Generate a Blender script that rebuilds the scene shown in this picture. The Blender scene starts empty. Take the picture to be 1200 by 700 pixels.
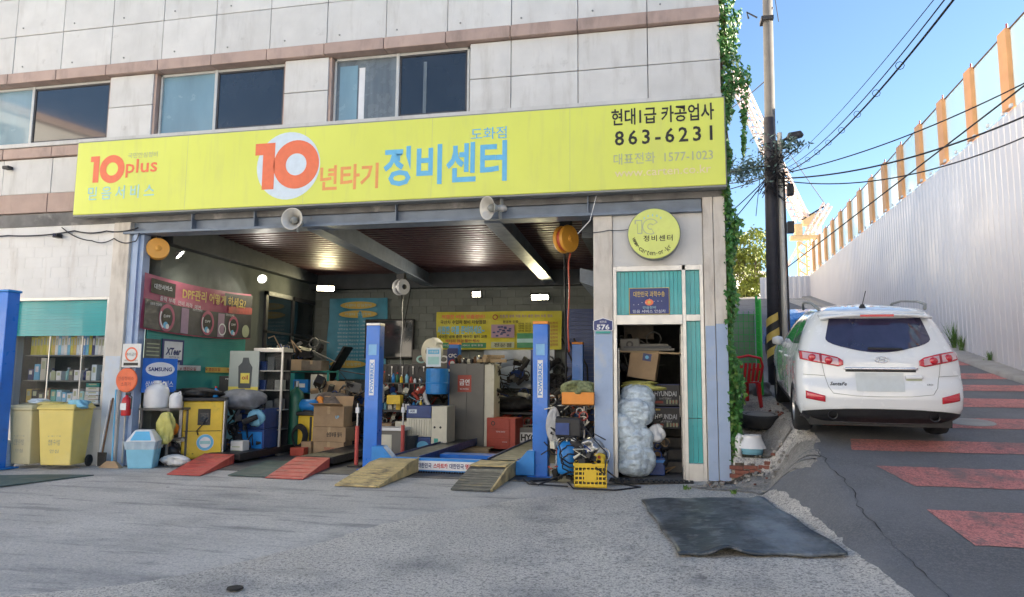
import bpy, math, random
from math import sin, cos, pi, radians, sqrt, exp
from mathutils import Vector, Matrix
S = bpy.context.scene
C = S.collection
rng = random.Random(7)

# ------------------------------------------------------------------ camera
def make_camera():
    yaw, pit, rol = radians(12.0), radians(6.46), radians(.458)
    fw = Vector((-sin(yaw)*cos(pit), cos(yaw)*cos(pit), sin(pit)))
    rt = Vector((cos(yaw), sin(yaw), 0)); up = rt.cross(fw)
    r2 = rt*cos(rol) + up*sin(rol); u2 = up*cos(rol) - rt*sin(rol)
    cam = bpy.data.cameras.new('camera'); o = bpy.data.objects.new('camera', cam); C.objects.link(o)
    o.matrix_world = Matrix(((r2.x, u2.x, -fw.x, -.91), (r2.y, u2.y, -fw.y, -11.16), (r2.z, u2.z, -fw.z, 1.6), (0, 0, 0, 1)))
    cam.sensor_width = 36; cam.lens = 36*830/1200
    cam.clip_start = .05; cam.clip_end = 3000
    S.camera = o
make_camera()

# ------------------------------------------------------------------ sky, sun, exposure
SUN_EL, SUN_AZ = radians(20), radians(14)           # azimuth measured from +X towards +Y
W = bpy.data.worlds.new('World'); S.world = W; W.use_nodes = True
nt = W.node_tree; bg = nt.nodes['Background']
sky = nt.nodes.new('ShaderNodeTexSky'); sky.sky_type = 'NISHITA'; sky.sun_disc = False
sky.sun_elevation = SUN_EL; sky.sun_rotation = pi/2 - SUN_AZ
sky.air_density = 1.0; sky.dust_density = .2; sky.ozone_density = 3.0
nt.links.new(sky.outputs[0], bg.inputs[0]); bg.inputs[1].default_value = .056
sl = bpy.data.lights.new('sun', 'SUN'); sl.energy = 4.4; sl.angle = radians(.5); sl.color = (1, .86, .68)
so = bpy.data.objects.new('sun', sl); C.objects.link(so)
sd = Vector((cos(SUN_AZ)*cos(SUN_EL), sin(SUN_AZ)*cos(SUN_EL), sin(SUN_EL)))
so.rotation_euler = (-sd).to_track_quat('-Z', 'Y').to_euler()
S.view_settings.view_transform = 'Standard'; S.view_settings.look = 'None'
S.view_settings.exposure = 2.45; S.view_settings.gamma = 1; S.view_settings.use_curve_mapping = False
S.cycles.max_bounces = 8; S.cycles.diffuse_bounces = 4; S.cycles.transparent_max_bounces = 16
S.cycles.use_denoising = True

# ------------------------------------------------------------------ materials
MATS = {}
def mat(name, col, rough=.6, metal=0, var=.12, vs=6, bump=0., bs=80, dirt=None, rnd=0., coat=0, emit=None, alpha=None, trans=0, stretch=None, spec=None, fleck=None):
    if name in MATS: return MATS[name]
    m = bpy.data.materials.new(name); m.use_nodes = True; N = m.node_tree.nodes; L = m.node_tree.links
    p = N['Principled BSDF']; p.inputs['Roughness'].default_value = rough; p.inputs['Metallic'].default_value = metal
    if spec is not None: p.inputs['Specular IOR Level'].default_value = spec
    tc = N.new('ShaderNodeTexCoord'); src = tc.outputs['Object']
    def noise(scale, det=5, st=None, ro=.55):
        n = N.new('ShaderNodeTexNoise'); n.inputs['Scale'].default_value = scale; n.inputs['Detail'].default_value = det; n.inputs['Roughness'].default_value = ro
        v = src
        if st:
            mp = N.new('ShaderNodeMapping'); mp.inputs['Scale'].default_value = st; L.new(src, mp.inputs[0]); v = mp.outputs[0]
        L.new(v, n.inputs['Vector']); return n.outputs['Fac']
    def mapr(f, a, b, c, d):
        r = N.new('ShaderNodeMapRange'); r.inputs[1].default_value = a; r.inputs[2].default_value = b; r.inputs[3].default_value = c; r.inputs[4].default_value = d
        L.new(f, r.inputs[0]); return r.outputs[0]
    def mix(f, a, b, mode='MIX'):
        x = N.new('ShaderNodeMix'); x.data_type = 'RGBA'; x.blend_type = mode
        for i, q in ((0, f), (6, a), (7, b)):
            if isinstance(q, (int, float)): x.inputs[i].default_value = q
            elif isinstance(q, tuple): x.inputs[i].default_value = (*q[:3], 1)
            else: L.new(q, x.inputs[i])
        return x.outputs[2]
    lo = tuple(c*(1-var) for c in col); hi = tuple(min(1, c*(1+var)) for c in col)
    c = mix(mapr(noise(vs, 6, stretch), .3, .7, 0, 1), lo, hi)
    if fleck:                                       # fine aggregate specks (colour, scale, amount)
        for k_, a_ in ((1, 1), (.42, .8)): c = mix(mapr(noise(fleck[1]*k_, 3), .53, .60, 0, fleck[2]*a_), c, fleck[0])
        c = mix(mapr(noise(fleck[1]*.7, 3), .60, .66, 0, fleck[2]*.7), c, tuple(min(1, q*1.6) for q in col))
    if dirt:
        for d in (dirt if isinstance(dirt, list) else [dirt]):
            dc, ds, t0, t1, am = d[:5]; st = d[5] if len(d) > 5 else None
            c = mix(mapr(noise(ds, 8, st, .65), t0, t1, 0, am), c, dc)
    if rnd:
        oi = N.new('ShaderNodeObjectInfo'); r = mapr(oi.outputs['Random'], 0, 1, 1-rnd, 1+rnd)
        h = N.new('ShaderNodeHueSaturation'); L.new(r, h.inputs['Value']); L.new(c, h.inputs['Color']); c = h.outputs[0]
    L.new(c, p.inputs['Base Color'])
    if rough > .15 and metal < .9:
        rr = mapr(noise(vs*2.3, 4), .3, .7, max(.05, rough-.1), min(1, rough+.1)); L.new(rr, p.inputs['Roughness'])
    if bump:
        b = N.new('ShaderNodeBump'); b.inputs['Strength'].default_value = min(1, bump); b.inputs['Distance'].default_value = .01*max(1, bump)
        L.new(noise(bs, 5), b.inputs['Height']); L.new(b.outputs[0], p.inputs['Normal'])
    if coat: p.inputs['Coat Weight'].default_value = coat; p.inputs['Coat Roughness'].default_value = .04
    if emit: p.inputs['Emission Color'].default_value = (*emit[0], 1); p.inputs['Emission Strength'].default_value = emit[1]
    if trans: p.inputs['Transmission Weight'].default_value = trans
    if alpha is not None: p.inputs['Alpha'].default_value = alpha
    MATS[name] = m; return m

def flat(name, col, rough=.6, **k): return mat(name, col, rough, var=.06, vs=9, **k)
GR = (.05, .045, .04)
M = dict(
 panel=mat('facade_stone', (.63, .62, .595), .7, var=.07, vs=2.2, bump=.25, bs=40, rnd=.05, dirt=[((.30, .27, .23), 1.1, .52, .8, .55, (3, 3, .5)), ((.22, .2, .18), 3, .62, .8, .5)]),
 brown=mat('brown_stone', (.44, .32, .27), .7, var=.1, vs=3, bump=.25, bs=50, rnd=.05, dirt=[((.12, .1, .09), 1.6, .5, .8, .6, (2, 2, .6))]),
 pblue2=mat('faded_blue_paint', (.52, .58, .66), .6, var=.1, vs=3, bump=.2, dirt=[((.6, .58, .54), 2.2, .5, .7, .8), ((.2, .18, .16), 3, .6, .8, .5)]),
 core=mat('grout_grey', (.24, .235, .23), .9, var=.2),  # plain grey of the inner wall, seen through the panel joints
 paintw=mat('white_painted_masonry', (.70, .69, .67), .75, var=.06, vs=2, bump=.5, bs=14, dirt=[((.33, .26, .19), .9, .56, .8, .6, (2.5, 2.5, .35)), ((.25, .24, .22), 3.2, .6, .78, .35)]),
 pillar=mat('pillar_stone', (.62, .57, .50), .7, var=.1, vs=3, bump=.3, bs=30, dirt=[((.24, .18, .13), 1.7, .5, .78, .7, (3, 3, .6))]),
 lblue=mat('light_blue_paint', (.33, .42, .58), .55, var=.08, vs=3, bump=.15, bs=30, dirt=[((.5, .5, .48), 2.3, .56, .72, .7), ((.16, .15, .14), 4, .62, .8, .4)]),
 steelb=mat('blue_grey_steel', (.17, .21, .27), .5, var=.2, vs=3, bump=.1, dirt=[((.06, .06, .06), 1.3, .5, .8, .6, (.6, 2, 2)), ((.2, .1, .05), 5, .66, .8, .6)]),
 beamd=mat('dark_beam', (.055, .065, .075), .6, var=.2, vs=3),
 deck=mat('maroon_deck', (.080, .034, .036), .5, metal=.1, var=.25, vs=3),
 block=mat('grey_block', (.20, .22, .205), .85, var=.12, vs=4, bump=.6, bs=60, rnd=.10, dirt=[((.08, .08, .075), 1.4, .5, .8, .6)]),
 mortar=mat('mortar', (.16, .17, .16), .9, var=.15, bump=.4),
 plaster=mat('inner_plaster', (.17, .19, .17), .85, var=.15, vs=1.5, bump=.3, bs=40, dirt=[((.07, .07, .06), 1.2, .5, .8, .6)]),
 asphalt_old=mat('forecourt_asphalt', (.58, .545, .49), .9, var=.12, vs=.7, bump=1.0, bs=55, fleck=((.15, .145, .14), 62, .7), dirt=[((.14, .14, .15), 1.1, .50, .72, .6), ((.44, .38, .30), .6, .56, .8, .5), ((.08, .08, .08), 4.5, .62, .72, .6)]),
 concrete=mat('forecourt_concrete', (.52, .495, .46), .85, var=.16, vs=.6, bump=.5, bs=45, fleck=((.24, .25, .26), 55, .5), dirt=[((.17, .17, .18), .8, .50, .72, .75, (.5, 1.3, 1)), ((.30, .27, .23), 1.4, .55, .75, .4), ((.06, .06, .06), 5, .64, .72, .7), ((.13, .13, .14), 2.6, .54, .64, .5, (.25, 1.5, 1))]),
 road=mat('road_asphalt', (.14, .145, .155), .9, var=.25, vs=.8, bump=.9, bs=70, fleck=((.20, .20, .205), 60, .6), dirt=[((.12, .12, .12), 1.3, .55, .8, .5)]),
 red=mat('red_road_paint', (.56, .21, .19), .8, var=.12, vs=1.5, bump=.7, bs=80, fleck=((.18, .09, .085), 55, .6), dirt=[((.15, .14, .14), 1.9, .50, .66, .8), ((.14, .13, .13), 9, .56, .64, .6)]),
 oldcem=mat('broken_cement', (.33, .31, .28), .9, var=.2, vs=5, bump=1.2, bs=25, fleck=((.14, .13, .12), 60, .6), dirt=[((.12, .11, .10), 2, .5, .7, .6)]),
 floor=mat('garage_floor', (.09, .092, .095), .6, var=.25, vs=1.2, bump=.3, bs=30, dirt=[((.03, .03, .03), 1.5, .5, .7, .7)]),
 signy=mat('sign_yellow', (.70, .75, .12), .42, var=.035, vs=.8, dirt=[((.48, .48, .22), 1.6, .52, .8, .35, (3, 3, .35))]),
 signedge=flat('sign_edge_metal', (.24, .25, .24), .5),
 orange=flat('sign_orange', (.80, .17, .07), .45), salmon=flat('sign_salmon', (.80, .33, .10), .45),
 sblue=flat('sign_blue', (.13, .46, .72), .45), pblue=flat('sign_pale_blue', (.62, .72, .80), .45), tint=flat('sign_pale_teal', (.35, .62, .62), .45),
 black=flat('black_ink', (.015, .015, .015), .5), sgrey=flat('sign_grey', (.42, .46, .30), .5), pinkw=flat('sign_faded_pink', (.80, .68, .40), .5), white=flat('white_print', (.75, .76, .77), .5),
 alum=mat('aluminium', (.55, .54, .52), .38, metal=.55, var=.08, dirt=[((.25, .22, .18), 3, .55, .8, .5)]),
 aluw=mat('window_frame', (.50, .51, .50), .45, metal=.2, var=.08, dirt=[((.2, .2, .18), 3, .55, .8, .5)]),
 dkframe=flat('dark_frame', (.05, .05, .055), .5),
 glassd=mat('dark_window_glass', (.018, .025, .032), .06, var=.3, vs=1, spec=.8),
 blindb=mat('pale_window_film', (.17, .28, .34), .2, var=.22, vs=1.4, stretch=(1, 1, .3), coat=.6),
 blindg=mat('grey_curtain', (.13, .155, .17), .25, var=.25, vs=2, stretch=(5, 1, .4), coat=.5),
 blindd=mat('dark_curtain', (.02, .024, .03), .10, var=.25, vs=1.5, coat=.7),
 teal=mat('teal_slats', (.035, .36, .37), .4, var=.1, vs=3, coat=.2, dirt=[((.2, .5, .48), 2.5, .6, .8, .4)]),
 tealf=mat('teal_sheet', (.05, .33, .29), .55, var=.12, vs=2),
 blue=mat('lift_blue', (.008, .16, .62), .35, var=.1, vs=3, coat=.25, dirt=[((.02, .03, .06), 4, .58, .8, .6), ((.12, .2, .4), 9, .66, .75, .4)]),
 blued=mat('lift_blue_dark', (.015, .05, .20), .4, var=.15, dirt=[((.02, .02, .03), 4, .55, .8, .6)]),
 blueb=mat('bright_blue', (.02, .22, .60), .4, var=.1, dirt=[((.02, .03, .06), 5, .6, .8, .5)]),
 rampr=mat('ramp_red', (.52, .085, .07), .6, var=.15, vs=4, bump=.2, dirt=[((.12, .06, .05), 3, .52, .72, .7)]),
 rampy=mat('ramp_yellow', (.56, .43, .20), .7, var=.2, vs=4, bump=.3, bs=30, dirt=[((.07, .065, .06), 3, .47, .68, .85), ((.04, .04, .04), 9, .6, .7, .6)]),
 rampg=mat('ramp_worn_steel', (.10, .105, .10), .55, metal=.3, var=.3, vs=4, bump=.3, dirt=[((.3, .23, .1), 4, .56, .7, .6)]),
 matt=mat('rubber_mat', (.032, .042, .054), .45, var=.4, vs=1.2, bump=.6, bs=18, dirt=[((.26, .30, .34), 1.1, .47, .60, .75, (1, .45, 1)), ((.16, .17, .18), 6, .52, .60, .7), ((.2, .19, .17), 14, .68, .75, .5)]),
 matg=mat('green_rubber_mat', (.06, .10, .095), .7, var=.2, vs=2, bump=.4, bs=30, dirt=[((.15, .15, .14), 3, .55, .75, .5)]),
 rubber=mat('black_rubber', (.02, .02, .021), .75, var=.2, bump=.3, bs=60, dirt=[((.09, .085, .08), 5, .55, .75, .5)]),
 blackp=flat('black_plastic', (.02, .02, .022), .5), dark=mat('dark_oily_metal', (.035, .035, .038), .5, metal=.4, var=.3),
 steel=mat('steel', (.42, .42, .42), .35, metal=.8, var=.12), rust=mat('rusty_steel', (.16, .09, .05), .7, metal=.3, var=.3),
 greym=mat('grey_locker', (.15, .145, .135), .5, var=.1, vs=2, dirt=[((.07, .065, .06), 2, .5, .8, .5)]), bucket=flat('bucket_grey', (.07, .08, .09), .5),
 cream=mat('cream_plastic', (.62, .60, .50), .5, var=.06, dirt=[((.3, .27, .2), 5, .58, .8, .5)]), whitep=mat('white_plastic', (.72, .73, .74), .4, var=.05, dirt=[((.35, .33, .3), 5, .6, .8, .4)]),
 biny=mat('bin_yellow', (.74, .60, .18), .45, var=.06, vs=3, dirt=[((.55, .5, .3), 2, .5, .75, .4), ((.2, .17, .1), 6, .62, .8, .5)]),
 binc=mat('bin_cream', (.62, .56, .34), .5, var=.07, vs=3, dirt=[((.3, .26, .18), 3, .55, .8, .5)]),
 yel=mat('machine_yellow', (.70, .48, .03), .45, var=.08, dirt=[((.12, .1, .05), 5, .58, .78, .6)]),
 crate=mat('crate_yellow', (.75, .50, .03), .5, var=.06, dirt=[((.2, .14, .05), 6, .62, .8, .5)]),
 orng=mat('orange_plastic', (.75, .26, .03), .45, var=.08, dirt=[((.15, .08, .04), 6, .6, .8, .5)]),
 redp=mat('red_plastic', (.52, .02, .025), .35, var=.08, vs=5), redb=mat('tool_red', (.38, .055, .035), .5, var=.12, dirt=[((.08, .04, .03), 4, .55, .8, .5)]),
 lbin=mat('pale_blue_plastic', (.22, .50, .66), .45, var=.06), card=mat('cardboard', (.36, .25, .15), .85, var=.12, vs=5, bump=.15, bs=60, rnd=.15),
 wood=mat('pallet_wood', (.40, .30, .18), .8, var=.2, vs=6, stretch=(1, 6, 6)), tape=flat('brown_tape', (.42, .30, .17), .3),
 green=mat('cylinder_green', (.02, .13, .08), .45, var=.15, dirt=[((.03, .03, .03), 4, .55, .8, .6)]),
 tarp2=mat('pale_cloth', (.42, .42, .42), .8, var=.2, vs=9, bump=.8, bs=15),
 tarp=mat('grey_tarp', (.20, .21, .23), .6, var=.25, vs=7, bump=.8, bs=12), film=mat('bundled_plastic_film', (.62, .72, .79), .25, var=.22, vs=12, bump=1.8, bs=38, coat=.6, alpha=.93),
 filmy=mat('yellow_film', (.50, .48, .14), .35, var=.2, vs=8, bump=1, bs=18), navy=mat('navy_card', (.02, .035, .16), .45, var=.1),
 bkbox=mat('black_battery_box', (.018, .02, .03), .4, var=.15), pink=mat('banner_pink', (.42, .09, .16), .5, var=.1, dirt=[((.2, .05, .08), 2, .55, .8, .4)]), bangrey=mat('banner_charcoal', (.035, .035, .045), .45, var=.25),
 bany=mat('banner_yellow', (.60, .55, .04), .5, var=.08, bump=.2, bs=6), banb=mat('banner_blue', (.07, .30, .44), .55, var=.14, vs=3), bang=mat('banner_green', (.03, .25, .10), .5, var=.15),
 purple=flat('photo_violet', (.36, .24, .33), .6), gold=flat('gold_print', (.62, .45, .10), .5), rsign=mat('round_sign_yellow', (.66, .72, .18), .4, var=.06, vs=4, dirt=[((.35, .25, .1), 3, .62, .8, .5)]),
 carw=mat('car_white', (.74, .76, .77), .22, var=.015, vs=3, coat=.8, spec=.5), carg=mat('car_glass', (.030, .027, .062), .05, var=.2, spec=.9, coat=.5), carblk=flat('car_black_trim', (.018, .018, .02), .55),  # car glass: violet in the base colour stands in for a reflection
 lampr=mat('lamp_red', (.50, .015, .03), .15, var=.1, coat=1), lampc=mat('lamp_clear', (.55, .36, .39), .12, var=.1, coat=1), chrome=mat('chrome', (.75, .76, .78), .12, metal=1, var=.03), plate=flat('blank_plate', (.56, .60, .60), .5),
 hoard=mat('hoarding_steel', (.68, .67, .70), .45, metal=.2, var=.04, vs=.35, stretch=(1, 2, .4), dirt=[((.68, .64, .60), .35, .5, .75, .5, (1, 2, .3)), ((.38, .37, .38), 1.5, .6, .82, .3, (1, 4, .25))]),
 post=mat('orange_post', (.82, .40, .17), .6, var=.1, vs=2), clear=None,
 ivy=mat('ivy_leaf', (.05, .17, .03), .5, var=.45, vs=9), ivy2=mat('leaf_light', (.10, .20, .03), .5, var=.4, vs=6), leafy=mat('tree_leaf', (.20, .24, .03), .55, var=.4, vs=2), needle=mat('dusty_foliage', (.10, .17, .16), .6, var=.3, vs=4), bark=mat('bark', (.10, .07, .05), .9, var=.3, bump=.6),
 pole=mat('concrete_pole', (.13, .125, .12), .8, var=.12, vs=3, bump=.3), polew=mat('pole_dark_wrap', (.022, .022, .032), .6, var=.2), cable=flat('cable_black', (.012, .012, .016), .6),
 netg=flat('mesh_green', (.03, .42, .06), .5), netb=mat('green_panel', (.18, .27, .19), .6, var=.15, vs=2), crane=mat('crane_yellow', (.70, .50, .26), .5, var=.1), cranep=mat('crane_white', (.72, .60, .56), .5, var=.1), house=mat('cream_render', (.66, .66, .64), .8, var=.05, vs=.6),
 brick=mat('red_brick', (.24, .09, .065), .85, var=.2, vs=8, bump=.5, bs=60, rnd=.2, dirt=[((.1, .08, .07), 6, .5, .7, .6)]), hosered=flat('hose_red', (.50, .09, .05), .45), reel=mat('reel_orange', (.75, .36, .05), .4, var=.08),
 lampl=mat('lit_lamp', (1, 1, 1), .5, emit=((1, .95, .82), 14)), tube=mat('lit_panel', (1, 1, 1), .5, emit=((1, .9, .62), 9)), horn=mat('horn_grey', (.55, .53, .48), .4, var=.08, metal=.2, dirt=[((.2, .15, .1), 6, .56, .8, .6)]),
 vblue=mat('van_blue', (.03, .16, .50), .3, coat=.5), mirror=mat('glossy_panel', (.30, .36, .44), .12, var=.3, vs=2), stepc=mat('stair_concrete', (.16, .15, .14), .85, var=.2, bump=.4), soil=mat('soil_rubble', (.10, .08, .06), .95, var=.4, vs=14, bump=1.2, bs=30),
 curb=mat('cement_kerb', (.34, .33, .31), .9, var=.15, vs=3, bump=.8, bs=40), poster=flat('poster_white', (.66, .66, .64), .5), pvc=flat('poster_yellow', (.70, .60, .12), .5),
)
def clear_mat():
    m = bpy.data.materials.new('clear_panel'); m.use_nodes = True; p = m.node_tree.nodes['Principled BSDF']
    p.inputs['Base Color'].default_value = (.60, .76, .80, 1); p.inputs['Alpha'].default_value = .6; p.inputs['Roughness'].default_value = .15; return m
M['clear'] = clear_mat()
def glass_mat():
    m = bpy.data.materials.new('clear_glass'); m.use_nodes = True; p = m.node_tree.nodes['Principled BSDF']
    p.inputs['Base Color'].default_value = (.03, .04, .04, 1); p.inputs['Alpha'].default_value = .10; p.inputs['Roughness'].default_value = .03; return m
M['glass'] = glass_mat()

# ------------------------------------------------------------------ mesh helpers
def link(o, parent=None):
    C.objects.link(o)
    if parent is not None: o.parent = parent
    return o
def tag(o, label=None, cat=None, group=None, kind=None):
    if label: o['label'] = label
    if cat: o['category'] = cat
    if group: o['group'] = group
    if kind: o['kind'] = kind
    return o
def T(name, label, cat, loc=(0, 0, 0), rz=0, group=None):
    o = bpy.data.objects.new(name, None); o.empty_display_size = .1; C.objects.link(o); o.location = loc; o.rotation_euler = (0, 0, rz)
    return tag(o, label, cat, group)
class MB:
    def __init__(s): s.v = []; s.f = []
    def add(s, v, f):
        k = len(s.v); s.v += [tuple(p) for p in v]; s.f += [tuple(i+k for i in q) for q in f]; return s
    def bx(s, x0, x1, y0, y1, z0, z1):
        return s.add([(x, y, z) for z in (z0, z1) for y in (y0, y1) for x in (x0, x1)], [(0, 2, 3, 1), (4, 5, 7, 6), (0, 1, 5, 4), (2, 6, 7, 3), (0, 4, 6, 2), (1, 3, 7, 5)])
    def box(s, c, sz, rx=0, ry=0, rz=0):
        R = Matrix.Rotation(rz, 3, 'Z') @ Matrix.Rotation(ry, 3, 'Y') @ Matrix.Rotation(rx, 3, 'X'); c = Vector(c)
        v = [c + R @ Vector((x*sz[0]/2, y*sz[1]/2, z*sz[2]/2)) for z in (-1, 1) for y in (-1, 1) for x in (-1, 1)]
        return s.add(v, [(0, 2, 3, 1), (4, 5, 7, 6), (0, 1, 5, 4), (2, 6, 7, 3), (0, 4, 6, 2), (1, 3, 7, 5)])
    def hexa(s, b, t):          # bottom quad, top quad
        return s.add(list(b)+list(t), [(3, 2, 1, 0), (4, 5, 6, 7), (0, 1, 5, 4), (1, 2, 6, 5), (2, 3, 7, 6), (3, 0, 4, 7)])
    def tube(s, pts, r, n=6, cap=True, closed=False):
        pts = [Vector(p) for p in pts]; rs = r if isinstance(r, (list, tuple)) else [r]*len(pts); k = len(s.v); m = len(pts)
        ref = None
        for i, p in enumerate(pts):
            if closed: d = pts[(i+1) % m] - pts[i-1]
            else: d = pts[min(i+1, m-1)] - pts[max(i-1, 0)]
            if d.length < 1e-9: d = Vector((0, 0, 1))
            d.normalize()
            if ref is None: ref = Vector((0, 0, 1)) if abs(d.z) < .9 else Vector((1, 0, 0))
            u = ref - d*ref.dot(d)
            if u.length < 1e-4: u = d.orthogonal()
            u.normalize(); ref = u; w = d.cross(u)
            for j in range(n):
                a = 2*pi*j/n; s.v.append(tuple(p + (u*cos(a) + w*sin(a))*rs[i]))
        for i in range(m if closed else m-1):
            i2 = (i+1) % m
            for j in range(n):
                j2 = (j+1) % n; s.f.append((k+i*n+j, k+i*n+j2, k+i2*n+j2, k+i2*n+j))
        if cap and not closed:
            s.f.append(tuple(k+j for j in reversed(range(n)))); s.f.append(tuple(k+(m-1)*n+j for j in range(n)))
        return s
    def cyl(s, a, b, r0, r1=None, n=12): return s.tube([a, b], [r0, r0 if r1 is None else r1], n)
    def lathe(s, prof, n=16, c=(0, 0, 0), axis='z', cap=True):
        k = len(s.v); c = Vector(c)
        for (r, h) in prof:
            for j in range(n):
                a = 2*pi*j/n; x, y = r*cos(a), r*sin(a)
                q = (x, y, h) if axis == 'z' else ((x, h, y) if axis == 'y' else (h, x, y))
                s.v.append(tuple(c+Vector(q)))
        m = len(prof)
        for i in range(m-1):
            for j in range(n):
                j2 = (j+1) % n; s.f.append((k+i*n+j, k+i*n+j2, k+(i+1)*n+j2, k+(i+1)*n+j))
        if cap:
            if prof[0][0] > 1e-5: s.f.append(tuple(k+j for j in reversed(range(n))))
            if prof[-1][0] > 1e-5: s.f.append(tuple(k+(m-1)*n+j for j in range(n)))
        return s
    def prism(s, poly, a, b, ax='y'):       # polygon in (x,z) for ax y; (x,y) for z; (y,z) for x
        def P(p, t): return (p[0], t, p[1]) if ax == 'y' else ((p[0], p[1], t) if ax == 'z' else (t, p[0], p[1]))
        n = len(poly); return s.add([P(p, a) for p in poly]+[P(p, b) for p in poly], [tuple(reversed(range(n))), tuple(range(n, 2*n))]+[(i, (i+1) % n, n+(i+1) % n, n+i) for i in range(n)])
    def grid(s, fn, nu, nv, closed=False):
        k = len(s.v)
        for j in range(nv+1):
            for i in range(nu+1): s.v.append(tuple(fn(i/nu, j/nv)))
        for j in range(nv):
            for i in range(nu):
                a = k+j*(nu+1)+i; s.f.append((a, a+1, a+nu+2, a+nu+1))
        return s
    def tri(s, a, b, c): return s.add([a, b, c], [(0, 1, 2)])
    def quad(s, a, b, c, d): return s.add([a, b, c, d], [(0, 1, 2, 3)])
    def mesh(s, name, m, smooth=False):
        me = bpy.data.meshes.new(name); me.from_pydata(s.v, [], s.f); me.materials.append(m)
        if smooth: me.polygons.foreach_set('use_smooth', [True]*len(me.polygons))
        me.update(); return me
    def build(s, name, m, parent=None, loc=None, rz=0, smooth=False, bevel=0, label=None, solid=0, seg=2):
        if isinstance(m, str): m = M[m]
        o = bpy.data.objects.new(name, s.mesh(name, m, smooth)); link(o, parent)
        if loc: o.location = loc
        if rz: o.rotation_euler[2] = rz
        if solid: q = o.modifiers.new('s', 'SOLIDIFY'); q.thickness = solid; q.offset = 0
        if bevel: q = o.modifiers.new('b', 'BEVEL'); q.width = bevel; q.segments = seg; q.limit_method = 'ANGLE'; q.angle_limit = radians(40); q.harden_normals = False
        if smooth and bevel is not None: pass
        if label: o['label'] = label
        return o
def copy_tree(o, parent=None):
    c = o.copy(); C.objects.link(c); c.parent = parent
    for ch in list(o.children): copy_tree(ch, c)
    return c
def put(o, loc, rz=0, label=None, scale=None):
    o.location = loc; o.rotation_euler = (o.rotation_euler[0], o.rotation_euler[1], rz)
    if label: o['label'] = label
    if scale: o.scale = scale
    return o
def inst(name, me, parent, loc=(0, 0, 0), rz=0, scale=None, rot=None):
    o = bpy.data.objects.new(name, me); link(o, parent); o.location = loc; o.rotation_euler = rot or (0, 0, rz)
    if scale: o.scale = scale
    return o
TXT = {}
def text(body, w, h, c, m, parent, name='lettering', bold=0, spread=1, face='-y', rz=0, rx=0, ext=.002, skew=0):
    """flat lettering fitted in a w x h box centred on c; face -y: reads towards -Y"""
    if 'cu' not in TXT: TXT['cu'] = bpy.data.curves.new('t', 'FONT'); TXT['ob'] = bpy.data.objects.new('t', TXT['cu']); TXT['cu'].resolution_u = 2
    cu, ob = TXT['cu'], TXT['ob']; cu.body = body; cu.offset = bold; cu.space_character = spread; cu.shear = skew
    me = bpy.data.meshes.new_from_object(ob)
    if not len(me.vertices): return None
    xs = [v.co.x for v in me.vertices]; ys = [v.co.y for v in me.vertices]; x0, x1, y0, y1 = min(xs), max(xs), min(ys), max(ys)
    sx = w/(x1-x0); sy = (h/(y1-y0)) if h else sx
    me.transform(Matrix.Translation((-(x0+x1)/2, -(y0+y1)/2, 0))); me.transform(Matrix.Diagonal((sx, sy, 1, 1)))
    me.transform(Matrix.Rotation(pi/2, 4, 'X'))
    if rx: me.transform(Matrix.Rotation(rx, 4, 'Y'))
    me.name = name; me.materials.clear(); me.materials.append(M[m] if isinstance(m, str) else m)
    o = bpy.data.objects.new(name, me); link(o, parent); o.location = c; o.rotation_euler[2] = rz; return o
def leaf_cloud(mb, pts, size, jit=.5, r=None, elong=1.):
    r = r or rng
    for p in pts:
        p = Vector(p); a = Vector((r.uniform(-1, 1), r.uniform(-1, 1), r.uniform(-1, 1))).normalized(); b = a.orthogonal().normalized()
        th = r.uniform(0, 2*pi); b = (Matrix.Rotation(th, 3, a) @ b); c = a.cross(b); s_ = size*r.uniform(1-jit, 1+jit)
        mb.add([p-b*s_*elong, p+c*s_*.5+a*s_*.12, p+b*s_*elong, p-c*s_*.5+a*s_*.12], [(0, 1, 2), (0, 2, 3)])
def hsh(x, y):
    return (sin(x*12.9898+y*78.233)*43758.5453) % 1
ORD = 'first second third fourth fifth sixth seventh eighth ninth tenth eleventh twelfth thirteenth fourteenth fifteenth sixteenth seventeenth eighteenth nineteenth twentieth'.split()
def OR(i):
    if i < 20: return ORD[i]
    t = ['twenty', 'thirty', 'forty'][(i+1)//10-2]; k = (i+1) % 10
    return t+'-'+ORD[k-1] if k else {'twenty': 'twentieth', 'thirty': 'thirtieth', 'forty': 'fortieth'}[t]
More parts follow.
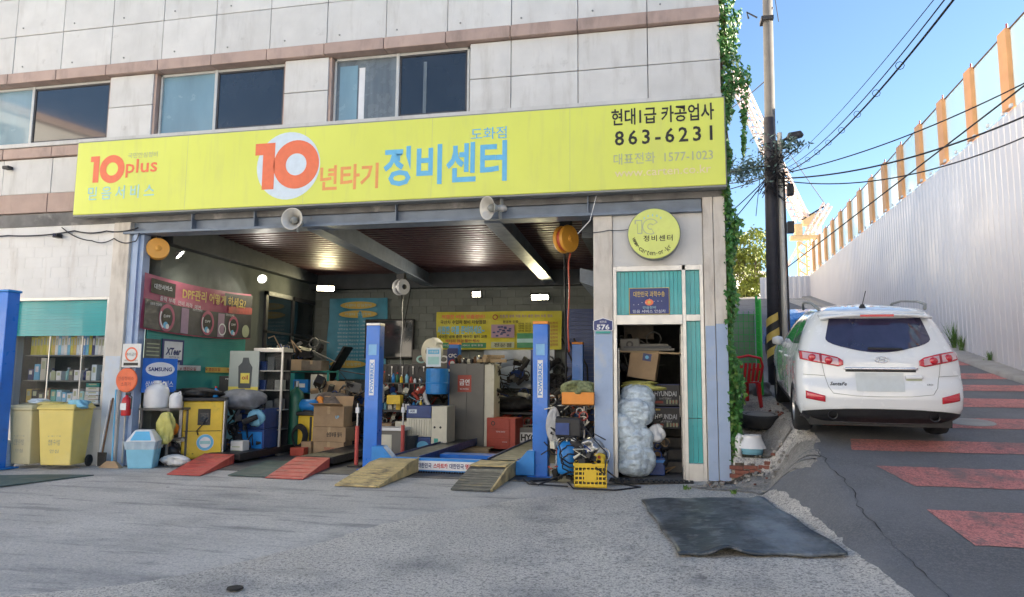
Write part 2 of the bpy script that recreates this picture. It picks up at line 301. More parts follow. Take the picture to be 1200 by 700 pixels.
def heap(loc, sx, sy, sz, n, label, mats=('dark', 'blackp', 'steel', 'rust', 'blued', 'redb', 'cream'), seed=1, cat='clutter', big=1.):
    """a tangle of small workshop parts nobody could count"""
    t = T('heap_of_parts', label, cat, loc); r = random.Random(seed); B_ = {}
    for i in range(n):
        m = mats[min(len(mats)-1, int(r.random()**1.5*len(mats)))]; b = B_.setdefault(m, MB())
        x, y = r.uniform(-sx, sx), r.uniform(-sy, sy); z = r.random()**1.2*sz; k = r.random(); s_ = big*r.uniform(.03, .10)
        if k < .35: b.box((x, y, z+s_/2), (s_*r.uniform(.6, 2), s_*r.uniform(.5, 1.5), s_*r.uniform(.5, 1.6)), r.uniform(-.5, .5), r.uniform(-.5, .5), r.uniform(0, 3))
        elif k < .6: a = Vector((r.uniform(-1, 1), r.uniform(-1, 1), r.uniform(-1, 1.5))).normalized()*s_*1.4; p = Vector((x, y, z+s_*.6)); b.cyl(p-a, p+a, s_*.5, s_*r.uniform(.2, .6), 9)
        elif k < .8: p = Vector((x, y, z)); b.tube([p, p+Vector((r.uniform(-.2, .2), r.uniform(-.1, .1), r.uniform(.0, .25)))*big, p+Vector((r.uniform(-.35, .35), r.uniform(-.1, .1), r.uniform(-.1, .2)))*big], .010*big, 5)
        else: b.tube([(x+s_*cos(a*.7), y+s_*.3*sin(a*.7), z+s_+s_*sin(a*.7)) for a in range(9)], .011*big, 5, closed=True)
    for m, b in B_.items(): o = b.build('small_parts', m, t); o['kind'] = 'stuff'
    return t
def vnoise(x, y):
    xi, yi = math.floor(x), math.floor(y); fx, fy = x-xi, y-yi; fx = fx*fx*(3-2*fx); fy = fy*fy*(3-2*fy)
    return (hsh(xi, yi)*(1-fx)+hsh(xi+1, yi)*fx)*(1-fy)+(hsh(xi, yi+1)*(1-fx)+hsh(xi+1, yi+1)*fx)*fy
def sm(a, b, x):
    t = max(0, min(1, (x-a)/(b-a))); return t*t*(3-2*t)
# ================================================================== GROUND
RZ = [(-400, -.02), (-9, -.02), (-7.5, 0), (-6, .06), (-5, .13), (-4.2, .24), (-3, .46), (-1.6, .76), (-.75, .905), (5.65, 1.70), (38, 7.2), (400, 7.2)]
def road_z(X, Y):
    Y = max(-399, min(399, Y)); z = 0
    for (a, za), (b, zb) in zip(RZ, RZ[1:]):
        if Y <= b:
            z = za+(zb-za)*(Y-a)/(b-a); break
    return z
def fore_z(X, Y):
    return .12*sm(-2.6, .3, X)*(1-.5*sm(-3.5, -7, Y)) + .13*sm(.0, .35, X)*sm(-1.3, -.5, Y)
def ledge_z(X, Y): return .47 + .34*max(0, Y) + .02*vnoise(X*9, Y*9)
def base_z(X, Y):
    R = (road_z(X, Y-.35)+road_z(X, Y)+road_z(X, Y+.35))/3; F = fore_z(X, Y)
    if Y > -.10 - .22*sm(.1, .9, X) and X > .05:
        t = sm(.55, 1.0, X); return ledge_z(X, Y)*(1-t) + R*t
    xb = .95 + .05*vnoise(Y*2, 3); xa = .05 + .40*sm(-1, -4.5, Y) + .40*sm(-1.9, -.7, Y); xb += .12*sm(-1.9, -.7, Y)
    t = sm(xa, xb, X); return F*(1-t) + R*t
def gz(X, Y): return base_z(X, Y)
def axis(segs):
    out = [segs[0][0]]
    for a, b, st in segs:
        n = max(1, round((b-a)/st)); out += [a+(b-a)*(i+1)/n for i in range(n)]
    return out
def make_ground():
    xs = axis([(-400, -40, 40), (-40, -14, 4), (-14, -3, .5), (-3, -.2, .2), (-.2, 1.2, .05), (1.2, 8, .4), (8, 40, 4), (40, 400, 40)])
    ys = axis([(-400, -20, 40), (-20, -8, 1), (-8, -1.2, .15), (-1.2, .4, .04), (.4, 6, .3), (6, 40, 2), (40, 400, 40)])
    v = []; f = []; nx = len(xs)
    for y in ys:
        for x in xs:
            z = gz(x, y)
            if x > 8: z = gz(8, y)
            if -14 < x < -.1 and -.0 < y < 9: z = -.03
            v.append((x, y, z))
    for j in range(len(ys)-1):
        for i in range(nx-1):
            a = j*nx+i; f.append((a, a+1, a+nx+1, a+nx))
    mb = MB(); mb.v = v; mb.f = f; tag(mb.build('ground', 'asphalt_old', smooth=True), kind='structure')
    return xs, ys
GX, GY = make_ground()
def drape(name, fl, fr, y0, y1, m, nu=24, nv=120, off=.008, kind='structure', xs=None):
    """sheet between two plan curves x=fl(y) and x=fr(y), lying on the ground"""
    mb = MB()
    def fn(u, v):
        y = y0+(y1-y0)*v; a, b = fl(y), fr(y); x = a+(b-a)*u
        return (x, y, gz(x, y)+(off if (0 < u < 1 or nu < 3) else -.006))
    mb.grid(fn, nu, nv); return tag(mb.build(name, m, smooth=True), kind=kind)
def interp(tab):
    def f(y):
        if y <= tab[0][0]: return tab[0][1]
        for (a, b), (c, d) in zip(tab, tab[1:]):
            if y <= c: return b+(d-b)*(y-a)/(c-a)
        return tab[-1][1]
    return f
bnd = interp([(-14, -9.5), (-9, -6.9), (-6.7, -5.5), (-6.2, -4.9), (-5.8, -4.6), (-5.26, -4.37), (-4.43, -4.05), (-3.05, -3.63), (-1.59, -2.69), (-.85, -1.84), (-.1, -1.2)])
drape('forecourt', lambda y: -19, lambda y: bnd(y)+.12*(vnoise(y*3, 1)-.5)+.05*(vnoise(y*14, 2)-.5), -14, -.12, 'concrete', 80, 200, off=.0035)
def crack(y): return .97+.10*(vnoise(y*1.7, 5)-.5)+.05*(vnoise(y*9, 7)-.5)-.25*sm(-6, -9, y)
redge = interp([(-14, .9), (-7, .86), (-5.48, .79), (-4.58, .68), (-2.62, .52), (-1.67, .34), (-1.3, .30)])
drape('road', lambda y: redge(y)+.05*(vnoise(y*5, 5)-.5)+.03*(vnoise(y*17, 7)-.5), lambda y: 6.2, -14, -1.3, 'road', 90, 240, off=.010)
drape('road_crack', lambda y: crack(y), lambda y: crack(y)+.003+.016*max(0, vnoise(y*6, 4)-.3), -8, -1.6, 'rubber', 1, 200, off=.016)
drape('road', lambda y: 1.02+.06*(vnoise(y*7, 3)-.5), lambda y: 6.2, -1.3, 36, 'road', 50, 200, off=.010)
# rough patch of older cement on the slope between forecourt and road
def patch(name, pts, m, off=.016, n=28, kind='structure', jag=.02):
    cx = sum(p[0] for p in pts)/len(pts); cy = sum(p[1] for p in pts)/len(pts); ring = []
    for i, a in enumerate(pts):
        b = pts[(i+1) % len(pts)]
        for k in range(8):
            t = k/8; x, y = a[0]+(b[0]-a[0])*t, a[1]+(b[1]-a[1])*t
            x += jag*(rng.random()-.5)*2; y += jag*(rng.random()-.5)*2; ring.append((x, y))
    mb = MB(); n = 12; k = len(ring)
    mb.v.append((cx, cy, gz(cx, cy)+off))
    for j in range(1, n+1):
        for (x, y) in ring:
            X, Y = cx+(x-cx)*j/n, cy+(y-cy)*j/n; mb.v.append((X, Y, gz(X, Y)+off))
    for i in range(k): mb.f.append((0, 1+i, 1+(i+1) % k))
    for j in range(n-1):
        for i in range(k):
            a = 1+j*k+i; b = 1+j*k+(i+1) % k; mb.f.append((a, a+k, b+k, b))
    return tag(mb.build(name, m, smooth=True), kind=kind)
patch('cement_patch', [(.10, -.40), (.5, -.45), (.90, -.62), (.98, -1.2), (.93, -1.9), (.80, -2.1), (.5, -1.6), (.2, -1.15), (-.4, -.80), (-.6, -.52), (-.3, -.40)], 'oldcem', off=.012, jag=.03)
patch('cement_ledge', [(.08, -.06), (.45, -.14), (.88, -.26), (.93, .2), (.85, .72), (.4, .7), (.08, .6)], 'oldcem', off=.03, jag=.015)
# red anti-slip bands painted across the road
def band(y0, y1, xl0, xl1):
    mb = MB()
    def fn(u, v):
        y = y0+(y1-y0)*v; a = xl0+(xl1-xl0)*v; x = a+(6.15-a)*u + (.012*(vnoise(y*25, u*3)-.5) if u == 0 else 0); yy = y + .014*(vnoise(x*18, y0)-.5)*2
        return (x, yy, gz(x, yy)+.016)
    mb.grid(fn, 60, 10); tag(mb.build('red_road_marking', 'red', smooth=True), kind='structure')
for y0, y1, a, b in ((-4.34, -3.50, 1.64, 1.55), (-2.82, -2.21, 1.66, 1.46), (-1.63, -1.11, 1.35, 1.46), (-.28, .52, 1.3, 1.3), (1.57, 2.51, 1.3, 1.3), (3.47, 4.33, 1.4, 1.4), (5.3, 6.1, 2, 2), (7.3, 8.1, 2, 2), (-5.9, -5.05, 1.7, 1.7)):
    band(y0, y1, a, b)
# cement kerb strip along the hoarding
def WX(y): return 6.52 + .052*(y-5.8)
mb = MB(); N_ = 90
for i in range(N_):
    pass
def kf(u, v):
    y = -14+50*v; z = road_z(6.2, y); w = .04*(vnoise(y*2, 9)-.5)
    return [(6.05+.05*(y-5.8)+w, y, z-.05), (6.07+.05*(y-5.8)+w, y, z+.10), (6.30+.05*(y-5.8), y, z+.13), (6.9+.05*(y-5.8), y, z+.14)][round(u*3)]
mb.grid(kf, 3, 120); tag(mb.build('kerb', 'curb', smooth=True), kind='structure')
# flat disc for a dark spot in the forecourt, and the manhole cover
mb = MB(); mb.lathe([(.0, .010), (.058, .010), (.062, .0)], 20, cap=False); o = mb.build('dark_spot', mat('spot_black', (.02, .02, .02), .95), None, loc=(-4.09, -6.16, .012)); tag(o, 'small dark round spot in the forecourt near the bottom edge', 'dark spot')
mb = MB(); mb.lathe([(.0, .006), (.30, .006), (.31, .0)], 28, cap=False); 
o = mb.build('manhole_cover', 'curb', None, loc=(3.35, .15, gz(3.35, .15)+.022)); o.rotation_euler = (radians(7.1), 0, 0); tag(o, 'round manhole cover in a red band beside the white car', 'manhole cover')

# ================================================================== THE REPAIR SHOP BUILDING
B = T('repair_shop', 'two storey repair shop with stone panel facade above a wide open garage', 'building', (0, 0, 0))
XR = .06; JX = [XR-1.13*i for i in range(0, 19)]
def pnl(x0, x1, z0, z1, m, y0=-.0, d=.12, name='panel', g=.006, bev=.006):
    return MB().bx(x0+g, x1-g, y0+rng.uniform(-.004, .004), y0+d, z0+g, z1-g).build(name, m, B, bevel=bev, seg=1)
# structural core behind the cladding
MB().bx(-20.3, XR-.03, .42, 9, 4.75, 11.2).build('wall', 'core', B, label='dark inner wall behind the stone cladding')
MB().bx(-20.3, XR-.03, .115, .419, 4.66, 6.07).build('wall', 'core', B); MB().bx(-20.3, XR-.03, .115, .419, 7.3, 11.2).build('wall', 'core', B)
[MB().bx(a, b, .115, .419, 6.071, 7.299).build('wall', 'core', B) for a, b in ((-4.06, XR-.03), (-7.55, -6.62), (-11.2, -10.2), (-15.7, -14.7))]
# upper cladding
for r in range(4):
    for i in range(len(JX)-1): pnl(JX[i+1], JX[i], 7.52+.81*r, 7.52+.81*(r+1), 'panel')
bolt = MB().lathe([(.0, -.010), (.013, -.010), (.017, 0)], 8, axis='y', cap=False).mesh('panel_bolt', M['signedge'])
for i in range(len(JX)-1):
    for z in (7.66, 8.47): inst('panel_bolt', bolt, B, (JX[i+1]+.16+.15*hsh(i, z), -.008, z+.03*hsh(i, 3)))
for i in range(len(JX)-1):
    pnl(JX[i+1], JX[i], 7.30, 7.52, 'brown', y0=-.10, d=.30, name='stone_band')
    if JX[i] < -10: pnl(JX[i+1], JX[i], 5.78, 5.99, 'brown', y0=-.05, d=.2, name='stone_band')
    pnl(JX[i+1], JX[i], 5.07, 5.775, 'panel'); pnl(JX[i+1], JX[i], 4.68, 5.065, 'brown', y0=-.05, d=.2, name='stone_band')
MB().bx(-20.3, XR, -.07, .2, 5.995, 6.075).build('window_sill', 'panel', B, bevel=.006)
MB().bx(-20.3, XR-.02, -.02, .4, 4.42, 4.672).build('cornice', mat('stained_cornice', (.16, .155, .15), .8, var=.35, vs=2.5, bump=.4, bs=30, dirt=[((.42, .40, .37), 2, .55, .7, .7)]), B)
for i in range(4):                                             # wall to the right of the windows
    for z0, z1 in ((6.08, 6.655), (6.655, 7.295)): pnl(max(JX[i+1], -4.05), JX[i], z0, z1, 'panel')
for a, b in ((-7.52, -6.66), (-11.2, -10.24), (-15.7, -14.75)):
    for z0, z1 in ((6.08, 6.68), (6.68, 7.295)): pnl(a, b, z0, z1, 'panel')
    MB().bx(b+.002, b+.05, .02, .42, 6.09, 7.29).build('window_reveal', 'brown', B); MB().bx(a-.02, a-.002, .02, .42, 6.09, 7.29).build('window_reveal', 'brown', B)
# windows
def window(x0, x1, div, left, right, curtains=()):
    z0, z1 = 6.09, 7.29; t = .045
    f = MB().bx(x0, x1, .10, .18, z0, z0+t).bx(x0, x1, .10, .18, z1-t, z1).bx(x0, x0+t, .10, .18, z0, z1).bx(x1-t, x1, .10, .18, z0, z1).bx(div-.03, div+.03, .09, .18, z0, z1)
    w = f.build('window', 'aluw', B, bevel=.005, seg=1)
    MB().bx(x0+t, div-.03, .135, .145, z0+t, z1-t).build('pane', left, w)
    MB().bx(div+.03, x1-t, .12, .13, z0+t, z1-t).build('pane', right, w)
    fr = MB()
    for a, b, y in ((div+.03, x1-t, .105),):
        fr.bx(a, a+.03, y, y+.02, z0+t, z1-t).bx(b-.03, b, y, y+.02, z0+t, z1-t).bx(a, b, y, y+.02, z1-t-.03, z1-t).bx(a, b, y, y+.02, z0+t, z0+t+.03)
    fr.build('sash', 'dkframe', w)
    for a, b in curtains: MB().bx(a, b, .131, .134, z0+t, z1-t-.1).build('curtain_edge', 'whitep', w)
window(-14.7, -11.24, -13.05, 'blindb', 'blindd')
window(-10.17, -7.54, -8.98, 'blindb', 'blindd')
window(-6.6, -4.08, -5.39, 'blindg', 'blindd', ())
for x0, x1 in ((-6.13, -6.02), (-4.92, -4.86)):
    MB().bx(x0, x1, .112 if x0 > -5.4 else .128, .118 if x0 > -5.4 else .134, 6.15, 7.1).build('blind_edge', 'whitep' if x0 < -5.4 else 'blindg', B)
MB().bx(-6.5, -6.16, .127, .134, 6.15, 7.15).build('window_film', 'blindb', B)
# roof slab / parapet
MB().bx(-20.4, XR+.04, -.05, 9.05, 11.0, 11.25).build('roof', 'brown', B)
# ground floor, left block wall with shop window
MB().bx(-20.3, -12.99, 0, .3, -.3, 4.42).bx(-12.99, -10.83, 0, .3, -.3, .98).bx(-12.99, -10.83, 0, .3, 3.05, 4.42).bx(-10.9, -10.83, .0, .3, .98, 3.05).build('wall', 'paintw', B, label='white painted masonry wall')
# painted block courses, slightly proud
bc = MB()
for r in range(22):
    z = .02+.2*r
    for k in range(30):
        x = -18.0+.4*k+(.2 if r % 2 else 0); x1 = min(x+.396, -10.84)
        if x1 < x+.1: continue
        if x1 > -13.05 and .9 < z+.196 and z < 3.1: continue
        bc.bx(x, x1, -.006, .01, z, z+.196)
o = bc.build('block', 'paintw', B, bevel=None); o['kind'] = 'stuff'
MB().bx(-10.83, -10.48, -.06, .5, -.3, 4.42).build('pillar', 'pillar', B, bevel=.01, label='cream stained pillar left of the garage opening')
MB().bx(-10.81, -10.50, -.066, -.06, .03, 1.95).build('paint_coat', 'pblue2', B)
MB().bx(-10.48, -10.22, .0, .18, -.3, 4.19).bx(-10.40, -10.30, -.05, .0, -.3, 4.19).build('steel_column', 'lblue', B, bevel=.006)
# front beam (flanged steel)
bm = MB().bx(-10.6, -.28, -.10, .25, 4.19, 4.235).bx(-10.6, -.28, .04, .12, 4.235, 4.60).bx(-10.6, -.28, -.10, .25, 4.60, 4.66)
bm.build('beam', 'steelb', B, bevel=.006, label='long blue grey steel beam over the opening')
for x in (-9.2, -7.95, -5.3, -2.05): MB().bx(x, x+.02, -.09, .04, 4.235, 4.6).build('stiffener', 'steelb', B)
# right bay
MB().bx(-1.96, -1.66, -.03, .35, 0, 4.19).build('pillar', 'pillar', B, bevel=.01, label='narrow pillar between garage and side door')
MB().bx(-1.95, -1.67, -.036, -.03, .08, 2.40).build('paint_coat', 'lblue', B)
MB().bx(-1.655, -.275, -.0, .25, 3.37, 4.19).build('panel', 'panel', B, bevel=.006)
MB().bx(-.27, -.12, -.05, .4, 0, 4.42).bx(-.112, XR, -.045, .4, 0, 4.42).build('pillar', 'pillar', B, bevel=.008, label='corner pillar with light blue painted foot')
MB().bx(-.265, -.122, -.056, -.05, .12, 2.42).bx(-.110, XR-.004, -.051, -.045, .12, 2.45).build('paint_coat', 'lblue', B)
MB().bx(XR-.12, XR-.02, .4, 9, -.3, 11).build('wall', 'panel', B, label='side wall facing the alley')
# small door frame
df = T('x', 'x', 'x'); bpy.data.objects.remove(df)
fr = MB().bx(-1.655, -1.60, -.02, .12, .09, 3.37).bx(-.60, -.545, -.02, .12, .09, 3.37).bx(-.335, -.28, -.02, .12, .09, 3.37).bx(-1.60, -.335, -.02, .12, 3.29, 3.37).bx(-1.60, -.60, -.04, .12, 2.45, 2.60).bx(-.545, -.335, -.02, .12, 2.50, 2.60).bx(-.545, -.335, -.02, .12, .09, .36)
DF = fr.build('door_frame', 'alum', B, bevel=.004, seg=1)
def ribbed(x0, x1, z0, z1, y=.04, st=.062, m='teal'):
    b = MB(); n = max(1, round((x1-x0)/st)); w = (x1-x0)/n
    for i in range(n):
        a = x0+i*w; b.bx(a+.003, a+w-.003, y+.004*(i % 2), y+.02, z0, z1)
    return b
n = 16; w = (1.0)/n
rm = MB().bx(.002, w-.002, 0, .02, 2.6, 3.29).mesh('transom_strip', M['teal'])
for i in range(n): inst('transom_strip', rm, DF, (-1.6+i*w, .04+.005*(i % 2), 0))
rm = MB().bx(.002, .068, 0, .02, 2.6, 3.29).mesh('transom_strip', M['teal'])
for i in range(3): inst('transom_strip', rm, DF, (-.545+i*.07, .04+.004*(i % 2), 0))
rm = MB().bx(.002, .068, 0, .02, .0, 1.0).mesh('side_strip', M['teal'])
for i in range(3):
    for z0, z1 in ((.36, 1.02), (1.03, 2.50)): inst('side_strip', rm, DF, (-.545+i*.07, .04+.004*(i % 2), z0), scale=(1, 1, z1-z0))
# open glass leaf, swung inwards
gl = MB().bx(-.625, -.60, .12, .20, .1, 2.45).bx(-.625, -.60, .92, .98, .1, 2.45).bx(-.625, -.60, .2, .92, 2.37, 2.45).bx(-.625, -.60, .2, .92, .1, .2).build('door', 'alum', B)
MB().bx(-.616, -.609, .2, .92, .2, 2.37).build('pane', 'glass', gl); MB().cyl((-.64, .86, 1.0), (-.64, .86, 1.35), .012).build('handle', 'steel', gl)
# stair room behind the side door
MB().bx(-1.9, -1.66, .36, 4, 0, 4.18).bx(-.3, XR-.13, .41, 4, 0, 4.18).bx(-1.655, -.3, 3.5, 3.7, 0, 4.18).bx(-1.655, -.3, .3, 3.5, 3.45, 3.5).build('inner_wall', mat('stair_wall', (.10, .095, .09), .8, var=.3, bump=.3), B)
MB().bx(-1.655, -.28, -.05, 3.5, -.2, .09).build('door_step', 'stepc', B, bevel=.01)
for i in range(8): MB().bx(-1.02, -.31, 1.05+.26*i, 3.5, .09+.175*i, .09+.175*(i+1)-.004).build('stair_tread', 'stepc', B, bevel=.008)
# black drain mat in front of the door
g = T('threshold_grating', 'black slotted rubber grating lying in front of the side door', 'grating', (-1.72, -.28, .085))
MB().bx(0, 1.25, 0, .2, 0, .012).build('base', 'rubber', g)
tooth = MB().bx(0, .05, 0, .19, .012, .035).mesh('bar', M['rubber'])
for i in range(17): inst('bar', tooth, g, (.01+i*.073, .005, 0))
# garage shell
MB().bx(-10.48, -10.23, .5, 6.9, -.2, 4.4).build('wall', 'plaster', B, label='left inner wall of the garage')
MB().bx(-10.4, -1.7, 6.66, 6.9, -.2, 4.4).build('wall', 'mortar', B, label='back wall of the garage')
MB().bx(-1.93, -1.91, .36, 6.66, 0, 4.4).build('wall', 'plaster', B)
bk = MB().bx(0, .388, 0, .03, 0, .186).mesh('block', M['block'])
kk = 0
for r in range(20):
    z = .1+.2*r
    if z > 4.2: break
    for c_ in range(-1, 22):
        x = -10.2+.4*c_+(.2 if r % 2 else 0)
        if x < -10.22 or x > -2.3: continue
        if z < 1.2 or (kk > 270 and z < 1.6): continue
        kk += 1; inst('block', bk, B, (x, 6.632+.004*hsh(r, c_), z), scale=(1, 1, 1))
bs_ = MB()
for r in range(6):
    for c_ in range(20):
        x = -10.2+.4*c_+(.2 if r % 2 else 0); bs_.bx(x, x+.388, 6.635, 6.665, .1-.1+.2*r-.1+.1, .1+.2*r+.086-.1+.1-.0)
o = bs_.build('block', 'block', B); o['kind'] = 'stuff'
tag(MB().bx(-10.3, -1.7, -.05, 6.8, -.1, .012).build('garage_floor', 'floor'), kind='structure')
# corrugated ceiling deck
dk = MB(); nrib = 36
prof = []
for i in range(nrib):
    y = .3+i*.18; prof += [(y, 0), (y+.08, 0), (y+.10, .06), (y+.16, .06)]
def cz(y): return 4.62-.045*y
dk.v = [(x, y, cz(y)+h) for x in (-10.4, -1.7) for (y, h) in prof]; n_ = len(prof)
dk.f = [(i, i+1, n_+i+1, n_+i) for i in range(n_-1)]
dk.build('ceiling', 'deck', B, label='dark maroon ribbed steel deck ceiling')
for x in (-6.87, -3.65): 
    h = MB().hexa([(x-.14, .12, 4.18), (x+.14, .12, 4.18), (x+.14, 6.6, 3.98), (x-.14, 6.6, 3.98)], [(x-.14, .12, 4.21), (x+.14, .12, 4.21), (x+.14, 6.6, 4.01), (x-.14, 6.6, 4.01)])
    h.hexa([(x-.02, .12, 4.21), (x+.02, .12, 4.21), (x+.02, 6.6, 4.01), (x-.02, 6.6, 4.01)], [(x-.02, .12, 4.6), (x+.02, .12, 4.6), (x+.02, 6.6, 4.33), (x-.02, 6.6, 4.33)])
    h.build('ceiling_beam', 'steelb', B)
MB().bx(-10.23, -1.95, 6.3, 6.55, 3.95, 4.35).bx(-10.22, -10.0, .5, 6.3, 4.1, 4.55).bx(-2.2, -1.95, .5, 6.3, 3.95, 4.4).build('ceiling_beam', 'beamd', B)
MB().hexa([(-2.35, 1.5, 3.35), (-1.95, 1.5, 3.2), (-1.95, 6, 3.2), (-2.35, 6, 3.35)], [(-2.35, 1.5, 3.6), (-1.95, 1.5, 3.5), (-1.95, 6, 3.5), (-2.35, 6, 3.6)]).build('duct', 'steelb', B)
# left interior: office front with teal shutter, windows and door frames
tw = MB()
for i in range(16): tw.bx(-10.2, -10.185+.003*(i % 2), .2, 3.35, 1.95+.045*i, 1.95+.045*i+.043)
tw.bx(-10.2, -10.19, .2, 3.35, 1.35, 1.95)
tw.build('shutter', 'tealf', B, label='teal shutter on the office wall inside')
MB().bx(-10.225, -10.19, 4.2, 5.35, 1.9, 3.55).build('inner_window', 'glassd', B); MB().bx(-10.225, -10.19, 5.45, 6.5, 1.9, 3.55).build('inner_window', 'glassd', B)
MB().bx(-10.22, -10.16, 4.1, 4.2, 1.8, 3.65).bx(-10.22, -10.16, 5.35, 5.45, 1.8, 3.65).bx(-10.22, -10.16, 4.1, 6.55, 3.55, 3.65).bx(-10.22, -10.16, 4.1, 6.55, 1.8, 1.9).bx(-10.22, -10.16, 4.1, 6.55, 2.65, 2.7).build('window_frame', 'dkframe', B)
# teal shop window left
SW = MB().bx(-12.99, -12.94, -.02, .1, .98, 3.05).bx(-10.9, -10.85, -.02, .1, .98, 3.05).bx(-12.94, -10.9, -.02, .1, 2.99, 3.05).bx(-12.94, -10.9, -.02, .1, .98, 1.03).build('window', 'alum', B, bevel=.004, seg=1, label='shop window with teal shutter half down')
sl_ = MB().bx(-12.935, -10.905, 0, .015, 0, .050).mesh('shutter_slat', M['teal'])
for i in range(13): inst('shutter_slat', sl_, SW, (0, .06+.003*(i % 2), 2.33+.052*i))
MB().bx(-12.94, -10.9, .12, .126, 1.03, 2.34).build('pane', 'glass', SW)
MB().bx(-12.22, -12.2, .11, .13, 1.03, 2.34).bx(-11.5, -11.48, .11, .13, 1.03, 2.34).build('muntin', 'alum', SW)
MB().bx(-13.1, -10.86, .75, .8, .9, 3.1).bx(-13.2, -13.1, .3, .8, .9, 3.1).bx(-10.87, -10.84, .3, .8, .9, 3.1).build('wall', mat('cabinet_back', (.05, .06, .065), .7, var=.3), B)
# ================================================================== SIGNS ON THE FACADE
SG = T('shop_sign', 'long yellow lightbox sign with big orange 10 across the whole facade', 'sign', (0, -.08, 4.54))
MB().bx(-11.53, .07, -.215, 0, 0, 1.37).build('face', 'signy', SG, bevel=.012)
MB().bx(-11.54, .08, -.20, -.01, -.028, -.002).bx(-11.54, .08, -.20, -.01, 1.372, 1.39).bx(.072, .085, -.2, -.01, 0, 1.37).bx(-11.545, -11.532, -.2, -.01, 0, 1.37).build('trim', 'signedge', SG)
yf = -.219
def ring(cx, cz, ro, ri, m, y=yf, name='lettering', n=40, parent=SG, sx=1, d=.003, a0=0, a1=2*pi):
    b = MB(); st = n; full = abs(a1-a0-2*pi) < 1e-6
    for i in range(st+1):
        a = a0+(a1-a0)*i/st
        b.v += [(cx+ri*cos(a)*sx, y, cz+ri*sin(a)), (cx+ro*cos(a)*sx, y, cz+ro*sin(a))]
    b.f = [(2*i, 2*i+1, 2*i+3, 2*i+2) for i in range(st)]
    return b.build(name, m, parent)
def disc(cx, cz, r, m, y, parent, name='print', n=40, sx=1, a=0):
    b = MB(); b.v = [(cx+r*cos(2*pi*i/n)*sx, y, cz+r*sin(2*pi*i/n)) for i in range(n)]; b.f = [tuple(range(n))]; return b.build(name, m, parent)
def rect(x0, x1, z0, z1, m, y, parent, name='print', sk=0):
    return MB().quad((x0, y, z0), (x1, y, z0), (x1+sk, y, z1), (x0+sk, y, z1)).build(name, m, parent)
def one(x0, x1, z0, z1, m, y, parent, fl=.35):
    w = x1-x0; b = MB(); b.v = [(x0+w*fl, y, z0), (x1, y, z0), (x1, y, z1), (x0, y, z1), (x0, y, z1-w*.55), (x0+w*fl, y, z1-w*.55)]; b.f = [(0, 1, 2, 3, 4, 5)]; return b.build('lettering', m, parent)
Z0 = 4.54
for x_ in (-9.2, -6.9, -4.6, -2.3): MB().bx(x_, x_+.004, -.2165, -.214, .01, 1.36).build('sheet_seam', 'sgrey', SG)
one(-11.22, -11.03, 5.13-Z0, 5.63-Z0, 'orange', yf, SG); ring(-10.75, 5.37-Z0, .265, .125, 'orange', yf)
text('plus', .66, .34, (-10.13, yf, 5.36-Z0), 'orange', SG, bold=.015); text('국민안심정비', .62, .10, (-10.12, yf, 5.60-Z0), 'sgrey', SG)
text('믿음서비스', 1.40, .25, (-10.53, yf, 4.925-Z0), 'tint', SG, bold=.012, spread=1.5)
disc(-7.20, 5.235-Z0, .60, 'pblue', yf+.001, SG); one(-7.84, -7.46, 4.83-Z0, 5.66-Z0, 'orange', yf-.002, SG, .4); ring(-7.05, 5.25-Z0, .43, .195, 'orange', yf-.002)
text('년타기', 1.06, .44, (-6.06, yf, 4.975-Z0), 'salmon', SG, bold=.022)
text('정비센터', 2.12, .68, (-4.38, yf, 5.11-Z0), 'sblue', SG, bold=.026)
text('도화점', .60, .20, (-3.63, yf, 5.58-Z0), 'sblue', SG, bold=.005)
text('현대1급 카공업사', 1.56, .27, (-.86, yf, 5.70-Z0), 'black', SG, bold=.018)
text('863-6231', 1.48, .24, (-.85, yf, 5.36-Z0), 'black', SG, bold=.018, spread=1.35)
text('대표전화  1577-1023', 1.5, .18, (-.86, yf, 5.02-Z0), 'sgrey', SG, bold=.004)
text('www.carten.co.kr', 1.45, .13, (-.87, yf, 4.80-Z0), 'pinkw', SG, bold=.004)
# round sign
RS = T('round_sign', 'round yellow lightbox sign above the side door', 'round sign', (-1.01, -.06, 3.84))
MB().lathe([(0, 0), (.395, 0), (.405, -.02), (.405, -.13), (.39, -.15)], 48, axis='y', cap=False).build('casing', 'signedge', RS, smooth=False)
MB().lathe([(.392, -.149), (.38, -.156), (0, -.158)], 48, axis='y', cap=False).build('face', 'rsign', RS)
y = -.161
for (x0, x1, z0, z1, m, d) in ((-.29, -.175, .0, .22, 'sgrey', 0), (-.272, -.188, .014, .205, 'rsign', -.001)): one(x0, x1, z0, z1, m, y+d, RS, .35)
ring(-.05, .11, .125, .035, 'sgrey', y, parent=RS, a0=.5, a1=5.2); ring(-.05, .11, .112, .048, 'rsign', y-.001, parent=RS, a0=.6, a1=5.1)
for i in range(5):
    a = radians(60+22*i-15); rect(-.02+.18*cos(a)-.008, -.02+.18*cos(a)+.008, .11+.16*sin(a), .11+.16*sin(a)+.035, 'tint', y, RS)
text('정비센터', .44, .095, (.06, y, -.075), 'black', RS, bold=.012, spread=1.2)
def arc_text(s_, r, a0, a1, h, parent, m='black'):
    for i, ch in enumerate(s_):
        a = a0+(a1-a0)*i/(len(s_)-1); hh = {'w': .6, '.': .16, 'l': 1., 't': .85, 'k': 1}.get(ch, .62)*h; ww = {'.': .16, 'l': .14, 'r': .35, 't': .4, 'w': .8}.get(ch, .5)*h
        o = text(ch, ww, hh, (0, y, 0), m, parent, bold=.0)
        if o: o.location = (r*cos(a), y, r*sin(a)); o.rotation_euler = (0, -(a+pi/2), 0)
arc_text('www.carten.or.kr', .315, radians(196), radians(318), .085, RS)
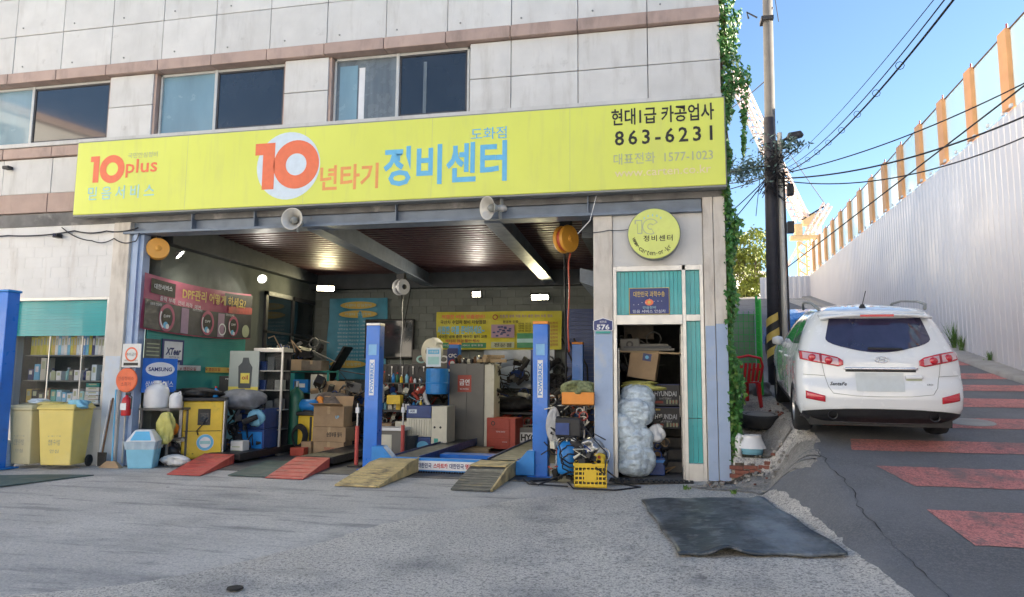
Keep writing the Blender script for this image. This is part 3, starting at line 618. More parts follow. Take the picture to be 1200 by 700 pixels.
# house number plate
HN = T('house_number_plate', 'blue house number plate 576 on the narrow pillar', 'number plate', (-1.81, -.045, 2.44))
MB().prism([(-.155, -.07), (-.13, -.09), (.13, -.09), (.155, -.07), (.155, .07), (0, .12), (-.155, .07)], -.02, 0).build('rim', 'white', HN)
MB().prism([(-.143, -.066), (-.125, -.08), (.125, -.08), (.143, -.066), (.143, .063), (0, .108), (-.143, .063)], -.023, -.019).build('plate', 'navy', HN, label='blue plate with white 576')
MB().bx(-.11, .11, -.02, -.005, -.125, -.092).build('road_strip', 'tealf', HN)
text('576', .20, .085, (0, -.026, -.028), 'white', HN, bold=.03); text('염전로', .11, .035, (0, -.026, .055), 'white', HN)
# poster behind the transom
PT = T('door_poster', 'small dark blue poster behind the teal transom of the side door', 'poster', (-1.10, .0, 2.62))
MB().bx(-.30, .30, .02, .03, 0, .40).build('sheet', 'navy', PT); MB().bx(-.31, .31, .03, .035, -.01, .41).build('frame', 'gold', PT)
text('대한민국 과학수송', .48, .09, (0, .017, .31), 'gold', PT, bold=.01); disc(0, .18, .05, 'orange', .017, PT, sx=1.3); disc(0, .18, .025, 'gold', .015, PT)
text('안심정비', .2, .04, (0, .017, .10), 'tint', PT); text('믿음 서비스 안심차', .50, .05, (0, .017, .04), 'white', PT)
for i in range(8): disc(-.24+.06*i+.02*hsh(i, 1), .14+.1*hsh(i, 2), .006, 'white', .016, PT, n=6)
# horn speakers
def horn(loc, rz, rx, label):
    h = T('horn_speaker', label, 'loudspeaker', loc, 0, 'horn speakers under the sign'); h.rotation_euler = (rx, 0, rz)
    MB().lathe([(.035, .10), (.05, .04), (.075, -.02), (.12, -.09), (.175, -.15), (.19, -.16), (.192, -.155), (.165, -.135), (.11, -.07), (.06, 0)], 28, axis='y', cap=False).build('bell', 'horn', h, smooth=True)
    MB().lathe([(0, -.13), (.04, -.12), (.062, -.08), (.062, -.04), (.045, 0)], 20, axis='y', cap=False).build('inner_horn', 'signedge', h, smooth=True)
    MB().lathe([(0, .22), (.055, .215), (.06, .2), (.06, .1), (.035, .09)], 18, axis='y', cap=False).build('driver', 'horn', h, smooth=True)
    MB().box((0, .1, -.10), (.03, .05, .15)).box((0, .16, .12), (.04, .04, .16)).build('bracket', 'signedge', h)
horn((-7.02, -.28, 4.26), radians(4), 0, 'horn loudspeaker facing the yard, left one, below the orange 10')
horn((-3.52, -.28, 4.33), radians(-38), radians(8), 'horn loudspeaker turned sideways, right one, below the blue lettering')
# facade cables and camera
def wire(name, pts, r, m, label, cat='cable', group=None, n=5, sag=0, seg=14):
    P = []
    for a, b in zip(pts, pts[1:]):
        a = Vector(a); b = Vector(b)
        for i in range(seg): t = i/seg; q = a.lerp(b, t); q.z -= sag*4*t*(1-t); P.append(q)
    P.append(Vector(pts[-1])); o = MB().tube(P, r, n).build(name, m, smooth=True); tag(o, label, cat, group); return o
wire('facade_cable', [(-18, -.05, 4.24), (-13.2, -.05, 4.26), (-11.7, -.05, 4.3), (-11, -.05, 4.27), (-10.3, -.08, 4.3)], .014, 'cable', 'black cable running along the top of the white wall', sag=.04)
wire('facade_cable', [(-12.0, -.04, 4.38), (-11.3, -.05, 4.1), (-10.8, -.08, 4.12), (-10.35, -.1, 4.05), (-10.25, -.1, 4.2)], .010, 'cable', 'thin cable drooping onto the cream pillar left of the opening', sag=.06)
wire('facade_cable', [(-1.9, -.12, 4.5), (-2.0, -.14, 4.1), (-2.2, -.1, 3.9)], .007, 'whitep', 'thin white cable hanging beside the round sign')
wire('facade_cable', [(-2.2, -.06, 3.93), (-1.7, -.06, 3.95), (-1.3, -.06, 3.97)], .006, 'cable', 'thin black cable leading to the round sign', sag=.02)
cm = T('security_camera', 'small black camera on the white wall above the teal window', 'camera', (-12.0, -.05, 4.2))
MB().bx(-.05, .05, -.14, .0, -.04, .04).build('body', 'blackp', cm, bevel=.01); MB().cyl((0, -.15, 0), (0, -.14, 0), .03).build('lens', 'carg', cm)
cm = T('security_camera', 'small dark camera on the stone panels left of the yellow sign', 'camera', (-13.3, -.02, 5.60))
MB().bx(-.09, .05, -.12, .0, -.03, .03).build('body', 'blackp', cm, bevel=.01); MB().cyl((-.09, -.06, 0), (-.1, -.06, 0), .03).build('lens', 'carg', cm)
# notices on the left pillar
NT = T('notice_plate', 'white notice plate with red roundel on the pillar beside the garage opening', 'notice', (-10.23, -.11, 1.95))
MB().bx(-.19, .19, 0, .012, -.20, .22).build('plate', 'poster', NT); ring(.0, .03, .13, .10, 'orange', -.003, parent=NT, name='print'); text('주차금지', .2, .06, (0, -.003, .03), 'black', NT); rect(-.15, .15, -.17, -.12, 'black', -.003, NT)
text('대한민국 우수업소', .28, .03, (0, -.003, -.08), 'black', NT)
OS = T('extinguisher_sign', 'round orange sign with red writing standing above the fire extinguisher', 'sign', (-10.24, -.16, 1.52))
MB().lathe([(0, 0), (.215, 0), (.215, -.02), (.20, -.03), (0, -.03)], 32, axis='y', cap=False).build('disc', mat('sign_orange_red', (.72, .13, .04), .4), OS)
text('안심정비소', .32, .07, (0, -.033, .03), 'redb', OS, bold=.01); text('소화기', .2, .07, (0, -.033, -.07), 'redb', OS, bold=.01); MB().cyl((0, .01, -1.45), (0, .01, -.1), .015).build('pole', 'steel', OS)
FE = T('fire_extinguisher', 'red fire extinguisher hanging under the round orange sign', 'fire extinguisher', (-10.17, -.22, .90))
MB().lathe([(0, 0), (.075, 0), (.08, .03), (.08, .26), (.06, .31), (.03, .33), (.025, .36)], 18).build('cylinder', 'redp', FE, smooth=True); MB().bx(-.02, .06, -.015, .015, .36, .40).cyl((0, 0, .34), (0, 0, .38), .025).build('valve', 'blackp', FE)
MB().tube([(.02, 0, .37), (.1, 0, .33), (.1, -.01, .12)], .011).build('hose', 'blackp', FE); rect(-.06, .06, .10, .22, 'white', -.081, FE, 'label_print')

# ================================================================== GARAGE INTERIOR
# lamps
def spot(loc, aim, e, size, label, kind='round', lw=.26, colr=(1, .93, .8), ang=150):
    t = T('flood_lamp', label, 'lamp', loc)
    d = (Vector(aim)-Vector(loc)).normalized(); q = d.to_track_quat('-Z', 'Y'); t.rotation_euler = q.to_euler()
    if kind == 'round':
        MB().lathe([(0, .10), (.05, .09), (.07, .05), (.105, .0), (.11, -.01)], 20, cap=False).build('shade', 'signedge', t, smooth=True)
        MB().lathe([(0, -.004), (.075, -.004)], 20, cap=False).build('bulb', 'lampl', t)
    else:
        MB().bx(-lw/2-.035, lw/2+.035, -.10, .10, .0, .07).build('housing', 'blackp', t, bevel=.01); MB().bx(-.02, .02, -.02, .02, .07, .30).build('bracket', 'blackp', t)
        for k_ in (-.17, .17): MB().bx(k_*lw-.006, k_*lw+.006, -.075, .075, -.02, .0).build('divider', 'blackp', t)
        MB().bx(-lw/2-.035, lw/2+.035, .075, .10, -.03, .0).build('visor', 'blackp', t)
        MB().bx(-lw/2, lw/2, -.06, .06, -.012, -.002).build('bulb', 'tube', t)
    L = bpy.data.lights.new('lamp_light', 'AREA'); L.shape = 'DISK' if kind == 'round' else 'RECTANGLE'; L.size = .18 if kind == 'round' else lw; L.size_y = .12
    L.energy = e; L.color = colr; L.spread = radians(ang)
    o = bpy.data.objects.new('lamp_light', L); C.objects.link(o); o.parent = t; o.location = (0, 0, -.03)
    return t
LE = .20
spot((-10.0, .72, 3.93), (-8.2, 1.6, 2.2), 20*LE, .2, 'round flood lamp next to the orange hose reel at the left edge of the opening')
spot((-9.95, 3.53, 3.85), (-7.6, 1.5, 2.0), 22*LE, .2, 'round flood lamp on the left wall above the pink banner corner')
spot((-9.55, 5.9, 3.92), (-7.6, 1.5, 3.1), 26*LE, .2, 'wide flood lamp in the far left corner above the blue banner', 'bar', .42, (1, .88, .5))
spot((-5.5, 6.1, 3.72), (-5.4, 1.5, 2.6), 26*LE, .2, 'small square lamp on the back wall above the yellow banner', 'bar', .20)
spot((-3.87, 6.1, 3.62), (-4.4, 2.4, 2.2), 34*LE, .2, 'long strip lamp on the back wall above the right end of the yellow banner', 'bar', .42, (1, .88, .5))
def banner(name, label, cat, x0, x1, z0, z1, y, m, rz=0, loc=(0, 0, 0), wav=.05, seed=1, sagt=.0, group=None):
    t = T(name, label, cat, loc, rz, group)
    def fn(u, v):
        x = x0+(x1-x0)*u; z = z0+(z1-z0)*v - sagt*4*u*(1-u)
        return (x, y+wav*sin(u*9+v*4+seed)*.5+wav*.6*(vnoise(u*7+seed, v*4)-.5), z)
    MB().grid(fn, 40, 16).build('cloth', m, t, smooth=True)
    return t, lambda u, v, d=.06: (x0+(x1-x0)*u, y-d-wav*.0, z0+(z1-z0)*v-sagt*4*u*(1-u))
# pink banner on left wall (local x runs into the garage; faces +X)
PB, pf = banner('promotion_banner', 'pink and charcoal banner about diesel filters on the left garage wall', 'banner', 0, 3.45, 0, 1.02, 0, 'pink', rz=pi/2, loc=(-10.1, -.08, 2.45), wav=.03, sagt=.06)
yb = -.035
def prect(p, x0, x1, z0, z1, m, y=yb, sag=0, name='print', n=12, wid=3.45, L=.06):
    b = MB(); b.grid(lambda u, v: (x0+(x1-x0)*u, y, z0+(z1-z0)*v - L*4*((x0+(x1-x0)*u)/wid)*(1-(x0+(x1-x0)*u)/wid)), n, 1); return b.build(name, m, p)
prect(PB, .02, 3.43, .02, .55, 'bangrey'); prect(PB, .15, .82, .68, .95, 'black')
prect(PB, 2.4, 3.44, .72, .98, 'bangrey', yb-.001); prect(PB, 2.55, 3.44, .56, .70, 'rampr', yb-.002)
text('대한서비스', .5, .1, (.48, yb-.004, .80), 'white', PB, bold=.01)
text('DPF관리 어떻게 하세요?', 2.15, .22, (2.1, yb-.006, .76), 'gold', PB, bold=.02)
text('출력 부족  연비 저하  매연', 1.2, .09, (1.0, yb-.004, .56), 'white', PB, rx=.06)
for cx, r in ((.62, .26), (1.85, .25), (2.75, .22)):
    ring(cx, .24, r, r*.72, 'pink', yb-.006, parent=PB, name='print', sx=.85); disc(cx, .24, r*.62, 'black', yb-.005, PB, sx=.8); disc(cx-.03, .10, r*.25, 'sblue', yb-.008, PB); disc(cx+.02, .08, r*.18, 'white', yb-.009, PB)
    ring(cx, .24, r*.9, r*.76, 'white', yb-.007, parent=PB, name='print', sx=.85, a0=2.6, a1=4.2); text('DPF', r*.7, .05, (cx, yb-.008, .27), 'white', PB)
for cx in (1.15, 2.32): prect(PB, cx-.12, cx+.10, .03, .53, 'purple', yb-.003)
ring(2.35, .14, .13, .10, 'white', yb-.009, parent=PB, name='print'); disc(3.22, .16, .14, 'sgrey', yb-.006, PB)
for x_ in (.3, 1.5, 2.6): text('친환경 안심세정', .3, .05, (x_, yb-.009, .47), 'white', PB)
# stickers
XT = T('oil_poster', 'white and purple motor oil poster stuck on the teal shutter', 'poster', (-10.16, .58, 1.74), pi/2)
MB().bx(0, .62, -.01, 0, 0, .56).build('sheet', 'navy', XT); rect(.05, .57, .17, .52, 'white', -.013, XT); text('XTeer', .44, .14, (.31, -.016, .33), 'navy', XT, bold=.04, skew=.2); text('엔진오일', .4, .07, (.31, -.016, .09), 'white', XT, bold=.01); text('MOTOR OIL', .3, .035, (.35, -.016, .22), 'navy', XT)
SB = T('brand_sign', 'blue sign with white oval and white writing behind the big white jug', 'sign', (-10.12, .05, 1.30), pi/2-.5)
MB().bx(0, .62, -.02, 0, 0, .62).build('plate', mat('plate_blue', (.02, .14, .55), .4), SB); disc(.31, .42, .13, 'white', -.023, SB, sx=2.0); text('SAMSUNG', .42, .075, (.31, -.026, .42), 'navy', SB, bold=.03); text('삼성카서비스', .50, .12, (.31, -.026, .15), 'white', SB, bold=.012)
GS = T('grey_notice', 'dull grey notice sheet on the teal shutter left of the oil poster', 'notice', (-10.16, .12, 1.92), pi/2)
MB().bx(0, .42, -.008, 0, 0, .36).build('sheet', mat('notice_grey', (.13, .14, .12), .6, var=.35, vs=5), GS)
for i in range(4): rect(.04, .38, .05+.07*i, .07+.07*i, 'sgrey', -.011, GS)
ST = T('sticker_strip', 'yellow sticker strip with red writing under the teal shutter', 'sticker', (-10.14, .95, 1.68), pi/2)
MB().bx(0, .75, -.03, 0, .03, .13).build('strip', 'poster', ST); MB().bx(.95, 2.3, -.03, 0, 0, .11).build('strip', 'gold', ST)
for i, x_ in enumerate((.35, 1.15, 1.9)): text('V 엔진오일', .5, .07, (x_, -.034, .065), 'redb', ST, bold=.02)
WD = T('water_bottle', 'clear blue bottle on the office wall right of the oil poster', 'bottle', (-10.05, 3.05, 1.80))
MB().lathe([(0, 0), (.06, 0), (.065, .04), (.065, .2), (.03, .26), (.022, .3)], 12).build('body', 'lbin', WD, smooth=True); MB().lathe([(0, .34), (.03, .33), (.03, .295)], 10, cap=False).build('cap', 'white', WD); rect(-.05, .05, .05, .15, 'white', -.067, WD, 'label_print')
# bench along left wall with jugs
BN = T('low_bench', 'low metal bench against the left pillar carrying white jugs', 'bench', (-10.2, .0, 0))
MB().bx(.02, .66, .1, .70, .98, 1.02).build('top', 'greym', BN); [MB().bx(x, x+.035, y_, y_+.035, .01, .98).build('leg', 'greym', BN) for x in (.05, .60) for y_ in (.12, .64)]; MB().bx(.05, .62, .12, .66, .45, .48).build('shelf', 'greym', BN)
def jug(loc, r, h, label, m='whitep', capc='redp', rz=0, sx=1):
    j = T('plastic_jug', label, 'jug', loc, rz); MB().lathe([(0, 0), (r*.95, 0), (r, .03), (r, h*.68), (r*.9, h*.8), (r*.5, h*.92), (r*.28, h*.95), (r*.28, h)], 18).build('body', m, j, smooth=True)
    MB().lathe([(r*.33, h*.97), (r*.33, h*1.07), (0, h*1.08)], 12, cap=False).build('cap', capc, j); MB().tube([(r*.3, 0, h*.93), (r*.75, 0, h*1.02), (r*.95, 0, h*.85)], .014).build('handle', m, j); return j
jug((-9.97, .28, 1.02), .21, .46, 'big white jug on the bench in front of the blue oval sign', capc='whitep'); jug((-9.62, .35, 1.02), .11, .29, 'small white jug with dark cap beside the big one on the bench', capc='blackp')
def bottle(loc, r, h, m, capm, label=None, group=None, cat='bottle'):
    b = T('bottle', label, cat, loc, 0, group); MB().lathe([(0, 0), (r, 0), (r, h*.62), (r*.4, h*.78), (r*.35, h*.88)], 10).build('body', m, b, smooth=True); MB().lathe([(r*.45, h*.87), (r*.45, h), (0, h)], 8, cap=False).build('cap', capm, b); return b
bottle((-9.22, .95, 1.19), .05, .22, 'blueb', 'redp', 'blue bottle with red cap on top of the yellow cabinet')
# lumpy cloth / bag maker
def lump(name, label, cat, loc, sx, sy, sz, m, seed=1, rough=.3, rz=0, n=20, group=None):
    b = MB()
    def fn(u, v):
        a = 2*pi*u; ph = pi*v; k = 1+rough*(vnoise(cos(a)*2+seed*3+5, sin(a)*2+v*5+seed)-.5)*2 + rough*.5*(vnoise(cos(a)*6+seed, sin(a)*6+v*13)-.5)
        q = abs(sin(ph))**.6; return (sx*q*cos(a)*k, sy*q*sin(a)*k, sz*(.5-.5*cos(ph)*(.94+.12*vnoise(u*5, seed))))
    b.grid(fn, n*2, n); o = b.build(name, m, None, loc=loc, rz=rz, smooth=True); return tag(o, label, cat, group)
lump('rubbish_bag', 'loosely filled orange bag on the shelf under the jugs', 'bag', (-9.75, .35, .50), .17, .14, .28, 'orng', 2)
lump('rubbish_bag', 'limp yellow plastic bag hanging at the bench end left of the yellow cabinet', 'bag', (-9.60, .12, .40), .13, .08, .55, 'filmy', 3, .7)
lump('rubbish_bag', 'small white bag on the ground between the blue bin and yellow cabinet', 'bag', (-9.45, .18, 0.01), .20, .14, .20, 'whitep', 4, .5)
lump('rubbish_bag', 'dark bundle on the lower bench shelf', 'bag', (-9.95, .5, .03), .3, .2, .4, 'dark', 6, .4)
# swing bin
SBn = T('swing_bin', 'pale blue swing top litter bin lined with a clear bag by the left pillar', 'litter bin', (-9.84, -.12, 0), .35)
def taper(x0, y0, x1, y1, z0, z1): return MB().hexa([(-x0, -y0, z0), (x0, -y0, z0), (x0, y0, z0), (-x0, y0, z0)], [(-x1, -y1, z1), (x1, -y1, z1), (x1, y1, z1), (-x1, y1, z1)])
taper(.20, .15, .25, .19, 0, .45).build('body', 'lbin', SBn, bevel=.02)
b = MB(); b.grid(lambda u, v: ((.262+.012*sin(u*70))*(.93+.09*v)*max(-1, min(1, 1.6*cos(2*pi*u))), (.205+.012*sin(u*90))*(.93+.09*v)*max(-1, min(1, 1.6*sin(2*pi*u))), .33+.14*v), 60, 3); b.build('liner', mat('clear_bag', (.62, .70, .76), .2, alpha=.6, coat=.5), SBn, smooth=True)
taper(.255, .195, .13, .10, .46, .66).build('lid', 'whitep', SBn, bevel=.02); MB().hexa([(-.17, -.19, .485), (.17, -.19, .485), (.17, -.178, .485), (-.17, -.178, .485)], [(-.11, -.122, .635), (.11, -.122, .635), (.11, -.108, .635), (-.11, -.108, .635)]).build('flap', 'sblue', SBn)
# broom and sticks leaning on pillar
BR = T('broom', 'broom with pale blue handle leaning on the left pillar', 'broom', (-10.35, -.30, 0))
MB().cyl((.05, -.02, .12), (-.16, .2, 1.35), .013).build('handle', 'sblue', BR); MB().hexa([(-.17, -.07, 0.01), (.25, -.07, .01), (.25, .03, .01), (-.17, .03, .01)], [(-.05, -.04, .12), (.13, -.04, .12), (.13, .0, .12), (-.05, .0, .12)]).build('bristles', 'card', BR)
ST2 = T('shovel', 'rusty wooden handled shovel leaning on the pillar beside the broom', 'shovel', (-10.55, -.25, 0)); MB().cyl((0, -.02, .25), (-.02, .16, 1.2), .016).build('handle', 'rust', ST2); MB().prism([(-.08, .02), (.08, .02), (.09, .26), (-.09, .26)], -.03, -.015).build('blade', 'dark', ST2)
MP = tag(MB().cyl((0, 0, 0), (.06, .13, 1.15), .014).build('pole', 'whitep', loc=(-10.68, -.22, .01)), 'thin white pole leaning on the left pillar', 'pole')
# yellow machine cabinet
YC = T('fluid_machine', 'tall yellow service machine with black display and round blue badge', 'machine', (-9.48, 1.05, .012), .50)
MB().bx(-.36, .34, -.30, .25, .06, 1.12).build('body', 'yel', YC, bevel=.02); MB().bx(-.42, -.365, -.31, .26, .05, 1.16).bx(.345, .37, -.31, .26, .05, 1.16).build('side_panel', 'alum', YC, bevel=.008); MB().bx(-.38, .37, -.34, .28, 1.125, 1.19).build('top', 'blackp', YC, bevel=.01)
rect(-.10, .12, .68, .98, 'black', -.304, YC, 'display'); rect(-.06, .08, .74, .9, 'glassd', -.306, YC, 'display'); disc(0.05, .36, .15, 'white', -.303, YC, 'badge'); ring(.05, .36, .145, .10, 'sblue', -.305, parent=YC, name='badge'); rect(-.04, .14, .33, .39, 'tint', -.306, YC, 'badge')
MB().tube([(.05, -.31, .8), (.0, -.36, .7), (-.1, -.34, .58), (-.08, -.31, .5)], .012).build('hose', 'blackp', YC); MB().tube([(-.34, -.303, .57), (.32, -.303, .57)], .006).build('seam', 'dark', YC)
lump('heap_of_hoses', 'heap of black tools and gloves on the yellow service machine', 'tools', (-9.6, .95, 1.18), .34, .22, .20, 'rubber', 8, .7)
WB = T('paper_box', 'small white box standing on the floor right of the yellow machine', 'box', (-8.92, 1.35, .012)); MB().bx(-.13, .13, -.1, .12, 0, .36).build('body', 'poster', WB, bevel=.005); 
for i in range(3): rect(-.09, .07, .1+.07*i, .12+.07*i, 'sgrey', -.103, WB)
BC = T('tool_cabinet', 'dark blue cabinet under a grey cover beside the yellow machine', 'cabinet', (-8.95, 2.05, .012)); MB().bx(-.32, .30, -.3, .3, 0, .55).bx(-.3, .28, -.28, .3, .56, .95).build('body', 'blued', BC, bevel=.01); MB().bx(-.28, .26, -.31, -.3, .06, .5).build('door', 'blueb', BC)
lump('covered_machine', 'bulky grey tarpaulin draped over the dark blue cabinet', 'tarpaulin', (-9.15, 1.8, .93), .45, .3, .42, 'tarp', 5, .25)
MN = T('monitor', 'old black monitor on the cabinet under the sticker strip', 'monitor', (-9.75, 2.3, 1.25), .3); MB().bx(-.28, .28, -.03, .1, 0, .36).build('screen', 'blackp', MN, bevel=.01); MB().bx(-.05, .05, 0, .08, -.1, 0).build('stand', 'blackp', MN); text('MICROLAB', .3, .03, (0, -.033, .30), 'white', MN)
lump('blue_bag', 'bright blue crumpled bag at the side of the poster stand', 'bag', (-8.85, 1.75, .62), .15, .1, .34, 'lbin', 9, .4)
# poster stand
PS = T('poster_stand', 'tall display stand with a grey oil bottle poster', 'display', (-9.42, 2.15, .012), .05)
MB().bx(-.33, .33, 0, .04, 0, 2.12).build('board', mat('poster_dim', (.36, .40, .38), .5, var=.1, vs=2), PS); rect(-.33, .33, 0, 1.0, 'lbin', -.003, PS); rect(-.33, .33, 1.15, 1.38, 'pvc', -.003, PS); rect(-.33, .33, .0, .28, 'blued', -.005, PS)
MB().prism([(-.10, 1.35), (.17, 1.35), (.19, 1.78), (.12, 1.88), (.1, 1.98), (-.02, 1.98), (-.04, 1.88), (-.12, 1.8)], -.012, -.004).build('print', 'bucket', PS); rect(-.06, .14, 1.45, 1.66, 'pvc', -.015, PS); text('엔진오일', .42, .1, (0, -.006, 1.26), 'redb', PS, bold=.02); text('oil', .14, .09, (.04, -.018, 1.57), 'redb', PS, bold=.02); ring(0, .62, .2, .15, 'sblue', -.006, parent=PS, name='print')
# glass display door with steel frame
GD = T('glass_cabinet', 'tall glass fronted cabinet full of parts with a steel frame', 'cabinet', (-8.9, 2.2, .012), .02)
MB().bx(-.34, -.30, 0, .4, 0, 2.15).bx(.30, .34, -.02, .02, 0, 2.2).bx(-.34, .34, 0, .4, 2.1, 2.18).bx(-.34, .34, 0, .4, 0, .1).build('frame', 'alum', GD, bevel=.004); MB().bx(-.3, .3, .0, .006, .1, 2.1).build('pane', 'glass', GD); MB().bx(-.3, .3, .38, .4, .1, 2.1).build('back', 'blackp', GD)
for i, z in enumerate((.5, .9, 1.3, 1.7)): MB().bx(-.3, .3, .02, .38, z, z+.02).build('shelf', 'alum', GD)
for i, z in enumerate((.1, .52, .92, 1.32, 1.72)):
    for k in range(3):
        if hsh(i, k) > .12: MB().bx(-.26+.18*k, -.11+.18*k, .12, .3, z, z+.16+.15*hsh(k, i)).build('package', rng.choice(['greym', 'bucket', 'dark', 'blued', 'greym', 'signedge']), GD)
# green gas cylinder, yellow tank machine, hose coil
GC = T('gas_cylinder', 'tall dark green gas cylinder standing by the glass cabinet', 'gas cylinder', (-8.62, 2.9, .012)); MB().lathe([(0, 0), (.16, 0), (.17, .03), (.17, 1.15), (.14, 1.27), (.06, 1.34), (.04, 1.4)], 22).build('body', 'green', GC, smooth=True); MB().lathe([(.05, 1.38), (.05, 1.5), (0, 1.5)], 10, cap=False).build('valve', 'steel', GC)
YT = T('oil_tank', 'yellow oil tank cart behind the coiled black hose', 'tank', (-8.15, 3.0, .012)); MB().bx(-.33, .33, -.25, .3, .08, .78).build('body', 'yel', YT, bevel=.03); MB().bx(-.36, .36, -.28, .32, .78, .86).build('lid', 'blackp', YT, bevel=.01); MB().bx(-.05, .0, -.26, -.25, .1, .76).build('seam', 'dark', YT)
HC = T('hose_coil', 'coiled black hose hanging on the front of the yellow tank', 'hose', (-8.38, 2.68, .36)); 
b = MB()
for k in range(5): b.tube([(.17*(1-.07*k)*cos(2*pi*i/24), -.02*k+.01*sin(i), .25*(1-.07*k)*sin(2*pi*i/24)) for i in range(24)], .02, 6, closed=True)
b.build('coil', 'rubber', HC, smooth=True)
BW = T('blue_winch', 'blue motor with white label on top of the yellow tank', 'motor', (-8.3, 2.9, .87)); MB().lathe([(0, -.2), (.1, -.2), (.13, -.16), (.13, .12), (.09, .18), (0, .18)], 18, axis='x', c=(0, 0, .13)).build('body', 'blueb', BW, smooth=True); MB().bx(-.1, .1, -.08, .08, 0, .03).build('foot', 'dark', BW); MB().lathe([(.05, .18), (.05, .26), (0, .26)], 12, axis='x', c=(0, 0, .13), cap=False).build('shaft_cap', 'whitep', BW)
lump('tarp_heap', 'brown grey heap of rags behind the yellow tank', 'rags', (-8.0, 3.3, .75), .42, .3, .52, mat('rag', (.13, .11, .10), .9, var=.4, bump=1, bs=12), 12, .4); lump('rag', 'orange rag hanging over the heap beside the yellow tank', 'rag', (-8.1, 2.98, .85), .08, .06, .34, 'orng', 13, .3)
# cartons
def carton(loc, w, d, h, label, rz=0, open_=False, prints=(), m='card', group=None, tape=True, parent=None):
    c = T('carton', label, 'carton', loc, rz, group); MB().bx(-w/2, w/2, -d/2, d/2, 0, h).build('body', m, c, bevel=.004, seg=1)
    if tape: MB().bx(-.03, .03, -d/2-.001, -d/2+.0, h*.62, h).bx(-.03, .03, -d/2, d/2, h, h+.001).build('tape', 'tape', c)
    if open_:
        MB().hexa([(-w/2, -d/2, h), (w/2, -d/2, h), (w/2, -d/2+.006, h), (-w/2, -d/2+.006, h)], [(-w/2-.02, -d/2-.18, h+.06), (w/2+.02, -d/2-.18, h+.06), (w/2+.02, -d/2-.174, h+.066), (-w/2-.02, -d/2-.174, h+.066)]).build('flap', m, c)
        MB().hexa([(-w/2, d/2, h), (w/2, d/2, h), (w/2, d/2+.006, h), (-w/2, d/2+.006, h)], [(-w/2, d/2+.05, h+.2), (w/2, d/2+.05, h+.2), (w/2, d/2+.056, h+.2), (-w/2, d/2+.056, h+.2)]).build('flap', m, c)
    for (s_, tw_, th, cx, cz_, mm) in prints: text(s_, tw_, th, (cx, -d/2-.003, cz_), mm, c, bold=.02)
    return c
carton((-7.68, 2.8, .012), .68, .42, .26, 'bottom carton of the stack beside the left lift post', prints=(('기아모비스', .3, .07, .05, .12, 'redb'),))
carton((-7.68, 2.82, .275), .74, .45, .30, 'middle printed carton with red swoosh in the stack by the left lift post', prints=(('순정부품 필터', .34, .1, .12, .15, 'dark'),)); 
carton((-7.72, 2.84, .58), .68, .42, .42, 'open carton on top of the stack by the left lift post', open_=True, prints=(('UP', .08, .06, .2, .2, 'sblue'),))
rect(-8.0, -7.82, .38, .46, 'redb', 2.59, None) if False else None
carton((-8.15, 2.65, .012), .22, .25, .26, 'small carton next to the bottom of the carton stack', tape=False); carton((-8.2, 2.35, .012), .30, .2, .16, 'flat reddish brown carton on the floor left of the carton stack', tape=False, m='redb')
# shelf rack in left back corner with boxes
RK = T('steel_rack', 'teal steel rack in the far left corner behind the gas cylinder', 'rack', (-9.2, 4.3, .012)); [MB().bx(x, x+.04, y_, y_+.04, 0, 1.75).build('post', 'tealf', RK) for x in (-.7, .7) for y_ in (-.25, .25)]; [MB().bx(-.7, .74, -.25, .29, z, z+.03).build('shelf', 'tealf', RK) for z in (.2, .7, 1.2, 1.7)]
MB().bx(-.55, -.1, -.27, .2, .25, 1.68).build('locker_panel', 'tealf', RK)
for i, (x, z, w_, h_, mm) in enumerate(((.1, .23, .4, .3, 'redb'), (.12, .73, .36, .35, 'bangrey'), (.1, 1.23, .38, .3, 'blueb'), (.5, .73, .3, .5, 'whitep'), (.5, 1.23, .3, .42, 'cream'), (.5, .23, .3, .4, 'greym'))):
    c = T('parts_box', ['dark red', 'charcoal', 'blue', 'white', 'cream', 'grey'][i]+' box on the teal rack in the far left corner', 'box', (-9.2+x, 4.1, .012+z)); MB().bx(-w_/2, w_/2, -.15, .2, 0, h_).build('body', mm, c, bevel=.005); rect(-w_*.3, w_*.3, h_*.4, h_*.7, 'white', -.153, c)
carton((-9.5, 4.2, 1.745), .75, .45, .26, 'long carton on top of the teal rack', rz=.1); carton((-8.85, 4.15, 1.745), .5, .4, .24, 'dark worn carton on the right end of the teal rack', m=mat('old_card', (.16, .13, .10), .9, var=.3)); carton((-8.25, 4.1, 1.15), .5, .45, .36, 'carton leaning on rack posts behind the rag heap', rz=.15); carton((-7.75, 4.3, .95), .42, .4, .3, 'worn carton on the wall shelf left of the left lift post')
# wall shelf / leaning panels
LP_ = tag(MB().box((0, 0, 0), (.05, .5, 1.1), ry=.55).build('leaning_board', 'dark', loc=(-9.0, 5.6, 1.9)), 'dark board leaning in the far left corner under the blue banner', 'board')
EB = T('junction_box', 'small beige electric box on the left wall above the rack', 'electric box', (-9.95, 4.6, 2.1)); MB().bx(-.12, .12, -.1, .1, 0, .26).build('box', 'cream', EB, bevel=.01); MB().tube([(.0, -.1, 0), (.1, -.2, -.3), (.5, -.2, -.5)], .012).build('cord', 'cable', EB)
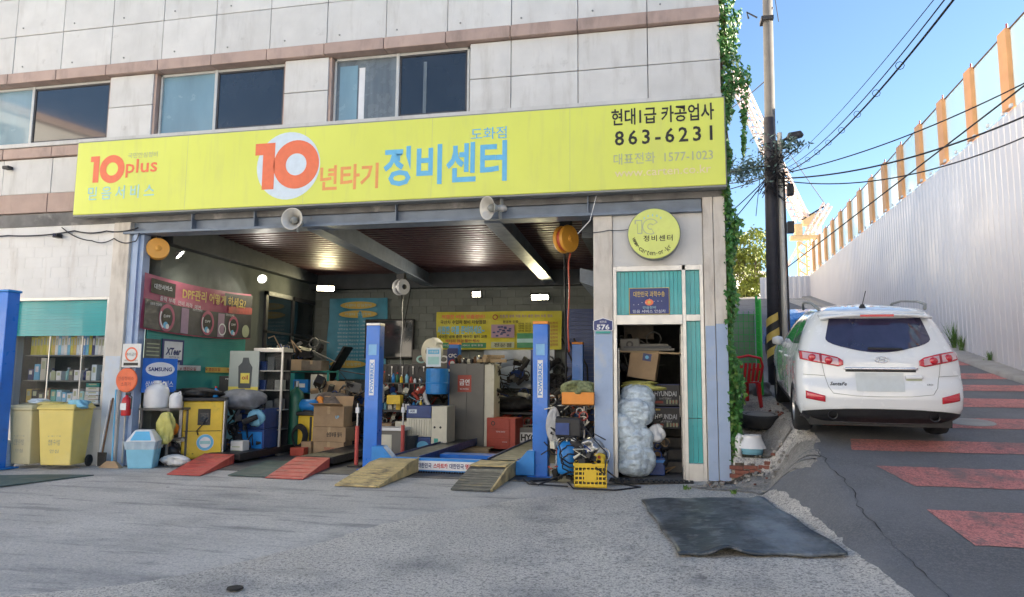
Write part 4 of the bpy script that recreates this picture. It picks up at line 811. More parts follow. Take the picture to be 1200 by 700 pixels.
# ------------------------------------------------------------------ four post lift
CL = T('car_lift', 'bright blue four post car lift with yellow worn run-up ramps in the garage', 'car lift', (-4.40, .55, .012))
def liftpost(x, y, front, h=2.5, lab=None):
    p = MB()
    # C channel: back plate + two flanges
    p.bx(-.125, .125, -.10, -.085, 0, h).bx(-.125, -.105, -.085, .12, 0, h).bx(.105, .125, -.085, .12, 0, h).bx(-.125, .125, .105, .12, 0, h*.98)
    o = p.build('post', 'blue', CL, bevel=.006, loc=(x, y, 0), label=lab)
    MB().bx(-.13, .13, -.105, .125, h, h+.05).build('cap', 'orng' if x > 0 or not front else 'steel', o, bevel=.008)
    MB().bx(-.2, .2, -.18, .2, 0, .015).build('base_plate', 'blue', o)
    if front:
        MB().quad((-.075, -.102, h-.52), (.075, -.102, h-.52), (.075, -.102, h-.33), (-.075, -.102, h-.33)).build('sticker', mat('sticker_blue', (.18, .42, .68), .4), o)
        MB().quad((-.045, -.102, h-1.22), (.045, -.102, h-1.22), (.045, -.102, h-.60), (-.045, -.102, h-.60)).build('sticker', 'white', o)
        t_ = text('POWERREX', .54, .065, (0, -.104, h-.91), 'blueb', o, bold=.03); 
        if t_: t_.rotation_euler = (0, -pi/2, 0)
    return o
liftpost(-1.50, .1, True, lab='front left blue lift post'); liftpost(1.50, .05, True, lab='front right blue lift post'); liftpost(-1.45, 4.9, False, 2.4); liftpost(1.55, 4.9, False, 2.4)
MB().bx(-1.42, 1.42, -.08, .06, .02, .24).build('crossbeam', 'blueb', CL, bevel=.01, label='front blue crossbeam with white Korean sign')
MB().bx(-.62, .55, -.095, -.083, .05, .20).build('plate', 'white', CL)
text('대한민국', .24, .085, (-.46, -.099, .125), 'navy', CL, bold=.02); text('스마트카', .25, .085, (-.18, -.099, .125), 'redp', CL, bold=.03); text('대한민국', .25, .085, (.10, -.099, .125), 'navy', CL, bold=.02); text('명장업소', .26, .085, (.38, -.099, .125), 'redp', CL, bold=.03)
st_ = MB()
for i in range(26): st_.bx(-.62+.045*i, -.60+.045*i, -.1, -.03, -.01, .03)
o = st_.build('tread_strip', 'dark', CL); o['kind'] = 'stuff'
MB().bx(-1.42, 1.42, 4.85, 4.97, .05, .22).build('crossbeam', 'blueb', CL, bevel=.01)
for s_ in (-1, 1):
    MB().prism([(1.42*s_, .02), (.98*s_, .02), (1.06*s_, .14), (1.30*s_, .42), (1.42*s_, .42)] if s_ > 0 else [(-1.42, .42), (-1.22, .42), (-.98, .16), (-.98, .02), (-1.42, .02)], -.11, .12).build('guard', 'blueb', CL, bevel=.01)
for x0, x1 in ((-1.12, -.62), (.60, 1.10)):
    rw = MB().bx(x0, x1, .07, 4.8, .14, .23).build('runway', 'rampg', CL, bevel=.01); MB().bx(x0-.02, x0, .07, 4.8, .12, .26).bx(x1, x1+.02, .07, 4.8, .12, .26).build('edge', 'blued', rw)
MB().bx(-.55, .55, 1.0, 1.35, .10, .2).build('jack_beam', 'blue', CL, bevel=.01)
def ramp(x0, x1, ya, yb, yc, h1, m, label=None):
    # ya front toe, yb knee, yc back
    b = MB(); n = 8
    pr = [(ya, .0), (ya+.0, .025), (yb-.2, h1*.72), (yb, h1*.9), (yc, h1), (yc, h1-.05), (yb, h1-.09), (yb-.3, .02)]
    b.prism([(y, z) for y, z in pr], x0, x1, 'x'); o = b.build('ramp', m, CL, bevel=.006, label=label)
    MB().prism([(ya+.02, .0), (ya+.02, .03), (yb-.2, h1*.74), (yb, h1*.92), (yc, h1+.012), (yc, 0.02)], x1+.002, x1+.03, 'x').build('side_plate', 'rampy', o)
    sp = MB().bx(x0+.02, x1-.02, 0, .02, 0, .008).mesh('rib', M[m])
    for i in range(7):
        t = (i+.5)/7; y = ya+.05+(yb-.25-ya)*t; z = .03+(h1*.70-.03)*t; inst('rib', sp, o, (0, y, z+.003), rot=(math.atan2(h1*.7, yb-ya-.2), 0, 0))
    return o
ramp(-1.26, -.60, -1.82, -.55, .0, .235, 'rampy', 'left yellow ramp'); ramp(.50, 1.08, -1.76, -.75, .0, .235, 'rampg', 'right ramp, worn grey with yellow edge')
MB().bx(.50, 1.08, -.75, .05, .222, .240).build('ramp_plate', 'rampy', CL, label='yellow worn plate at the top of the right ramp')
# second, floor level alignment lift with red ramps
SL = T('platform_lift', 'low platform lift with two red run-up ramps left of the blue lift', 'car lift', (-8.1, .3, .012))
def rr(x0, x1, ya, yb, h, sk, lab):
    b = MB().hexa([(x0, ya, 0), (x1, ya, 0), (x1+sk, yb, 0), (x0+sk, yb, 0)], [(x0, ya, .012), (x1, ya, .012), (x1+sk, yb, h), (x0+sk, yb, h)]); o = b.build('ramp', 'rampr', SL, bevel=.006, label=lab)
    b = MB()
    for i in range(6):
        t = (i+.5)/6; b.box(((x0+x1)/2+sk*t, ya+(yb-ya)*t, .012+(h-.012)*t+.004), (x1-x0-.08, .012, .006))
    b.build('grip_bar', 'rampr', o)
    return o
rr(-.70, -.08, -1.15, .45, .17, -.45, 'left red ramp'); rr(1.03, 1.68, -1.1, .42, .17, -.30, 'right red ramp')
for x0, x1 in ((-1.1, -.45), (.75, 1.40)):
    MB().bx(x0, x1, .47, 4.6, .06, .17).build('platform', 'blackp', SL, bevel=.01); MB().bx(x0+.02, x1-.02, .5, 4.6, .172, .176).build('deck_plate', 'dark', SL); MB().bx(x1, x1+.02, .47, 4.6, .05, .18).build('edge', 'blackp', SL)
    MB().bx(x0, x1, 3.6, 4.55, .18, .24).build('extension', 'rampr', SL, bevel=.01)
RM = MB(); RM.grid(lambda u, v: (-7.78+.78*u-.45*v-.15*u*v, -.72+1.9*v, .022+.012*v+.004*sin(u*9)), 10, 10); o = RM.build('rubber_mat', 'matg', solid=.012); tag(o, 'dark green grey rubber mat lying between the two red ramps', 'mat')
gm = MB(); gm.grid(lambda u, v: (-13.5+3.35*u+.3*v, -3.3+(1.1+1.0*u)*v+.55*u*0+.55*u*(1-v)*1.2, .016+.004*sin(u*14+v*3)), 30, 8); o = gm.build('rubber_mat', 'matg', solid=.012); tag(o, 'long green grey mat on the forecourt in front of the yellow bins', 'mat')
# black mat on forecourt
bmat = MB(); P4 = [Vector((-1.20, -1.80, 0)), Vector((.22, -1.75, 0)), Vector((.60, -4.53, 0)), Vector((-.79, -4.66, 0))]
def bf(u, v):
    p = P4[0].lerp(P4[1], u).lerp(P4[3].lerp(P4[2], u), v); x = p.x + .012*sin(v*17)*(1 if u in (0, 1) else 0); y = p.y + (.02*sin(u*23) if v == 1 else 0)
    x += -.05*u*sin(pi*v)*0
    lift = .05*exp(-((u-.28)/.08)**2)*sm(.9, 1, v) + .012*sin(u*9+v*5)*sm(.6, 1, v) + .015*vnoise(u*5, v*5)
    return (x, y, gz(x, y)+.025+abs(lift))
bmat.grid(bf, 40, 40); o = bmat.build('floor_mat', 'matt', smooth=True, solid=.022); tag(o, 'large black rubber mat with curled front edge lying on the forecourt', 'mat')
# ------------------------------------------------------------------ back wall things
BB, _ = banner('wall_banner', 'blue banner with yellow oval headings hanging on the back wall', 'banner', -9.72, -8.05, 1.55, 3.72, 6.5, 'banb', wav=.13, seed=3)
for i, (z, w) in enumerate(((3.52, .62), (3.28, .66), (1.95, .62))):
    disc(-8.85 if i < 2 else -9.1, z, .10, 'gold', 6.42, BB, sx=w/.12); text('카센터 안심정비', .75, .08, (-8.85 if i < 2 else -9.1, 6.41, z), 'tint', BB)
for i in range(11): text('엔진오일 미션오일 브레이크', .95-.1*hsh(i, 4), .05, (-8.95, 6.42, 3.08-.1*i), 'pblue', BB)
YB, _ = banner('wall_banner', 'yellow banner with blue and red headings across the back wall', 'banner', -6.62, -3.36, 2.33, 3.30, 6.35, 'bany', wav=.10, seed=1)
y_ = 6.28
def yt(s_, w, h, x, z, m, bold=.02): text(s_, w, h, (x, y_, z), m, YB, bold=bold)
yt('저렴한 비용 맞춤정비!', 1.15, .11, -5.9, 3.17, 'orange'); yt('국산차 수입차 정비 차량점검', 1.2, .10, -5.9, 3.03, 'black'); yt('시원한 여름 준비하세요~', 1.25, .21, -5.95, 2.83, 'sblue', .03)
yt('에어컨 냉매 충전 에어컨 필터 교환', 1.3, .08, -5.9, 2.66, 'black'); yt('배터리 점검 할인 행사', .9, .08, -5.9, 2.55, 'redb')
rect(-6.56, -5.28, 2.37, 2.50, 'bang', y_+.01, YB); yt('에어컨 점검 무료 서비스 문의 환영', 1.1, .05, -5.92, 2.435, 'white', .0)
ring(-5.05, 3.15, .07, .045, 'redb', y_, parent=YB, name='print'); yt('친환경 냉매 자동 회수 충전 장비 보유 업소', 1.35, .08, -4.25, 3.17, 'purple'); yt('환경부 인증', .4, .07, -4.65, 3.03, 'black')
rect(-5.15, -4.55, 2.63, 2.96, 'purple', y_, YB); rect(-5.15, -4.55, 2.37, 2.52, 'sgrey', y_, YB)
for i in range(18): rect(-5.12+.5*hsh(i, 1), -5.05+.5*hsh(i, 1), 2.65+.24*hsh(i, 2), 2.69+.24*hsh(i, 2), 'navy', y_-.004, YB)
yt('전문점', .45, .10, -4.85, 2.44, 'black'); rect(-4.48, -3.8, 2.37, 2.74, 'bang', y_, YB); rect(-4.48, -3.8, 2.50, 2.60, 'tint', y_-.003, YB)
for i in range(7): yt('안심정비', .26, .06, -3.58, 2.45+.09*i, 'redb', .01); yt('냉매 점검 항목', .5, .05, -4.2, 2.80+.06*(i % 4), 'black', .0)
TV = T('television', 'wide dark television screen on the back wall right of the blue banner', 'television', (-7.95, 6.4, 2.62)); MB().bx(-.68, .68, 0, .1, -.52, .52).build('body', 'blackp', TV, bevel=.02); MB().bx(-.64, .64, -.004, -.001, -.47, .47).build('screen', 'glassd', TV)
SHW = T('roller_shutter', 'dark blue steel shutter on the back wall behind the right rear lift post', 'shutter', (-2.75, 6.45, 0)); sh = MB().bx(-.5, .5, 0, .03, 0, .1).mesh('slat', M['blued'])
for i in range(31): inst('slat', sh, SHW, (0, .004*(i % 2), .1+.105*i))
# hanging reels
def rl(loc, r, m, label, hubm, rz=.5, cord=None, cm='hosered', cr=.014, cat='hose reel'):
    t = T('hose_reel', label, cat, loc, rz)
    MB().lathe([(r*.3, -.03), (r*.95, -.03), (r, -.012), (r, .012), (r*.95, .03), (r*.3, .03)], 28, axis='y', c=(0, -.07, 0)).build('flange', m, t, smooth=False); MB().lathe([(r*.3, -.03), (r*.95, -.03), (r, -.012), (r, .012), (r*.95, .03), (r*.3, .03)], 28, axis='y', c=(0, .07, 0)).build('flange', m, t)
    b = MB()
    for k in range(5): b.tube([(r*.78*cos(2*pi*i/20), -.045+.022*k, r*.78*sin(2*pi*i/20)) for i in range(20)], .016, 6, closed=True)
    b.build('hose', cm, t, smooth=True); MB().lathe([(0, -.13), (.05, -.12), (.06, -.09), (.06, .09), (0, .1)], 12, axis='y').build('hub', hubm, t); MB().bx(-.03, .03, -.12, .12, r*.95, r+.12).build('bracket', 'dark', t)
    if cord:
        L_ = cord; MB().tube([(r*.6, 0, -r*.6), (r*.3, 0, -r-.15)]+[(r*.3+.02*sin(i), 0, -r-.15-L_*(i+1)/8) for i in range(8)], cr, 6).build('hose_end', cm, t, smooth=True)
    return t
rl((-2.51, .8, 4.0), .24, 'reel', 'orange cable reel hanging at the right end of the opening with a red hose', 'reel', rz=1.0, cord=1.55)
rl((-10.12, .25, 3.96), .20, 'reel', 'orange cable reel on the left jamb beside the first flood lamp', 'reel', rz=.7)
t = rl((-6.34, 3.0, 3.52), .17, 'whitep', 'pale balancer reel hanging from the ceiling with a thin cord', 'dark', rz=1.1, cord=1.5, cm='steel', cr=.006)
wire('hanging_cable', [(-7.6, 6.3, 3.9), (-7.5, 6.3, 2.9), (-7.3, 6.2, 3.9)], .012, 'cable', 'black loop of cable on the back wall between the banners')
wire('hanging_cable', [(-2.62, 1.4, 4.2), (-2.7, 2.2, 2.6), (-2.75, 2.6, .4)], .02, 'cable', 'thick black cable hanging by the right side of the lift')
for i, x in enumerate((-3.35, -3.2, -3.05)): wire('hanging_cable', [(x, 6.3, 2.6), (x+.35, 6.1, 1.9), (x+.2*i, 6.0, .9)], .022, 'cable', OR(i)+' black cable from the left hanging below the right end of the yellow banner', group='cables hanging under the yellow banner')
# exhaust fan reel (white) on blue drum machine
FR = T('exhaust_reel', 'round white exhaust hose reel above the blue drum', 'hose reel', (-6.05, 4.3, 2.2), -.5); b = MB()
MB().lathe([(.08, -.1), (.26, -.1), (.30, -.06), (.30, .06), (.26, .1), (.08, .1)], 28, axis='y').build('wheel', 'cream', FR, smooth=True); MB().lathe([(0, -.13), (.09, -.12), (.1, .12), (0, .13)], 16, axis='y').build('hub', 'dark', FR); MB().box((.16, -.02, .20), (.22, .2, .14), ry=.6).build('motor', 'cream', FR, bevel=.02)
MB().cyl((0, 0, -.1), (0, .05, -.9), .03).build('stand', 'dark', FR); MB().tube([(.05, -.1, -.8), (-.08, -.14, -.9), (.0, -.16, -1.1), (.16, -.16, -1.3)], .05, 10).build('hose', 'whitep', FR, smooth=True)
DR = T('blue_drum', 'blue drum standing on the blue and cream machine', 'drum', (-5.82, 4.0, 1.25)); MB().lathe([(0, 0), (.24, 0), (.25, .02), (.25, .22), (.258, .24), (.25, .26), (.25, .50), (.24, .56), (0, .56)], 24).build('body', 'blueb', DR, smooth=False)
PSt = T('instruction_sheet', 'pale blue instruction sheet above the blue drum', 'notice', (-5.88, 3.9, 1.85)); MB().bx(-.17, .17, 0, .01, 0, .42).build('sheet', 'pblue', PSt); rect(-.13, .13, .28, .38, 'sblue', -.003, PSt); rect(-.13, .13, .05, .22, 'tint', -.003, PSt); text('사용설명', .2, .05, (0, -.006, .33), 'white', PSt)
AM = T('service_machine', 'blue and cream service machine with a pale vent grille beside the grey bucket', 'machine', (-5.86, 3.6, .012)); MB().bx(-.43, .12, -.22, .4, 0, .34).bx(-.43, .12, -.22, .4, .74, 1.0).build('body', 'blued', AM, bevel=.01); MB().bx(-.43, .12, -.20, .4, .345, .735).bx(.125, .47, -.2, .4, 0, .99).build('side', 'cream', AM, bevel=.008)
lv = MB().bx(0, .045, 0, .02, .37, .71).mesh('louvre', M['cream'])
for i in range(9): inst('louvre', lv, AM, (-.41+.056*i, -.222, 0))
rect(-.38, -.2, .84, .92, 'pblue', -.223, AM); text('AIR', .12, .05, (-.29, -.226, .88), 'navy', AM, bold=.02); disc(-.05, .16, .10, 'sblue', -.223, AM, sx=1.3); [disc(x, .55, .025, 'blackp', -.203, AM) for x in (.2, .33)]; rect(.19, .28, .1, .32, 'tealf', -.203, AM)
BKt = T('bucket', 'dark grey plastic bucket on the floor left of the blue and cream machine', 'bucket', (-6.2, 3.35, .012)); MB().lathe([(0, 0), (.15, 0), (.19, .36), (.2, .38), (.185, .38), (.18, .36)], 22, cap=False).build('body', 'bucket', BKt, smooth=True); MB().lathe([(0, .33), (.18, .34)], 20, cap=False).build('contents', 'dark', BKt)
# rear notice next to post
CP = T('price_notice', 'narrow dark notice with red emblem and white capitals on the rear left lift post', 'notice', (-5.86, 5.28, 1.72)); MB().bx(-.13, .13, 0, .01, 0, .60).build('sheet', 'navy', CP); disc(0, .24, .09, 'redp', -.003, CP); disc(0, .24, .055, 'white', -.005, CP); text('CPC', .2, .09, (0, -.004, .42), 'white', CP, bold=.03); rect(-.1, .1, .04, .1, 'white', -.003, CP)
LK = T('steel_locker', 'tall grey steel locker with a red notice on its door', 'locker', (-5.25, 4.75, .012)); MB().bx(-.42, .40, -.3, .3, .08, 1.92).build('body', 'greym', LK, bevel=.008); MB().bx(-.40, -.01, -.312, -.3, .1, 1.9).bx(.0, .38, -.312, -.3, .1, 1.9).build('door', 'greym', LK, bevel=.004); MB().bx(.402, .62, -.28, .3, .08, 1.9).build('side', 'cream', LK)
rect(-.22, .10, 1.28, 1.66, 'redb', -.315, LK); text('금연', .24, .14, (-.06, -.319, 1.5), 'white', LK, bold=.02); text('NO SMOKING', .2, .04, (-.06, -.319, 1.35), 'white', LK)
for i in range(7): tag(MB().box((0, 0, 0), (.09, .36, .07)).build('wood_block', 'wood', loc=(-4.98+.07*i, 4.6+.05*(i % 3), 2.0+.05*(i % 3)), rz=.6-.35*i), OR(i)+' pale wood offcut from the left on top of the grey locker', 'wood', 'wood offcuts on the locker')
for i in range(9): lump('small_part', OR(i)+' small part from the left on top of the grey locker', 'part', (-5.6+.075*i, 4.75, 1.93), .05, .06, .12+.1*hsh(i, 8), ['dark', 'rust', 'steel', 'blackp', 'cream'][i % 5], i, .4, n=5, group='parts on top of the locker')
MR = T('glossy_panel', 'big glossy board leaning on the back wall with a car reflection painted on', 'board', (-4.45, 6.42, 1.36), 0); MB().bx(-.92, .90, 0, .03, 0, .98).build('panel', 'mirror', MR); MB().bx(-.95, .93, -.01, .0, -.03, .0).bx(-.95, .93, -.01, 0, .98, 1.01).bx(.90, .93, -.01, .0, 0, .98).build('frame', 'blackp', MR); MB().prism([(-.9, .35), (-.3, .55), (.2, .6), (.9, .45), (.9, .25), (-.9, .1)], -.006, -.001).build('painted_reflection', 'pblue', MR)  # pale blue shape on the board paints in a car's reflection
MB().bx(.30, .42, -.008, -.001, 0, .98).build('divider', 'blued', MR)
WS = T('wall_shelf', 'small wall shelf with hand tools under the glossy board', 'shelf', (-4.95, 6.2, 1.02)); MB().bx(-.35, .3, 0, .4, 0, .03).bx(-.33, -.3, 0, .4, -.25, 0).build('board', 'dark', WS)
for i in range(6): bottle((-5.22+.1*i, 6.2, 1.05), .035, .14+.14*hsh(i, 5), ['wood', 'steel', 'redb', 'dark', 'yel', 'cream'][i], 'dark', OR(i)+' small can or tool from the left on the wall shelf below the glossy board', 'tools on the small wall shelf', 'tool')
WBn = T('work_bench', 'dark workbench along the back wall under the glossy board', 'workbench', (-4.3, 5.9, .012)); MB().bx(-.95, .95, -.4, .35, .74, .80).build('top', 'dark', WBn, bevel=.01); [MB().bx(x, x+.06, y, y+.06, 0, .74).build('leg', 'dark', WBn) for x in (-.9, .8) for y in (-.35, .25)]
lump('covered_heap', 'dark cloth heap on the back workbench', 'cloth', (-4.5, 5.8, .82), .5, .25, .35, 'rubber', 22, .4); heap((-5.0, 5.5, 1.15), .2, .15, .7, 40, 'dark engine part hanging at the left end of the back workbench', ('blackp', 'dark', 'rubber'), seed=23, cat='engine part', big=1.5); heap((-4.35, 5.75, 1.5), .2, .12, .5, 26, 'pump unit standing on the back workbench before the glossy board', ('dark', 'greym', 'blued'), seed=25, cat='pump', big=1.4)
TB = T('tool_chest', 'red steel tool chest standing on the floor behind the lift', 'tool chest', (-4.40, 4.6, .012), -.15); MB().bx(-.34, .22, -.25, .25, .04, .72).build('body', 'redb', TB, bevel=.012); MB().bx(.222, .34, -.25, .25, .04, .72).build('side', 'redb', TB); 
for i in range(3): MB().bx(-.32, .20, -.262, -.25, .08+.21*i, .27+.21*i).build('drawer', 'redb', TB, bevel=.004)
ring(-.18, .6, .05, .03, 'blackp', -.266, parent=TB, name='badge'); text('TOOL BOX', .22, .03, (.0, -.266, .42), 'white', TB); text('www', .12, .02, (.1, -.266, .2), 'white', TB)
HS = T('white_sign_box', 'white box with bold black letters on the floor right of the red tool chest', 'box', (-3.85, 4.6, .05)); MB().bx(-.24, .22, 0, .25, 0, .46).build('body', 'greym', HS); rect(-.2, .18, .14, .36, 'poster', -.003, HS); text('HYC', .34, .15, (-.01, -.006, .25), 'black', HS, bold=.05)
PL = T('pallet', 'wooden pallet on the floor behind the right end of the lift', 'pallet', (-3.2, 4.5, .012)); [MB().bx(-.6, .6, -.4+.17*i, -.27+.17*i, .1, .125).build('board', 'wood', PL) for i in range(5)]; [MB().bx(-.6, .6, y, y+.08, .0, .1).build('bearer', 'wood', PL) for y in (-.4, -.05, .3)]
PL2 = T('pallet', 'wooden pallet under the foot of the grey locker', 'pallet', (-5.2, 4.2, .012)); [MB().bx(-.5, .6, -.3+.17*i, -.17+.17*i, .06, .085).build('board', 'wood', PL2) for i in range(3)]; MB().bx(-.5, .6, -.3, -.2, 0, .06).build('bearer', 'wood', PL2)
# workbench behind the left lift post with lots of small things
WK = T('parts_table', 'cluttered steel work table behind the left lift post', 'workbench', (-6.9, 4.0, .012)); MB().bx(-.65, .75, -.3, .4, .84, .88).build('top', 'dark', WK); MB().bx(-.65, .75, -.28, .4, .25, .28).build('shelf', 'dark', WK); [MB().bx(x, x+.04, y, y+.04, 0, .84).build('leg', 'dark', WK) for x in (-.64, .7) for y in (-.29, .35)]; MB().bx(-.7, .8, .2, .42, 1.45, 1.48).build('upper_shelf', 'greym', WK); MB().bx(-.7, .8, .40, .43, .9, 1.9).build('tool_board', 'blackp', WK)
for i in range(26):
    x = -7.5+.055*i*.98; kind = i % 4; z = .892 if i % 2 else 1.492; h_ = .10+.16*hsh(i, 11)
    if kind == 3:
        c = T('parts_box', OR(i)+' item from the left on the cluttered work table, a small parts box', 'box', (x, 3.95+.1*hsh(i, 3), z), 0, 'small boxes on the work table'); MB().bx(-.05, .05, -.05, .05, 0, h_*.7).build('body', ['redb', 'blueb', 'cream', 'yel', 'whitep', 'tealf'][(i//4) % 6], c)
    else: bottle((x, 3.9+.15*hsh(i, 6), z), .03+.01*hsh(i, 1), h_, ['lbin', 'dark', 'redb', 'blueb', 'whitep', 'green', 'steel', 'yel', 'rust'][i % 9], ['blackp', 'white', 'redp'][i % 3], OR(i)+' item from the left among the small bottles and cans on the cluttered work table', 'bottles on the work table')
for i in range(34):
    x = -7.55+.043*i; t_ = MB(); L_ = .10+.16*hsh(i, 2); zz = 1.85-.38*(i % 3)
    t_.cyl((0, 0, 0), (0, 0, -L_), .008, n=6); t_.box((0, 0, 0), (.035, .015, .03)); tag(t_.build('hand_tool', ['steel', 'redp', 'blued', 'dark', 'steel', 'rust'][i % 6], loc=(x, 4.36, zz)), 'hand tool with a %s head, %s from the left on the black tool board' % (['steel', 'red', 'dark blue', 'black', 'steel', 'rusty'][i % 6], OR(i)), 'tool', 'hand tools hanging on the tool board')
carton((-7.0, 3.95, .30), .45, .35, .3, 'carton on the lower shelf of the cluttered table', tape=False); carton((-6.5, 3.9, .30), .35, .35, .35, 'pale carton on the lower shelf of the cluttered table', tape=False, m='cream')
YBx = T('organizer_box', 'yellow parts box on the table right behind the left lift post', 'box', (-6.72, 3.8, 1.02)); MB().bx(-.16, .16, -.1, .1, 0, .2).build('body', 'yel', YBx, bevel=.01)
EN = T('engine_block', 'blue fan badge white panel on the wall left of the left lift post', 'machine', (-7.15, 3.6, 1.05)); MB().bx(-.2, .2, 0, .15, 0, .40).build('body', 'whitep', EN, bevel=.02); disc(.05, .2, .14, 'sblue', -.003, EN); ring(.05, .2, .1, .07, 'navy', -.005, parent=EN, name='badge')
WSH = T('wash_basin_unit', 'white and grey metal bench unit between the left lift post and the bucket', 'bench', (-6.45, 3.0, .012)); MB().bx(-.35, .3, -.2, .3, .50, .56).build('top', 'whitep', WSH, bevel=.01); MB().bx(-.3, .25, -.15, .25, .0, .5).build('body', 'greym', WSH, bevel=.01); MB().bx(-.25, .05, -.16, -.15, .1, .42).build('door', 'cream', WSH)
MU = T('mural_sheet', 'grey sheet with drawings on the wall right of the television', 'poster', (-6.7, 6.3, 1.78)); MB().bx(-.55, .55, 0, .01, 0, .55).build('sheet', 'greym', MU)
for i, m_ in enumerate(('tint', 'redb', 'white')): disc(-.3+.3*i, .3, .1, m_, -.003, MU, sx=1.4); disc(-.3+.3*i, .3, .06, 'greym', -.005, MU, sx=1.4)
# red jack stands near left post
for x, y, l in ((-6.32, .45, 'left'), (-5.62, .9, 'right')):
    j = T('oil_drainer', 'upright orange red tube tool just %s of the left lift post' % l, 'tool', (x, y+.5, .012)); MB().cyl((0, 0, 0), (0, 0, .72), .035).build('tube', 'rampr', j); MB().cyl((0, 0, .72), (0, 0, 1.12), .018).build('rod', 'steel', j); MB().box((0, 0, 1.0), (.06, .06, .1)).build('valve', 'whitep', j); MB().bx(-.12, .12, -.12, .12, 0, .03).build('foot', 'dark', j)
# ------------------------------------------------------------------ right hand clutter by the narrow pillar
YCr = T('plastic_crate', 'yellow plastic crate full of oily parts beside the narrow pillar', 'crate', (-1.98, -.42, .03), .08)
cr = MB()
for (x0, x1, y0, y1) in ((-.24, .24, -.17, -.155), (-.24, .24, .155, .17), (-.24, -.225, -.17, .17), (.225, .24, -.17, .17)):
    for z0, z1 in ((0, .05), (.09, .115), (.155, .18), (.22, .245), (.285, .34)): cr.bx(x0, x1, y0, y1, z0, z1)
    if y1-y0 < .1:
        for i in range(9): cr.bx(-.24+.058*i, -.225+.058*i, y0+.002, y1-.002, 0, .34)
    else:
        for i in range(6): cr.bx(x0+.002, x1-.002, -.165+.062*i, -.15+.062*i, 0, .34)
cr.bx(-.24, .24, -.17, .17, 0, .015); cr.build('lattice', 'crate', YCr); MB().bx(-.09, .09, -.178, -.17, .08, .26).build('plate', 'crate', YCr, bevel=.004); MB().bx(-.25, .25, -.18, -.17, .31, .35).bx(-.25, .25, .17, .18, .31, .35).build('rim', 'crate', YCr, bevel=.004); MB().bx(-.2, .2, -.14, .14, .02, .26).build('contents', 'dark', YCr)
PW = T('pressure_washer', 'blue pressure washer with black hoses standing behind the yellow crate', 'machine', (-2.35, -.02, .03)); MB().lathe([(0, 0), (.15, 0), (.17, .05), (.17, .40), (.12, .48), (0, .5)], 18).build('tank', 'blueb', PW, smooth=True, loc=(-.02, 0, .12)); MB().bx(-.2, .2, -.15, .15, .68, .98).build('housing', 'blackp', PW, bevel=.03); MB().bx(-.19, .02, -.18, -.15, .72, .9).build('panel', 'blued', PW)
MB().tube([(-.22, .12, .0), (-.22, .12, 1.15), (.22, .12, 1.15), (.22, .12, 0)], .016).build('frame', 'steel', PW); [MB().lathe([(0, -.03), (.11, -.03), (.12, 0), (.11, .03), (0, .03)], 18, axis='x', c=(x, .08, .12)).build('wheel', 'rubber', PW) for x in (-.22, .22)]
MB().bx(.02, .2, -.12, .1, .30, .62).build('gearbox', 'dark', PW, bevel=.02); MB().cyl((.08, -.05, .62), (.08, -.05, .78), .05, .03).build('filter', 'whitep', PW)
b = MB()
for k in range(3): b.tube([((.13+.02*k)*cos(a/10*pi)+.05+.02*sin(a*2), -.2-.02*k+.03*sin(a), .30+.10*k+(.14+.03*k)*sin(a/10*pi)) for a in range(20)], .011, 5, closed=True)
b.build('hose', 'cable', PW, smooth=True)
OBx = T('organizer_box', 'orange open box of tools on top of the pressure washer', 'box', (-2.2, .0, 1.20)); MB().bx(-.25, .25, -.15, .15, 0, .02).bx(-.25, .25, -.15, -.14, 0, .2).bx(-.25, .25, .14, .15, 0, .2).bx(-.25, -.24, -.15, .15, 0, .2).bx(.24, .25, -.15, .15, 0, .2).build('body', 'orng', OBx, bevel=.004); lump('tool_heap', 'green and pale tools piled in the orange box', 'tools', (-2.2, .0, 1.30), .2, .12, .28, mat('olive_mix', (.20, .22, .10), .6, var=.6, vs=20), 31, .7)
lump('hose_heap', 'pale grey crumpled cloth hanging left of the pressure washer', 'cloth', (-2.60, .02, .60), .09, .08, .55, 'tarp2', 33, .4); lump('machine_parts', 'dark oily machine parts beside the pressure washer', 'parts', (-2.0, -.05, .35), .13, .12, .36, 'steel', 35, .8); lump('machine_parts', 'small yellow pump on the crate', 'pump', (-1.85, -.38, .33), .09, .08, .18, 'yel', 36, .4)
wire('floor_cable', [(-1.8, -.4, .3), (-1.5, -.3, .06), (-1.25, -.55, .06), (-1.6, -.85, .05), (-2.2, -.72, .03), (-2.3, -.6, .1)], .012, 'cable', 'black cable looping on the ground in front of the yellow crate', sag=.0)
wire('floor_cable', [(-2.3, -.2, .2), (-2.75, -.5, .03), (-2.95, -.15, .03), (-2.6, .1, .03), (-2.35, -.1, .3)], .014, 'cable', 'black hose looping on the ground left of the pressure washer')
wire('floor_cable', [(-1.95, -.5, .36), (-1.75, -.75, .25), (-1.72, -.72, .55), (-1.9, -.5, .7), (-2.1, -.3, .9)], .010, 'cable', 'thin cable arching out of the yellow crate')
wire('floor_cable', [(-3.1, .1, .03), (-2.9, -.45, .03), (-2.3, -.55, .03)], .012, 'cable', 'black cable lying along the front of the pressure washer')
